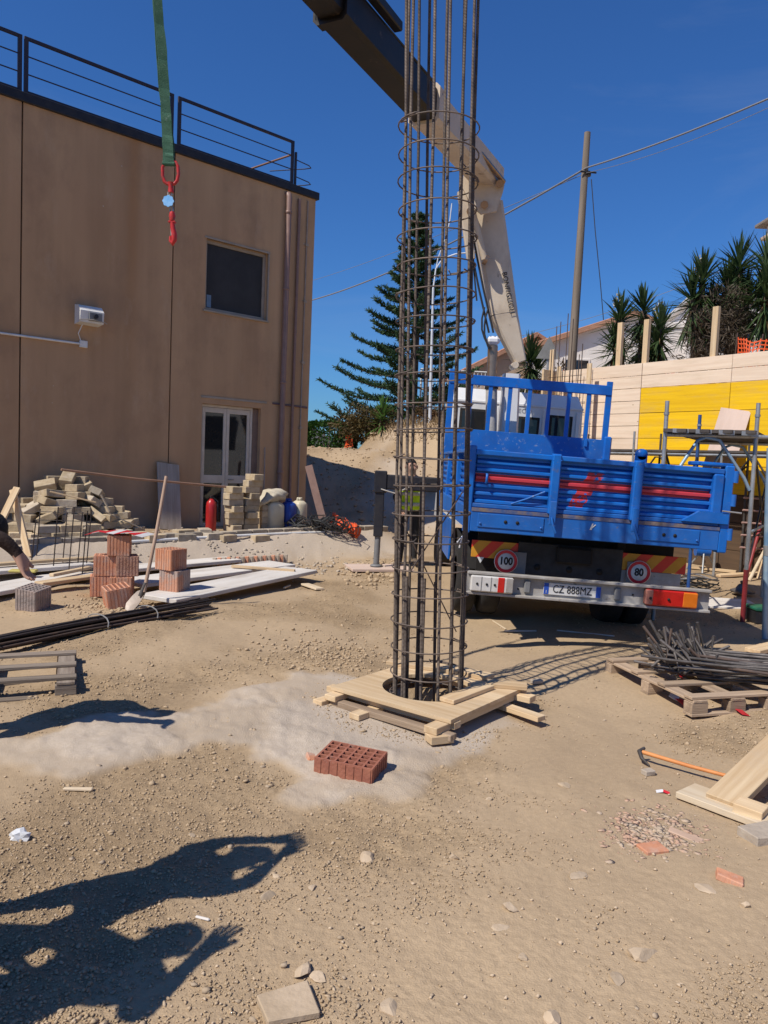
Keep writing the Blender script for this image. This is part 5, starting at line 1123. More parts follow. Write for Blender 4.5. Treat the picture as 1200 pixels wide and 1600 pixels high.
ctr = [(225, -315), (236, -140), (245, 0), (253, 80), (257, 140), (260, 190), (263, 235), (264, 256)]
pts = [S0+Vector((0, 0, .0))]+[sp(*c) for c in ctr[1:]]
pf_ = []
for i in range(len(pts)-1):
    for k in range(4): pf_.append(pts[i].lerp(pts[i+1], k/4))
pf_.append(pts[-1]); pf_ = [p-S0 for p in pf_]
ribbon('webbing', -.012, pf_, .050, .070, .75); ribbon('webbing', .012, [p+Vector((.008*math.sin(i*.35), 0, 0)) for i, p in enumerate(pf_)], .046, .068, .9)
MB().tube([pf_[-1]+Vector((-.04, 0, 0)), pf_[-1]+Vector((.04, 0, 0))], .016, 8).build('webbing_loop', sling_g, sling)
hk = thing('lifting_hook', 'red chain hook with a long link and a blue round tag under the green sling', 'lifting hook', sp(268, 380))
HO = sp(268, 380)
def h_(px, py, dy=0): return sp(px, py)-HO+Vector((0, dy, 0))
P = [h_(x, y) for x, y in [(254, 262), (254, 275), (257, 284), (262, 288), (267, 289), (273, 287), (277, 282), (279, 272), (278, 260), (274, 253), (266, 251), (258, 253)]]
MB().tube(P, .011, 8, closed=True).build('master_link', red_hook, hk)
MB().tube([h_(267, 285), h_(267, 291), h_(267, 301)], [.022, .016, .020], 8).build('swivel', red_hook, hk)
def link(a, b_, wx, dy):
    a, b_ = h_(*a), h_(*b_); L = (b_-a); c = (a+b_)/2; P = [a+(b_-a)*(.5-.5*math.cos(t))+Vector((wx*math.sin(t), dy*math.sin(t), 0)) for t in lin(0, math.pi, 7)]; P2 = [a+(b_-a)*(.5-.5*math.cos(t))-Vector((wx*math.sin(t), dy*math.sin(t), 0)) for t in lin(0, math.pi, 7)][1:-1][::-1]
    MB().tube(P+P2, .0055, 6, closed=True).build('chain_link', wire_m, hk)
link((266, 298), (265, 308), .012, 0); link((265, 305), (266, 316), 0, .012); link((268, 322), (268, 334), .010, .0)
tg_pts = [((.036+.0025*math.cos(8*a))*math.cos(a), (.036+.0025*math.cos(8*a))*math.sin(a)) for a in lin(0, 6.2832, 49)[:-1]]
MB().prism(tg_pts, .008, Matrix.Translation(h_(264.5, 316, -.02)) @ FACE_BACK).build('round_tag', tag_b, hk)
MB().tube([h_(269, 331), h_(269, 338), h_(269, 345)], [.016, .022, .016], 8).build('hook_eye', red_hook, hk)
MB().box(h_(269, 347), (.05, .03, .012), .004).build('hook_collar', red_hook, hk)
MB().tube([h_(269, 346), h_(270, 356), h_(272, 366), h_(272, 375), h_(269, 381), h_(266, 376), h_(266, 369)], [.016, .016, .019, .020, .016, .011, .006], 8).build('hook', red_hook, hk)
MB().tube([h_(267.5, 350), h_(268, 368)], .006, 6).build('safety_latch', wire_m, hk)

# ------------------------------------------------------------------ people
def person(label, loc, rz, J, mats, group=None, lean=None, hands=True, extras=None):
    """J overrides joint positions (local: facing -Y, +X is the person's left)"""
    B = dict(pelvis=(0, .0, .95), spine=(0, .01, 1.10), chest=(0, .0, 1.27), upper=(0, .0, 1.40), neck=(0, -.005, 1.50), jaw=(0, -.02, 1.585), skull=(0, -.015, 1.665), crown=(0, -.005, 1.72),
             lsh=(.18, .0, 1.405), lel=(.24, .02, 1.13), lwr=(.25, -.06, .89), lhd=(.25, -.09, .81), rsh=(-.18, .0, 1.405), rel=(-.24, .02, 1.13), rwr=(-.25, -.06, .89), rhd=(-.25, -.09, .81),
             lhp=(.095, 0, .90), lkn=(.11, -.02, .50), lan=(.12, .03, .10), lto=(.15, -.13, .045), rhp=(-.095, 0, .90), rkn=(-.11, -.02, .50), ran=(-.12, .03, .10), rto=(-.15, -.13, .045))
    B.update(J); face_ = B.pop('face', (0, -1, 0))
    rad = dict(pelvis=.15, spine=.135, chest=.155, upper=.12, neck=.058, jaw=.075, skull=.098, crown=.06, lsh=.072, lel=.048, lwr=.031, lhd=.04, rsh=.072, rel=.048, rwr=.031, rhd=.04, lhp=.098, lkn=.066, lan=.046, lto=.042, rhp=.098, rkn=.066, ran=.046, rto=.042)
    E = [('pelvis', 'spine', 1), ('spine', 'chest', 1), ('chest', 'upper', 1), ('upper', 'neck', 1), ('neck', 'jaw', 0), ('jaw', 'skull', 0), ('skull', 'crown', 0)]
    for s in 'lr': E += [('upper', s+'sh', 1), (s+'sh', s+'el', 1), (s+'el', s+'wr', 1), (s+'wr', s+'hd', 0), ('pelvis', s+'hp', 2), (s+'hp', s+'kn', 2), (s+'kn', s+'an', 2), (s+'an', s+'to', 3)]
    names = list(B); idx = {k: i for i, k in enumerate(names)}; V_ = [Vector(B[k]) for k in names]; rr = [rad[k] for k in names]; ed = [(idx[a], idx[b_]) for a, b_, _ in E]; seg = [(V_[idx[a]], V_[idx[b_]], t) for a, b_, t in E]
    # fingers
    for s in 'lr':
        w = Vector(B[s+'wr']); h = Vector(B[s+'hd']); d = (h-w).normalized(); sd = d.cross(Vector((0, 1, 0))); sd = sd.normalized() if sd.length > .2 else Vector((1, 0, 0)); nn = sd.cross(d)
        for k, ln in enumerate((.065, .078, .082, .07)):
            o = (k-1.5)*.021; p = [h+sd*o+d*.03, h+sd*o*1.15+d*(.03+ln*.5)-nn*.008, h+sd*o*1.2+d*(.03+ln*.85)-nn*.028]; last = idx[s+'hd']
            for q, r_ in zip(p, (.0105, .0095, .008)): V_.append(q); rr.append(r_); ed.append((last, len(V_)-1)); seg.append((V_[last], q, 0)); last = len(V_)-1
        last = idx[s+'hd']
        for q, r_ in ((h+sd*.045-d*.005-nn*.012, .013), (h+sd*.062+d*.03-nn*.022, .0105)): V_.append(q); rr.append(r_); ed.append((last, len(V_)-1)); seg.append((V_[last], q, 0)); last = len(V_)-1
    # nose
    sk, jw = Vector(B['skull']), Vector(B['jaw']); upv = (sk-jw).normalized(); fw_ = Vector(face_); fw_ = (fw_-upv*fw_.dot(upv)).normalized(); rt = upv.cross(fw_)
    hc = (sk+jw)/2+upv*.01
    V_.append(hc+fw_*.105-upv*.01); rr.append(.014); ed.append((idx['jaw'], len(V_)-1)); seg.append((hc, V_[-1], 0))
    me = bpy.data.meshes.new('body'); me.from_pydata([tuple(v) for v in V_], ed, []); o = bpy.data.objects.new('tmp', me); COL.objects.link(o)
    sm = o.modifiers.new('s', 'SKIN'); sm.use_smooth_shade = True
    for i, v in enumerate(me.skin_vertices[0].data): v.radius = (rr[i], rr[i]); v.use_root = (i == idx['pelvis'])
    su = o.modifiers.new('u', 'SUBSURF'); su.levels = su.render_levels = 2
    bm2 = bpy.data.meshes.new_from_object(o.evaluated_get(bpy.context.evaluated_depsgraph_get())); bpy.data.objects.remove(o); bm2.name = 'body'
    bm2.materials.clear()
    for m_ in mats[:4]: bm2.materials.append(m_)          # skin, top, trousers, boots
    A = np.array([s[0][:] for s in seg]); Bv = np.array([s[1][:] for s in seg]); ty_ = np.array([s[2] for s in seg]); AB = Bv-A; LL = (AB**2).sum(1)+1e-9
    for f in bm2.polygons:
        c = np.array(f.center); t = np.clip(((c-A)*AB).sum(1)/LL, 0, 1); d = np.linalg.norm(A+AB*t[:, None]-c, axis=1); f.material_index = int(ty_[int(np.argmin(d))]); f.use_smooth = True
    t = thing('person', label, 'person', loc, rz, group)
    obj('body', bm2, t)
    # hair cap, eyes, mouth, ears
    Mh = Matrix((rt, -fw_, upv)).transposed().to_4x4(); Mh.translation = hc
    prof = [(.092*math.sin(a), .03+.098*math.cos(a)) for a in lin(.01, 1.75, 7)]; 
    MB().lathe(prof[::-1], 16, Mh @ Matrix.Translation((0, .022, .012)) @ Matrix.Rotation(R(-16), 4, 'X') @ Matrix.Diagonal((.98, 1.08, 1.0, 1))).build('hair', mats[4], t)
    for s in (-1, 1):
        MB().ball(Mh @ Vector((s*.033, -.088, .028)), (.013, .009, .008), 8, 5).build('eye', ink, t)
        MB().ball(Mh @ Vector((s*.098, .01, .0)), (.014, .022, .034), 8, 5).build('ear', mats[0], t)
    MB().ball(Mh @ Vector((0, -.086, -.052)), (.026, .012, .007), 8, 4).build('mouth', mat('lips', (.2, .09, .07)), t)
    return t
wp = G(636, 884); wp = Vector((wp.x, wp.y, gz(wp.x, wp.y)))
wk = person('worker in dark clothes and a yellow high visibility vest standing behind the steel cage', wp, R(8), dict(lel=(.42, -.10, 1.33), lwr=(.60, -.18, 1.36), lhd=(.67, -.20, 1.37), rel=(-.25, .02, 1.14), rwr=(-.20, -.14, .96), rhd=(-.17, -.19, .90), neck=(.0, -.01, 1.50)), (skin_m, navy, dark_cl, boot_m, hair_m))
prof = [(.150, .92), (.168, 1.0), (.165, 1.12), (.185, 1.28), (.18, 1.38), (.12, 1.455)]
MB().lathe(prof, 20, Matrix.Translation((0, .005, 0)) @ Matrix.Diagonal((1.12, .98, 1, 1))).build('hivis_vest', hivis, wk)
for z, r_ in ((1.0, .171), (1.17, .178)): MB().lathe([(r_+.004, z), (r_+.008, z+.055)], 20, Matrix.Translation((0, .005, 0)) @ Matrix.Diagonal((1.12, .98, 1, 1))).build('reflective_band', reflect_m, wk)
# bent worker cut by the left edge
bp_ = G(-22, 1166); bp_ = Vector((bp_.x-.29, bp_.y, gz(bp_.x, bp_.y)))
def toL(v): return (v.y, -v.x, v.z)      # world offset -> local of a figure facing +X
def bl(px, py, dy=0): return toL(at(px, py, Y=bp_.y+dy)-bp_)
person('bent worker in dark clothes at the left edge, one arm hanging down', bp_, R(90), dict(pelvis=(0, .14, .92), spine=(0, .04, 1.03), chest=(0, -.05, 1.15), upper=(0, -.10, 1.24), neck=(0, -.16, 1.32), jaw=(0, -.22, 1.30), skull=(0, -.27, 1.27), crown=(0, -.30, 1.24), face=(0, -.5, -1),
       lhp=(.095, .13, .88), rhp=(-.095, .13, .88), lsh=(.17, -.09, 1.22), rsh=(-.17, -.09, 1.20), rel=bl(0, 838, -.16), rwr=bl(29, 866, -.12), rhd=bl(36, 884, -.12), lel=(.24, .02, .98), lwr=(.2, .0, .76), lhd=(.19, -.0, .68), lan=(.12, .03, .09), lto=(.14, -.16, .045), rto=(-.14, -.16, .045)), (skin_m, brown_cl, jean, boot_m, hair_m))
# two people standing just left of the view: their shadows cross the foreground
def caster(label, head_px, hgt, J, mats, rz):
    hp_ = at(*head_px, z=0); L = hgt/math.tan(R(SUN_EL)); x, y = hp_.x-L*math.sin(R(SUN_AZ)), hp_.y-L*math.cos(R(SUN_AZ)); p = Vector((x, y, gz(x, y)))
    t = person(label, p, rz, J, mats); bpy.context.view_layer.update(); b0 = [c for c in t.children if c.name.startswith('body')][0]
    print('caster rightmost px', max(proj(b0.matrix_world @ v.co)[0] for v in b0.data.vertices if proj(b0.matrix_world @ v.co)[1] < 1600)); return t
caster('person beyond the left edge raising both hands, casting the upper foreground shadow', (472, 1302), 2.04, dict(lel=(.19, .0, 1.60), lwr=(.085, -.02, 1.80), lhd=(.05, -.02, 1.89), rel=(-.20, .0, 1.57), rwr=(-.09, -.02, 1.78), rhd=(-.05, -.02, 1.87), lan=(.17, .03, .1), lkn=(.14, 0, .5), lto=(.2, -.13, .045), ran=(-.17, .03, .1), rkn=(-.14, 0, .5), rto=(-.2, -.13, .045)), (skin_m, navy, dark_cl, boot_m, hair_m), R(120))
caster('person in jeans beyond the left edge, hand on hip, casting the lowest foreground shadow', (288, 1462), 1.72, dict(lel=(.43, .05, 1.18), lwr=(.24, -.08, 1.02), lhd=(.17, -.10, .99), rel=(-.30, -.10, 1.16), rwr=(-.20, -.30, 1.28), rhd=(-.16, -.36, 1.33)), (skin_m, dark_cl, jean, boot_m, hair_m), R(140))
# ------------------------------------------------------------------ column cage and its timber template
zc = gz(CAGE.x, CAGE.y); zg = zc+.13
cage = thing('rebar_cage', 'tall round steel reinforcement cage for a column standing in the timber template', 'rebar cage', (CAGE.x, CAGE.y, 0), (R(.3), R(-1.5), 0))
rb_m = mat('ribbed_rebar', (.20, .16, .13), (.09, .07, .06), 7, .65, 0, metal=.3, var=.25); n, l, b = nodes_of(rb_m)
ob = [q for q in n if q.type == 'TEX_COORD'][0].outputs['Object']; wv = n.new('ShaderNodeTexWave'); wv.wave_type = 'BANDS'; wv.bands_direction = 'Z'; wv.inputs['Scale'].default_value = 34; wv.inputs['Distortion'].default_value = .6; l(ob, wv.inputs['Vector'])
bpn = n.new('ShaderNodeBump'); bpn.inputs['Strength'].default_value = .9; bpn.inputs['Distance'].default_value = .006; l(wv.outputs['Fac'], bpn.inputs['Height']); l(bpn.outputs[0], b.inputs['Normal'])
hoop_m = mat('hoop_steel', (.19, .145, .115), (.10, .08, .068), 9, .65, 0, metal=.3, var=.2); RC = .248; NB = 12; zbot = zc-.05
for i in range(NB):
    a = 6.2832*(i+.35)/NB+random.uniform(-.09, .09); x, y = RC*math.cos(a), RC*math.sin(a); h = 7.4+random.uniform(-.3, .5)
    j = [random.uniform(-.012, .012) for _ in range(6)]
    MB().tube([(x, y, zbot), (x+j[0], y+j[1], 1.6), (x*.985+j[2], y*.985+j[3], 4.0), (x*1.0+j[4]*3, y+j[5]*3, h)], .0105, 8).build('vertical_bar', rb_m, cage)
for i in range(9):
    a = 6.2832*(i+.35)/12+.10+random.uniform(-.04, .04); x, y = (RC-.004)*math.cos(a), (RC-.004)*math.sin(a); h = random.choice((.85, .95, 1.05, 1.6, 2.2))
    MB().tube([(x, y, zbot), (x+random.uniform(-.015, .015), y+random.uniform(-.015, .015), h)], .0105, 8).build('starter_bar', rb_m, cage)
# hoops
zh = [.07, .23, .42, .61, .80, .99, 1.19, 1.38, 1.58, 1.77, 1.97, 2.15, 2.35, 2.53, 2.73, 2.91, 3.11, 3.30, 3.49, 3.68, 3.86, 4.05]
for i, z in enumerate(zh):
    r_ = RC+.021+random.uniform(0, .008); tx_, ty_ = random.uniform(-.03, .03), random.uniform(-.04, .02); a0 = random.uniform(-.9, .9)+(0 if i % 3 else 3.0); P = []
    for k in range(30):
        a = a0+6.9*k/29; q = r_+.006*(k/29); P.append((q*math.cos(a), q*math.sin(a), z+q*(math.cos(a)*tx_+math.sin(a)*ty_)+.010*k/29))
    e = Vector(P[0]); P = [tuple(e*.86+Vector((0, 0, z*.14+.015)))]+P; e = Vector(P[-1]); P.append(tuple(e*.84+Vector((0, 0, z*.16+.02))))
    MB().tube(P, .0052, 6).build('hoop', hoop_m, cage)
dg = [((-.15, -.245, 1.0), (.20, -.20, 1.55)), ((.21, .12, .5), (-.2, .15, 1.3))]
for a, b_ in dg: MB().tube([a, b_], .005, 5).build('diagonal_wire', rust_bar, cage)
MB().tube([(.19, -.17, 1.16), (.205, -.175, 1.24), (.17, -.2, 1.2)], .006, 5).build('white_tie', tape_w, cage)
# template: square board with round opening on battens
tp0 = [at(*p, z=zg+.13) for p in ((509, 1085), (704, 1142), (830, 1098), (652, 1052))]
cx_, cy_ = CAGE.x, CAGE.y; e1 = (tp0[1]-tp0[0]); e1.z = 0; an = math.atan2(e1.y, e1.x)
tpl = thing('column_template', 'square timber template with a round opening on battens around the steel cage', 'formwork template', (cx_, cy_, zg+.09), an)
S = e1.length/2+.0; S2 = (tp0[2]-tp0[1]).length/2; print('template', S, S2, an)
def TT(M2=None): return tpl
RO = .335; N = 48
def ringboard(xa, xb, ya, yb, z0, z1, nm):
    """part of the board between x=xa..xb, y=ya..yb with the round hole taken out (half board)"""
    pts = []; sgn = 1 if yb > 0.01 and ya >= -.01 else -1
    arc = [(RO*math.cos(t), sgn*RO*math.sin(t)) for t in lin(0, math.pi, 22)]
    yo = yb if sgn > 0 else ya; V_ = []; F_ = []
    xs = [xb]+lin(xb*.999, xa*.999, 20)+[xa]
    out = [(xs[i], yo if 0 < i < 21 else 0+sgn*.004) for i in range(22)]
    out = [(x, yo) for x in lin(xb, xa, 22)]
    for (ix_, iy_), (ox, oy_) in zip(arc, out): V_ += [(ix_, iy_, z1), (ox, oy_, z1), (ix_, iy_, z0), (ox, oy_, z0)]
    for i in range(21):
        a, b_ = 4*i, 4*i+4; q = [(a, a+1, b_+1, b_), (a+2, b_+2, b_+3, a+3), (a, b_, b_+2, a+2), (a+1, a+3, b_+3, b_+1)]
        F_ += [tuple(f) if sgn > 0 else tuple(f[::-1]) for f in q]
    # fill triangles to the seam y=0
    k = len(V_); V_ += [(xb, sgn*.002, z1), (xb, sgn*.002, z0), (xa, sgn*.002, z1), (xa, sgn*.002, z0)]; l_ = 84
    for q in ((0, k, 1), (2, 3, k+1), (1, k, k+1, 3), (0, 2, k+1, k), (l_, l_+1, k+2), (l_+2, k+3, l_+3), (l_+1, l_+3, k+3, k+2), (l_, k+2, k+3, l_+2)): F_.append(q if sgn > 0 else q[::-1])
    return MB().add(V_, F_).build(nm, wood, tpl)
SX, SY = .51, .49
ringboard(-SX, SX, -SY, 0, .0, .026, 'ring_board'); ringboard(-SX, SX, 0, SY, .0, .026, 'ring_board')
def tb(x0, y0, x1, y1, w, t, z, m=wood): return board('batten', (x0, y0, z), (x1, y1, z), w, t, m, tpl)
tb(-.60, -.40, .52, -.42, .075, .045, -.024); tb(-.46, -.52, .56, -.53, .07, .04, -.065, wood_pallet)
tb(.44, -.62, .45, .58, .10, .045, -.026); tb(.30, -.22, .32, .30, .12, .03, .043); tb(-.44, -.58, -.45, .55, .10, .04, -.026)
tb(-.15, -.66, -.14, -.40, .09, .04, -.070); tb(-.52, -.62, -.50, -.30, .09, .04, -.070)
tb(-.55, .42, .62, .44, .10, .045, -.024); tb(-.30, .50, .22, .52, .14, .028, .041); tb(.28, .36, .54, .50, .13, .03, .042)
tb(.34, .30, .80, .22, .09, .035, -.07); tb(.44, -.64, .52, -.50, .10, .05, -.075); tb(-.60, .3, -.1, .46, .1, .03, .042)
# square stirrup sheet of short planks behind the cage
# ------------------------------------------------------------------ hollow bricks
def grid_solid(xs, ys, hole, z0, z1, M=None):
    mb = MB(); nx, ny = len(xs)-1, len(ys)-1
    S_ = lambda i, j: 0 <= i < nx and 0 <= j < ny and not hole(i, j)
    for i in range(nx):
        for j in range(ny):
            if not S_(i, j): continue
            a, b_, c, d = xs[i], xs[i+1], ys[j], ys[j+1]
            mb.add([(a, c, z1), (b_, c, z1), (b_, d, z1), (a, d, z1), (a, c, z0), (b_, c, z0), (b_, d, z0), (a, d, z0)], [(0, 1, 2, 3), (7, 6, 5, 4)]+([(4, 5, 1, 0)] if not S_(i, j-1) else [])+([(6, 7, 3, 2)] if not S_(i, j+1) else [])+([(7, 4, 0, 3)] if not S_(i-1, j) else [])+([(5, 6, 2, 1)] if not S_(i+1, j) else []), M)
    return mb
def cells(L, n, t):
    c = (L-(n+1)*t)/n; o = [-L/2]
    for i in range(n): o += [o[-1]+t, o[-1]+t+c]
    return o+[L/2]
def hollow(name, sx, sy, sz, nx, ny, t, m): 
    xs, ys = cells(sx, nx, t), cells(sy, ny, t); mb = grid_solid(xs, ys, lambda i, j: i % 2 == 1 and j % 2 == 1, 0, sz)
    # grooved flanks
    for sg in (-1, 1):
        for k in range(7): x = -sx/2+sx*(k+.5)/7; mb.bx(x-sx/22, x+sx/22, sg*sy/2-(.0 if sg > 0 else .004), sg*sy/2+(.004 if sg > 0 else 0), .004, sz-.004); y = -sy/2+sy*(k+.5)/7; mb.bx(sg*sx/2-(.0 if sg > 0 else .004), sg*sx/2+(.004 if sg > 0 else 0), y-sy/22, y+sy/22, .004, sz-.004)
    return mb.mesh(name, m)
blk_me = hollow('hollow_brick', .25, .25, .24, 5, 5, .013, clay); big_me = hollow('hollow_brick', .345, .25, .13, 6, 5, .0115, mat('dark_red_clay', (.36, .14, .085), (.28, .10, .065), 9, .9, .3, 50, wear=(.42, .30, .24), wearscale=6, wearpos=(.6, .72)))
p = G(547, 1213); tag(obj('hollow_brick', big_me, None, Matrix.Translation(p+Vector((.0, .05, -.02))) @ Euler((R(3), R(2), R(-19))).to_matrix().to_4x4()), 'dark red hollow brick lying alone in front of the timber template, open cells up', 'hollow brick')
def brick(px, py, rz, lab, me=blk_me, tilt=(0, 0), dz=0, m=None, Y=None):
    p = G(px, py) if Y is None else at(px, py, Y=Y)
    if m: me = me.copy(); me.materials[0] = m
    o = obj('hollow_brick', me, None, Matrix.Translation(p+Vector((0, 0, dz))) @ Euler((tilt[0], tilt[1], rz)).to_matrix().to_4x4()); return tag(o, lab, 'hollow brick', 'orange hollow clay bricks near the shovel')
b1 = G(150, 932); Yb = b1.y
s0 = Vector((b1.x, b1.y, b1.z))
def sb(dx, dy, dz, rz, lab, tilt=(0, 0), m=None): 
    me = blk_me
    if m: me = me.copy(); me.materials[0] = m
    return tag(obj('hollow_brick', me, None, Matrix.Translation(s0+Vector((dx, dy, dz))) @ Euler((tilt[0], tilt[1], rz)).to_matrix().to_4x4()), lab, 'hollow brick', 'orange hollow clay bricks near the shovel')
sb(.02, .12, 0, .35, 'orange hollow brick at the bottom left of the tall brick stack'); sb(.27, .10, 0, .2, 'orange hollow brick at the bottom right of the tall brick stack')
sb(.06, .13, .245, .3, 'orange hollow brick in the middle layer of the tall stack, left one'); sb(.30, .16, .245, .42, 'broken orange hollow brick in the middle layer of the tall stack, right one', m=mat('scuffed_clay', (.50, .30, .21), (.42, .22, .14), 7, .9, .3, 50))
sb(.22, .14, .49, .25, 'orange hollow brick on top of the tall stack under the red and white tape')
brick(185, 949, .55, 'orange hollow brick tilted on the soil against the tall stack', tilt=(R(4), R(-9)))
brick(52, 951, -.25, 'mortar smeared grey hollow brick standing alone on the soil at the left', m=clay_grey, tilt=(R(6), R(5)))
bq = G(268, 942); 
for k, (dx, dz, rz, lab, mm_) in enumerate(((0.0, 0, -.35, 'lower of the two stacked hollow bricks right of the shovel, one grey side', mat('half_grey_clay', (.50, .25, .16), (.40, .30, .25), 3, .9, .3, 50, pos=(.45, .52))), (-.05, .245, -.5, 'upper of the two stacked hollow bricks right of the shovel, open cells on top', None))):
    me = blk_me.copy()
    if mm_: me.materials[0] = mm_
    tag(obj('hollow_brick', me, None, Matrix.Translation(bq+Vector((dx, .12, dz+.13))) @ Matrix.Rotation(rz, 4, 'Z')), lab, 'hollow brick', 'orange hollow clay bricks near the shovel')
# tape sheet on top of the stack
tp = thing('warning_tape', 'red and white striped warning tape draped over the top of the brick stack', 'warning tape', s0+Vector((.20, .13, .735)))
for k in range(8):
    x0 = -.34+.085*k; V_ = []
    for (x, y) in ((x0, -.15), (x0+.085, -.15), (x0+.085+.05, .17), (x0+.05, .17)): V_.append((x, y, .03-.18*max(0, abs(x)-.15)**1.2+.012*math.sin(x*19+y*9)))
    V_ += [(v[0], v[1], v[2]-.004) for v in V_]
    MB().add(V_, [(0, 1, 2, 3), (7, 6, 5, 4), (0, 4, 5, 1), (1, 5, 6, 2), (2, 6, 7, 3), (3, 7, 4, 0)]).build('stripe', tape_r if k % 2 == 0 else tape_w, tp)

# ------------------------------------------------------------------ tuff blocks: heap, stack, kerb
BLK = (.30, .19, .11); v, f = cbox(*BLK, .006); tuff_me = MB().add([(x+random.uniform(-.004, .004), y+random.uniform(-.004, .004), z) for x, y, z in v], f).mesh('tuff_block', tuff)
tuff_dk = mat('tuff_stone_grey', (.42, .36, .28), (.32, .26, .19), 9, .95, .5, 40, var=.2, bdist=.01); tuff_me2 = tuff_me.copy(); tuff_me2.materials[0] = tuff_dk
def fp(u, v_, z): return FC+FD*u+FN*v_+Vector((0, 0, z))
def on_v(px, py, v_, z): 
    q = on_plane(px, py, FC+FN*v_, FN); return (q-FC).dot(FD)
def tblock(P, rz, tilt=(0, 0), lab='yellowish tuff block in the tumbled heap against the brown wall', grp='tuff blocks in the heap', me=None):
    return tag(obj('tuff_block', me or (tuff_me if random.random() < .8 else tuff_me2), None, Matrix.Translation(P) @ Euler((tilt[0], tilt[1], rz)).to_matrix().to_4x4()), lab, 'tuff block', grp)
ua, ub = on_v(30, 840, .9, 0), on_v(215, 840, .9, 0); uc = on_v(105, 800, .6, 0); zg0 = FB
hw = (ub-ua)/2; cnt = 0; placed = []
print('heap u', ua, ub, uc)
for lay in range(8):
    k = (1-lay/8.6)**.9*1.22; zz = zg0+.055+lay*.112; tries = 0; here = []
    while tries < 90 and len(here) < 30:
        tries += 1; u = random.uniform(-1, 1); q = random.uniform(-1, 1)
        if u*u+q*q > 1 or (lay < 2 and False): continue
        uu = uc+u*hw*k*(1.05 if u < 0 else 1.0)+.05; vv = .62+q*.52*k-.10*lay*.3
        if any(math.hypot(uu-a, vv-b_) < .20 for a, b_ in here): continue
        here.append((uu, vv)); tl = .0 if lay == 0 else random.choice((0, .05, .12, .3, .6)); 
        tblock(fp(uu, vv, zz+abs(math.sin(tl))*.05), FR+random.uniform(-.9, .9)+random.choice((0, 1.57)), (random.uniform(-tl, tl), random.uniform(-tl, tl)), lab='tuff block in the %s layer of the heap, %s, %s' % (('bottom', 'second', 'third', 'fourth', 'fifth', 'sixth', 'seventh', 'eighth', 'top')[lay], 'left' if uu < uc-.35*hw*k else ('right' if uu > uc+.35*hw*k else 'middle'), 'by the wall' if vv < .55 else 'facing the yard'))
# neat front rows of the heap
for r_ in range(2):
    for i in range(11):
        u = on_v(62, 850, 1.2, 0)+i*.31+.1*r_
        if u > on_v(150, 850, 1.2, 0)+.1*(1-r_): continue
        tblock(fp(u, 1.18, zg0+.045+r_*.113), FR+random.uniform(-.05, .05), lab='tuff block %s from the left in the %s course of the row before the heap' % (('one', 'two', 'three', 'four', 'five', 'six', 'seven', 'eight', 'nine', 'ten', 'eleven')[i], ('lower', 'upper')[r_]), grp='tuff blocks in the front row')
# loose blocks along the foot of the wall
for (px, py, rz, lab) in ((212, 842, .2, 'tuff block lying right of the heap near the shovel handle'), (240, 846, .1, 'second tuff block right of the heap, under the leaning plank'), (285, 838, .1, 'tuff block just right of the leaning plank'), (288, 845, -.1, 'tuff block in front of the one right of the leaning plank'), (318, 836, 1.2, 'upright tuff block left of the fire extinguisher'), (331, 843, .1, 'tuff block in front of the fire extinguisher'), (353, 846, .2, 'tuff block left of the stacked column'), (405, 846, 0, 'tuff block on the kerb in front of the sack')):
    p = G(px, py); tblock(p+Vector((0, .05, .05)), FR+rz, lab=lab, grp='loose tuff blocks along the wall')
ORD = ('first', 'second', 'third', 'fourth', 'fifth', 'sixth', 'seventh', 'eighth', 'ninth', 'tenth')
su = on_v(377, 840, .95, 0)
for lay in range(10):
    for k in range(2):
        if lay > 6+2*k: continue
        tblock(fp(su-.17+k*.33+random.uniform(-.02, .02)+(.05 if lay > 6 else 0), .95+random.uniform(-.02, .02), FB+.055+lay*.112), FR+random.uniform(-.08, .08)+(1.57 if (lay+k) % 3 == 0 else 0), lab='tuff block in the %s half of the door stack, %s layer from the ground' % (('left', 'right')[k], ORD[lay]), grp='tuff blocks in the stacked column')
for lay in range(4): tblock(fp(su+.62, .80, FB+.055+lay*.112), FR+random.uniform(-.1, .1), lab='tuff block in the shaded stack beside the sack, %s layer up' % ORD[lay], grp='tuff blocks in the short stack')
kerb = thing('kerb_edging', 'low kerb of tuff blocks edging the strip along the brown building', 'kerb', fp(0, 1.42, 0), FR)
u0, u1 = on_v(-40, 872, 1.42, 0), -.2+1.0; k = 0; u = u0
kv, kf = cbox(.31, .16, .10, .008); kme = MB().add(kv, kf).mesh('block', tuff_dk)
while u < u1:
    q = fp(u, 1.42, 0); obj('block', kme, kerb, Matrix.Translation((u, random.uniform(-.012, .012), min(gz(q.x, q.y)+.02, FB+.02))) @ Matrix.Rotation(random.uniform(-.03, .03), 4, 'Z')); u += .32; k += 1
P = [fp(on_v(a, b_, 1.60, 0), 1.60, 0) for a, b_ in ((195, 872), (300, 866), (420, 860), (540, 850))]
for q in P: q.z = gz(q.x, q.y)+.035
tag(MB().tube(P, .026, 10).build('white_pipe', white_pl), 'white plastic pipe lying along the kerb', 'pipe')
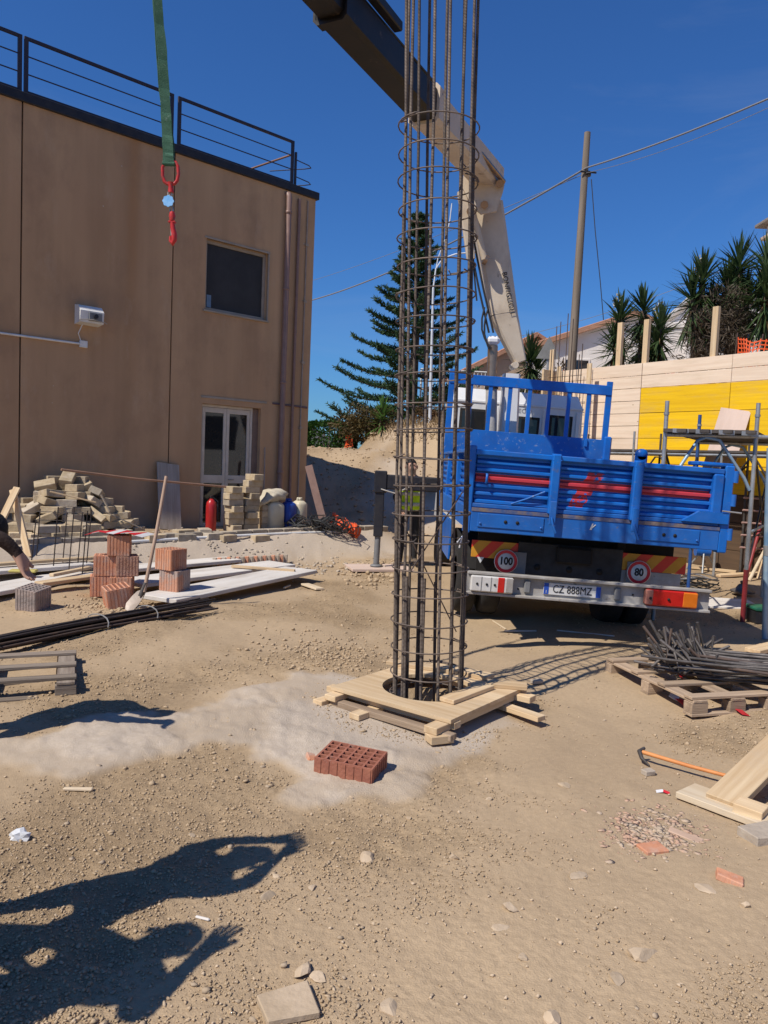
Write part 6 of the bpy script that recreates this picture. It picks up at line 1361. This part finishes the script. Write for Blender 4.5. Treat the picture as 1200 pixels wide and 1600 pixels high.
# leaning plank, extinguisher, drums
q0 = fp(on_v(262, 835, .35, 0), .45, FB); q1 = fp(on_v(262, 763, .06, 0), .05, FB+1.13)
q0 = fp(on_v(266, 832, .42, 0), .42, FB); tag(board('leaning_plank', q0, q1, .42, .025, wood_grey if False else mat('grey_plank', (.40, .34, .28), (.30, .25, .20), 3, .9, .3, 20, stretch=(.5, 6, 6)), up=FN), 'grey wide plank leaning against the brown wall', 'plank')
q = fp(on_v(329, 836, .8, 0), .8, FB); ex = thing('fire_extinguisher', 'red fire extinguisher standing in front of the glazed door', 'fire extinguisher', q)
MB().lathe([(.001, 0), (.085, 0), (.092, .02), (.092, .44), (.08, .50), (.045, .54), (.03, .56), (.001, .56)], 16).build('cylinder', extg, ex); MB().box((0, 0, .585), (.05, .05, .05), .01).build('valve', black_m, ex)
MB().tube([(0, -.02, .60), (.04, -.10, .63)], .01, 6).build('lever', black_m, ex); MB().tube([(.03, 0, .58), (.11, 0, .52), (.115, 0, .2)], .011, 6).build('hose', black_m, ex)
def jerry(label, px, w, d, h, m, cap, v_=.85):
    q = fp(on_v(px, 842, v_, 0), v_, FB); t = thing('plastic_drum', label, 'plastic drum', q, FR)
    V_ = []; secs = [(0, .94), (.02, 1), (.86, 1), (.93, .86), (1.0, .5)]; k = 16
    MB().add([], []); mb = MB(); Vv = []
    for z, s in secs:
        for i in range(k):
            a = 6.2832*i/k; c, s_ = math.cos(a), math.sin(a); e = 2/3.5; Vv.append((math.copysign(abs(c)**e, c)*w/2*s, math.copysign(abs(s_)**e, s_)*d/2*s, z*h))
    mb.add(Vv, [tuple(range(k))[::-1], tuple((len(secs)-1)*k+i for i in range(k))]+[(r*k+i, r*k+(i+1) % k, (r+1)*k+(i+1) % k, (r+1)*k+i) for r in range(len(secs)-1) for i in range(k)], smooth=True); mb.build('drum_body', m, t)
    MB().lathe([(.001, h), (.04, h), (.04, h+.05), (.001, h+.05)], 12).build('cap', cap, t); MB().tube([(-w*.25, 0, h*.93), (-w*.2, 0, h+.05), (w*.2, 0, h+.05), (w*.25, 0, h*.93)], .016, 6).build('handle', m, t)
jerry('dirty cream plastic drum under the sack', 427, .34, .3, .50, jug_m, blue_dr); jerry('blue plastic drum between the two cream ones', 449, .27, .27, .50, blue_dr, blue_dr); jerry('cream plastic drum right of the blue one', 466, .25, .27, .52, jug_m, jug_m)
q = fp(on_v(424, 812, .8, 0), .8, FB+.62); bm = bmesh.new(); bmesh.ops.create_icosphere(bm, subdivisions=3, radius=1)
for v in bm.verts:
    d = v.co.copy(); v.co = Vector((d.x*.30, d.y*.2, d.z*.12))*(1+.12*math.sin(d.x*7+d.z*5)+.09*math.sin(d.y*9+d.x*3))
    if d.x < -.2: v.co.z -= .5*(-d.x-.2)**1.5*.6
me = bpy.data.meshes.new('sack'); bm.to_mesh(me); bm.free(); me.materials.append(bag_m); me.polygons.foreach_set('use_smooth', [True]*len(me.polygons))
tag(obj('sack', me, None, Matrix.Translation(q) @ Matrix.Rotation(FR, 4, 'Z')), 'pale crumpled sack lying over the cream drum', 'sack')
# tangle of wires, orange net roll
q = G(505, 838); tw_ = thing('wire_tangle', 'dark tangled heap of cables and ties beside the drums', 'wire tangle', q+Vector((0, .2, 0)))
for k in range(26):
    P = []; a = random.uniform(0, 6.28); c = Vector((random.uniform(-.45, .4), random.uniform(-.15, .15), random.uniform(.05, .26)))
    for i in range(8): P.append(c+Vector((.3*math.cos(a+i*.8)*random.uniform(.6, 1.1), .2*math.sin(a+i*.8), .10*math.sin(i*1.3+k)+.02)))
    for p_ in P: p_.z = max(p_.z, .015)
    MB().tube(P, random.choice((.010, .014, .008)), 5).build('cable', random.choice((cable_d, cable_d, cable_d, rust_dark)), tw_)
n0, n1 = G(522, 826), G(556, 842); nr = thing('net_roll', 'rolled orange plastic net beside the dark wire tangle', 'net roll', (n0+n1)/2+Vector((0, .0, .15))); dd = (n1-n0); dd.z = -.16; dd *= .55
for k in range(7):
    P = []
    for i in range(26): t_ = i/25; a = t_*14+k*.9; r_ = .12+.02*math.sin(k); P.append(dd*(2*t_-1)+Vector((math.cos(a)*.03, math.cos(a)*r_, math.sin(a)*r_)))
    MB().tube(P, .016, 5).build('strand', orange_n, nr)
MB().tube([-dd*.98, dd*.98], .105, 12).build('roll_core', mat('orange_core', (.6, .09, .03), (.45, .06, .02), 14, .8, .5, 40), nr)
q0 = G(484, 838); tag(board('leaning_board', q0+Vector((.25, .6, 0)), q0+Vector((-.14, .75, 1.25)), .14, .03, pipe_brown, up=(0, -1, 0)), 'brown board leaning on the corner of the brown building', 'board')
# rusty rod across the heap to the door
tag(MB().tube([fp(on_v(95, 776, 1.25, 0), 1.25, FB+1.02), fp(on_v(210, 783, 1.2, 0), 1.2, FB+.90), fp(on_v(352, 790, 1.1, 0), 1.1, FB+.78)], .018, 6).build('long_rod', mat('brown_rod', (.30, .17, .11)), None), 'long brown rod lying from the block heap across to the stacked column', 'rod')
for (a, b_, lab, m_) in (((78, 768), (150, 785), 'pale lath lying on top of the tuff block heap', wood), ((165, 800), (222, 826), 'grey stick lying on the right slope of the tuff block heap', wood_grey), ((158, 773), (172, 800), 'thin dark stick at the top of the tuff block heap', wood_grey)):
    tag(board('stick', fp(on_v(*a, .95, 0), .95, on_plane(*a, FC+FN*.95, FN).z), fp(on_v(*b_, 1.15, 0), 1.15, on_plane(*b_, FC+FN*1.15, FN).z), .03, .02, m_), lab, 'stick')
# crossed planks at far left
c0 = fp(on_v(20, 870, 1.8, 0), 1.8, 0)
def wp_(px, py, Y): return at(px, py, Y=Y)
Yp = G(45, 870).y
tag(board('pale_plank', wp_(45, 871, Yp), wp_(20, 765, Yp+.3), .09, .04, wood, up=(0, -1, 0)), 'pale plank of the crossed pair leaning right at the left edge', 'plank')
tag(board('pale_plank', wp_(-2, 822, Yp-.1), wp_(27, 762, Yp+.25), .09, .04, wood, up=(0, -1, 0)), 'pale plank of the crossed pair leaning left at the left edge', 'plank')
# starter bars of a footing (standing rods left)
for name_ in (0,):
    c = G(92, 902); st = thing('starter_bars', 'square group of thin vertical starter bars rising between the white boards', 'rebar', c); c0y = c.y
    for i, (a, t_, b_) in enumerate(((50, 812, 900), (57, 795, 905), (85, 792, 903), (99, 800, 902), (110, 792, 898), (123, 800, 898), (131, 798, 902), (137, 796, 895))):
        yy = c0y+(.30 if i % 2 else -.05); q = at(b_*0+a-3, b_, Y=yy)-c; q1 = at(a+6, t_, Y=yy)-c; q.z = min(q.z, .05); MB().tube([q, q1], .008, 6).build('bar', rust_dark, st)
    for zf in (799, 812, 838):
        MB().tube([at(54, zf, Y=c0y)-c, at(140, zf+3, Y=c0y)-c], .005, 5).build('stirrup', rust_dark, st)

# ------------------------------------------------------------------ white boards on the ground
def slab(label, px0, py0, px1, py1, w, dz=.05, t=.05, m=wood_white, lay='boards', name='white_board'):
    a, b_ = G(px0, py0), G(px1, py1); z = max(a.z, b_.z)+dz; a.z = b_.z = z
    return tag(board(name, a, b_, w, t, m, b=.006), label, 'board', 'white boards laid on the soil')
slab('long white board nearest the camera on the right of the shovel', 245, 950, 470, 905, .55, .10)
slab('second white board right of the shovel, partly under the short pale stick', 200, 925, 440, 893, .55, .11)
slab('third white board right of the shovel, behind the two wider ones', 170, 905, 365, 884, .40, .10)
slab('pale board behind the stacked bricks, under the white ones', 110, 900, 300, 884, .35, .03, .04, wood_tan)
slab('long white board at the left edge behind the grey hollow brick', -60, 940, 130, 905, .5, .07)
slab('white board at the left edge behind the nearest one', -60, 912, 140, 890, .38, .08)
slab('pale timber plank between the standing bars and the brick stack', 60, 928, 200, 912, .16, .12, .04, wood, name='pale_plank')
slab('thin pale timber plank behind the standing bars', -10, 900, 210, 878, .10, .10, .04, wood, name='pale_plank')
slab('narrow pale batten in front of the standing bars', 80, 915, 140, 905, .07, .13, .04, wood, name='pale_plank')
a, b_ = G(362, 903), G(460, 912); a.z = b_.z = max(a.z, b_.z)+.17; tag(board('pale_stick', a, b_, .06, .035, wood), 'short pale stick lying across the white boards', 'stick')
a, b_ = G(476, 916), G(500, 924); tag(board('wood_offcut', a+Vector((0, 0, .03)), b_+Vector((0, 0, .03)), .12, .025, wood_tan), 'pale wood offcut at the right end of the white boards', 'offcut')
a, b_ = G(444, 922), G(453, 918); tag(board('wood_offcut', a+Vector((0, 0, .03)), b_+Vector((0, 0, .03)), .03, .02, wood_tan), 'tiny pale offcut beside the end of the white boards', 'offcut')
p = G(30, 912); tag(board('yellow_glove', p+Vector((-.12, 0, .16)), p+Vector((.2, .05, .16)), .14, .03, mat('yellow_cloth', (.5, .42, .12)), b=.012), 'yellowish cloth lying on the white boards at the left edge', 'cloth')
# row of exposed hollow tiles at the trench
a, b_ = G(335, 888), G(446, 882); tr_ = thing('tile_row', 'row of upright clay tiles along the trench behind the white boards', 'tile row', a); d = b_-a
for i in range(17): q = d*(i/16); board('tile', q+Vector((0, 0, .03)), q+Vector((0, 0, .16)), .055, .07, clay if i % 2 else concrete, tr_, up=(0, -1, 0))

# ------------------------------------------------------------------ shovel
f0 = G(212, 955); tipz = f0.z
sh = thing('shovel', 'long handled shovel standing against the brick stack with its pale blade on the soil', 'shovel', f0); top = at(260, 744, Y=f0.y+.25)-f0; neck = at(225, 925, Y=f0.y+.02)-f0
MB().tube([neck, neck.lerp(top, .5)+Vector((.01, 0, 0)), top], [.02, .019, .018], 10).build('handle', mat('worn_handle', (.46, .32, .23), (.38, .25, .17), 3, .7, .1), sh)
V_ = []; d_ = (Vector((-.08, -.03, 0))-neck).normalized(); L = (neck-Vector((-.08, -.03, 0))).length; sd = Vector((.75, -.65, .1)).normalized(); sd = (sd-d_*sd.dot(d_)).normalized(); nn = d_.cross(sd)
secs = [(-.02, .03), (.05, .10), (.12, .115), (.22, .11), (L-.0, .045)]
for s_, w_ in secs:
    for k, q in enumerate((-1, -.5, 0, .5, 1)): V_.append(neck+d_*s_+sd*w_*q+nn*.03*(q*q-.6))
mb = MB(); nF = [(i*5+k, i*5+k+1, i*5+k+6, i*5+k+5) for i in range(4) for k in range(4)]; mb.add(V_+[v+nn*.004 for v in V_], nF+[tuple(25+q for q in f[::-1]) for f in nF], smooth=True); mb.build('blade', mat('worn_steel', (.42, .35, .29), (.34, .28, .23), 6, .55, .1, metal=.2), sh)
MB().tube([neck+d_*.06, neck-(top-neck)*0+ (top-neck).normalized()*.10], [.025, .022], 10).build('socket', steel_grey, sh)

# ------------------------------------------------------------------ rod bundle at the left, on soil
ba, bb = G(-90, 1040), G(330, 958); bd_ = (bb-ba); bdn = bd_.normalized(); bundle = thing('rod_bundle', 'long dark bundle of tied steel rods lying on the soil at the left', 'rod bundle', (ba+bb)/2)
cm = (ba+bb)/2; side = bdn.cross(Vector((0, 0, 1)))
for k in range(34):
    r_ = .075*math.sqrt(random.random()); a = random.uniform(0, 6.28); off = side*r_*1.7*math.cos(a)+Vector((0, 0, .10+r_*.9*math.sin(a))); L0 = random.uniform(-.2, .15); L1 = random.uniform(-.35, .05)
    if k < 8: L1 -= .6
    p0 = ba-cm-bdn*L0+off*.9; p2 = bb-cm+bdn*L1+off*1.1; p1 = (p0+p2)/2+Vector((0, 0, random.uniform(-.01, .03)))
    for q in (p0, p1, p2): q.z = max(q.z, gz(cm.x+q.x, cm.y+q.y)-cm.z+.02)
    MB().tube([p0, p1, p2], .010, 6).build('rod', rust_dark if k % 4 else rust_bar, bundle)
for s_ in (.12, .50, .70): 
    c = (ba-cm).lerp(bb-cm, s_)+Vector((0, 0, .10)); MB().tube([c+side*.16*math.cos(t)+Vector((0, 0, .10*math.sin(t)))+bdn*.02*math.sin(2*t) for t in lin(0, 6.0, 16)], .006, 5).build('tie_wire', wire_m, bundle)
board('bearer', bb-cm-bdn*.75+side*.25+Vector((0, 0, .0)), bb-cm-bdn*.75-side*.25+Vector((0, 0, .0)), .08, .07, wood_grey, bundle)
# old pallet at lower left
def pallet(name, label, c, rz, m, L=1.2, W=.8, top=None, tilt=(0, 0)):
    t = thing(name, label, 'pallet', c, (tilt[0], tilt[1], rz))
    for y in (-W/2+.05, 0, W/2-.05):
        board('runner', (-L/2, y, .012), (L/2, y, .012), .10, .022, m, t)
        for x in (-L/2+.07, 0, L/2-.07): board('block', (x-.07, y, .062), (x+.07, y, .062), .095, .078, m, t)
    for x in (-L/2+.07, 0, L/2-.07): board('cross_slat', (x, -W/2, .112), (x, W/2, .112), .12, .020, m, t)
    for y in (top if top is not None else (-W/2+.06, -.2, 0, .2, W/2-.06)): board('top_slat', (-L/2, y, .134), (L/2, y, .134), .09, .022, m, t)
    return t
q = G(30, 1075); pallet('old_pallet', 'weathered grey wooden pallet on the soil below the rod bundle', Vector((q.x-.26, q.y+.0, q.z)), R(22), wood_grey, 1.25, .9, (-.36, -.02, .33))
# ------------------------------------------------------------------ right: pallet with rods
q = G(1085, 1098); pq = Vector((q.x+.06, q.y+.30, q.z))
pallet('timber_pallet', 'wooden pallet under the grey steel rods in front of the truck', pq, R(16), wood_pallet, .80, 1.15, (-.52, -.2, .15, .5))
pile = thing('rod_pile', 'loose pile of grey bent steel rods spread on the wooden pallet', 'rod pile', pq+Vector((0, 0, .15)))
for k in range(95):
    q = k/94; a = at(1030+random.uniform(0, 55), 1000, Y=pq.y+.35)-pile.location; 
    st = Vector((-.28+.42*random.random(), -.20+.34*random.random(), .01+.17*random.random())); en = Vector((1.15+random.uniform(-.1, .5), -.98+.50*random.random(), .04+.24*random.random()))
    mid = st.lerp(en, .5)+Vector((0, 0, .03*random.random())); up_ = Vector((random.uniform(-.16, .05), random.uniform(-.05, .12), random.uniform(.10, .26))) if k % 3 else Vector((-.15*random.random()-.05, .02, .02))
    for v_ in (st, mid, en): v_.z = max(v_.z, .015)
    MB().tube([st+up_, st+(en-st).normalized()*.02, mid, en], .0125, 6).build('rod', random.choice((steel_grey, steel_grey, steel_grey, rust_bar)), pile)
for k in range(16):
    st = Vector((-.34+.4*random.random(), -.2+.40*random.random(), .02+.06*random.random())); d = Vector((random.uniform(.2, .5), random.uniform(-.05, .25), random.uniform(.02, .22))); MB().tube([st, st+d], .0115, 6).build('rod', steel_grey, pile)
# strips of tape on pallet
def strip(label, pts, w, group=None):
    t = thing('tape_strip', label, 'warning tape', pts[0], None, group)
    for i in range(len(pts)-1):
        a, b_ = pts[i]-pts[0], pts[i+1]-pts[0]; board('stripe', a, b_, w, .003, tape_r if i % 2 else tape_w, t, up=(.3*math.sin(i*2), -.6, 1), b=0)
strip('red and white tape strip trailing from the front corner of the pallet', [G(1128, 1108)+Vector((0, 0, .06)), G(1150, 1112)+Vector((0, 0, .03)), G(1166, 1122)+Vector((0, 0, .02))], .06)
strip('red and white tape strip on the left corner of the pallet', [G(1046, 1096)+Vector((0, 0, .06)), G(1060, 1098)+Vector((0, 0, .03)), G(1075, 1108)+Vector((0, 0, .02)), G(1085, 1112)+Vector((0, 0, .02))], .06)
strip('scrap of tape under the rods on the pallet', [G(1052, 1072)+Vector((0, 0, .10)), G(1062, 1076)+Vector((0, 0, .13)), G(1068, 1080)+Vector((0, 0, .10))], .06)
# ------------------------------------------------------------------ hooked tool, planks, right foreground
a, b_ = G(1003, 1190), G(1158, 1232); hm = thing('pick_tool', 'tool with a long orange handle and iron head lying on the soil', 'pick', (a+b_)/2); c = (a+b_)/2
MB().tube([a-c+Vector((.0, 0, .06)), (a-c).lerp(b_-c, .5)+Vector((0, 0, .05)), b_-c+Vector((0, 0, .05))], [.013, .0115, .011], 10).build('handle', orange_h, hm)
V_ = a-c+Vector((0, 0, .06)); MB().tube([V_+Vector((.02, .03, .015)), V_+Vector((-.02, .0, .005)), V_+Vector((-.02, -.05, -.02)), V_+Vector((.01, -.10, -.045))], [.010, .014, .012, .006], 8).build('iron_head', steel_grey, hm)
tile('mortar_lump', 1012, 1211, .07, .05, .03, .4, concrete, 'grey mortar lump beside the head of the orange handled tool', 'mortar lump')
strip('short curl of red and white tape on the soil right of the brick chips', [G(1025, 1240)+Vector((0, 0, .012)), G(1036, 1241)+Vector((0, 0, .02)), G(1046, 1243)+Vector((0, 0, .012))], .018)
pA = G(1190, 1300); 
c0 = G(1150, 1275); c1 = G(1245, 1320)
a, b_ = G(1070, 1243), G(1192, 1292); tag(board('dusty_plank', a+Vector((0, 0, .03)), b_+Vector((.05, -.02, .03)), .20, .035, wood_tan), 'dusty flat plank on the soil under the raised one', 'plank')
a, b_ = G(1128, 1268), G(1240, 1205); a.z += .05; b_.z += .26; tag(board('pale_plank', a, b_+(b_-a)*.4, .185, .04, wood, up=(-.3, -.25, 1)), 'clean pale plank propped up at the right edge', 'plank')
a, b_ = G(1150, 1283), G(1196, 1297); tag(board('timber_block', a+Vector((.02, .05, .06)), b_+Vector((.02, .05, .05)), .13, .07, wood), 'short timber block supporting the propped plank', 'timber block')
tile('concrete_slab', 1195, 1312, .25, .15, .05, .3, concrete, 'pale concrete lump at the right edge below the planks', 'concrete lump')
tile('concrete_slab', 838, 1068, .10, .05, .03, .5, concrete, 'small pale lump lying inside the cage shadow', 'concrete lump')

# ------------------------------------------------------------------ scaffolding and clutter at the right
def scaf_tube(name, t, pts, m, r_=.024): return MB().tube(pts, r_, 10).build(name, m, t)
A_ = at(1036, 960, Y=9.3); B_ = G(1160, 972); A_.z = gz(A_.x, A_.y); YB = B_.y; A_ = Vector((at(1038, 700, Y=YB).x, YB, gz(3.4, YB))); 
sc = thing('scaffold', 'steel scaffold bay with a plank deck and arched end frame at the right', 'scaffold', A_); BO = B_-A_; HP = at(1178, 632, Y=YB).z-A_.z; HD = at(1110, 682, Y=YB).z-A_.z
sv = Vector((1.15, 1.9, 0))
for o_, m_ in ((Vector((0, 0, 0)), galv), (BO, galv), (sv, blue_tube), (BO+sv, galv)):
    scaf_tube('post', sc, [o_+Vector((0, 0, .0)), o_+Vector((0, 0, HP))], m_)
    MB().tube([o_+Vector((0, 0, HP-.16)), o_+Vector((0, 0, HP-.13))], .031, 10).build('collar', galv, sc)
scaf_tube('red_base_post', sc, [BO, BO+Vector((0, 0, .62))], red_tube, .028); MB().bx(BO.x-.07, BO.x+.07, BO.y-.07, BO.y+.07, .0, .012).build('base_plate', red_tube, sc)
def arch(o_): 
    P = [o_+Vector((.03, 0, HD-.62)), o_+BO*.12+Vector((0, 0, HD-.48)), o_+BO*.36+Vector((0, 0, HD-.06)), o_+BO*.45+Vector((0, 0, HD-.02)), o_+BO*.60+Vector((0, 0, HD-.05)), o_+BO*.90+Vector((0, 0, HD-.48)), o_+BO*.97+Vector((0, 0, HD-.62))]; scaf_tube('arch_tube', sc, P, galv_blue, .02)
arch(Vector((0, 0, 0))); arch(sv)
scaf_tube('top_ledger', sc, [Vector((0, 0, HD)), BO+Vector((0, 0, HD))], galv); scaf_tube('top_ledger', sc, [sv+Vector((0, 0, HD)), BO+sv+Vector((0, 0, HD))], galv)
for a, b_ in ((Vector((0, 0, HD-.15)), sv+Vector((0, 0, .7))), (Vector((0, 0, .6)), sv+Vector((0, 0, HD-.2))), (BO+Vector((0, 0, HD-.15)), BO+sv+Vector((0, 0, .7))), (BO+Vector((0, 0, .6)), BO+sv+Vector((0, 0, HD-.2)))): scaf_tube('brace', sc, [a, b_], black_m, .014)
scaf_tube('ledger', sc, [BO+Vector((0, 0, 1.05)), BO+sv+Vector((0, 0, 1.05))], galv_blue, .018)
for k in range(4):
    s_ = (k+.5)/4; o_ = BO*s_; board('deck_plank', o_-sv*.06+Vector((0, 0, HD+.045)), o_+sv*1.12+Vector((0, 0, HD+.045)), BO.length/4-.012, .042, dark_ply, sc)
    MB().bx(o_.x-.09, o_.x+.09, -.125, -.108, HD+.02, HD+.07, .002).build('plank_end', galv, sc)
scaf_tube('edge_ledger', sc, [BO+Vector((0, 0, HD+.0)), BO+Vector((1.4, -.1, HD-.01))], galv)
# nearer post at right edge
q = G(1195, 998); np_ = thing('scaffold_post', 'blue dabbed scaffold post standing nearest at the right edge', 'scaffold post', q); scaf_tube('tube', np_, [Vector((0, 0, 0)), at(1200, 780, Y=q.y)-q, at(1203, 700, Y=q.y)-q], galv_blue, .03); scaf_tube('coupler', np_, [at(1199, 868, Y=q.y)-q, at(1199, 852, Y=q.y)-q], galv, .038); scaf_tube('side_tube', np_, [at(1199, 860, Y=q.y)-q, at(1240, 870, Y=q.y)-q], galv, .02)
# back scaffold along the wall
def wl(u, o, z): return WP+WD*u+WN*o+Vector((0, 0, z))
bs = thing('low_scaffold', 'long low scaffold deck running along the yellow formwork behind the truck', 'scaffold', wl(0, 1.0, 0)); BR = wl(0, 1.0, 0)
ZD = at(1050, 708, Y=wl(.6, 1, 0).y).z
for u in (-1.1, .75, 2.6, 4.4):
    for o in (.25, 1.05):
        q = wl(u, o, 0); zb_ = gz(q.x, q.y); scaf_tube('post', bs, [q-BR+Vector((0, 0, zb_)), q-BR+Vector((0, 0, ZD+.38))], steel_grey if o < .5 else galv, .022)
for o in (.25, 1.05): scaf_tube('ledger', bs, [wl(-1.2, o, ZD-.04)-BR, wl(4.6, o, ZD-.04)-BR], galv, .022)
for u in (-1.1, .75, 2.6):
    scaf_tube('brace', bs, [wl(u, 1.05, ZD-.75)-BR, wl(u+.5, 1.05, ZD-.1)-BR, wl(u+.62, 1.05, ZD-.1)-BR, wl(u+1.1, 1.05, ZD-.75)-BR], rust_dark, .016); scaf_tube('brace', bs, [wl(u, .25, .5)-BR, wl(u+1.85, .25, ZD-.2)-BR], rust_dark, .014)
for k in range(3): board('deck_plank', wl(-1.15, .38+.27*k, ZD+.02)-BR, wl(4.5, .38+.27*k, ZD+.02)-BR, .255, .04, dark_ply, bs)
# plywood sheets leaning and lying
q = wl(1.05, 1.6, 0); a = at(1150, 640, Y=q.y-.1); tag(board('plywood_sheet', Vector((at(1116, 760, Y=q.y-.4).x, q.y-.4, ZD-.45)), Vector((a.x, q.y-.1, a.z)), .52, .02, ply_pink, up=(-.5, -.8, .2)), 'pinkish plywood sheet standing upright behind the scaffold deck', 'plywood sheet')
q = G(1130, 945); tag(board('plywood_offcut', q+Vector((-.38, .05, .02)), q+Vector((.42, -.05, .02)), .75, .03, wood_white), 'pale plywood sheet lying on the ground beside the red scaffold foot', 'plywood sheet')
# blue tripod machine, cables, box, grinder
q = G(1098, 893); tm_ = thing('tripod_pump', 'small blue motor on a grey tripod stand behind the truck corner', 'tripod motor', q); zt = .62
MB().tube([(-.16, 0, zt-.25), (.1, 0, zt-.25)], .085, 12).build('motor', blue_p, tm_); MB().tube([(.02, 0, zt-.25), (.02, 0, zt+.05)], .07, 12).build('motor_head', blue_p, tm_); MB().box((-.12, 0, zt-.10), (.1, .1, .08), .02).build('terminal_box', blue_p, tm_)
for a in (.3, 2.3, 4.3): MB().tube([(0, 0, zt-.2), (.32*math.cos(a), .32*math.sin(a), 0)], .018, 7).build('leg', galv, tm_)
q = G(1082, 918); cc = thing('cable_coil', 'heap of loosely coiled cables on the ground behind the truck corner', 'cable coil', q)
for k in range(13):
    r_ = random.uniform(.14, .32); o_ = Vector((random.uniform(-.25, .25), random.uniform(-.1, .1), .02+.012*k)); MB().tube([o_+Vector((r_*math.cos(t), r_*.8*math.sin(t), .03*math.sin(t*2+k))) for t in lin(0, 5.9, 18)], .010, 5).build('cable', random.choice((cable_d, steel_grey, cable_m)), cc)
q = G(1160, 930); gr = thing('round_weight', 'grey round base plate lying on the pale plywood sheet', 'base plate', q+Vector((0, 0, .04))); MB().lathe([(.001, 0), (.16, 0), (.17, .03), (.10, .06), (.06, .12), (.001, .13)], 16).build('plate_body', steel_grey, gr); MB().tube([(0, 0, .1), (-.02, 0, .17)], .03, 8).build('spigot', steel_grey, gr)
q = G(1198, 976); bx_ = thing('tool_box', 'dark box with a green lid at the right edge', 'tool box', q); MB().bx(-.13, .25, 0, .28, 0, .15, .01).build('box_body', black_m, bx_); MB().bx(-.14, .26, -.01, .29, .151, .19, .01).build('lid', green_p, bx_)
# ladder like rack of bars and leaning props in the shade of the wall
q = G(1190, 880); q.y -= .3; rk = thing('ladder_rack', 'rusty ladder shaped rack standing in the shade under the scaffold', 'rack', q)
for x in (-.45, .25): MB().tube([(x, 0, 0), (x+.02, .05, 1.35)], .024, 7).build('upright', rust_bar, rk)
for z in (.3, .52, .74, .96, 1.18): MB().tube([(-.55, .0, z), (.4, .04, z-.03)], .018, 6).build('rung', mat('pinkish_bar', (.42, .26, .22)), rk)
for (px0, py0, px1, py1, m_, lab) in ((1165, 905, 1192, 808, red_tube, 'red prop leaning in the shade under the scaffold'), (1170, 908, 1200, 850, wood_tan, 'pale lath leaning beside the red prop'), (1184, 905, 1215, 800, wood, 'second pale lath leaning at the right edge behind the scaffold post')):
    a, b_ = G(px0, py0), None; tag(MB().tube([a, at(px1, py1, Y=a.y+.5)], .03, 8).build('leaning_prop', m_), lab, 'prop')
for (x0, y0, x1, y1, lab) in ((1075, 888, 1150, 896, 'pale board lying on the ground under the scaffold, nearest the wall'), (1120, 902, 1196, 898, 'pale board lying flat under the scaffold beside the props'), (1175, 1022, 1225, 1010, 'pale timber offcut on the soil right of the rod pile')):
    a, b_ = G(x0, y0), G(x1, y1); a.z += .03; b_.z += .03; tag(board('pale_plank', a, b_, .16, .04, wood), lab, 'plank')
# thin scraps in the truck's shadow
for (x0, y0, x1, y1, m_, lab) in ((788, 988, 838, 988, wood_white, 'thin pale lath on the soil behind the rear bumper'), (870, 987, 960, 996, wood_white, 'second thin lath on the soil in the truck shadow'), (770, 972, 790, 985, wood_tan, 'pale scrap of wood under the rear bumper')):
    a, b_ = G(x0, y0), G(x1, y1); a.z += .015; b_.z += .015; tag(board('lath', a, b_, .02, .012, m_), lab, 'lath')
tile('rag', 838, 1066, .12, .06, .04, .2, grey_pl, 'grey rag lying in the cage shadow', 'rag') if False else None
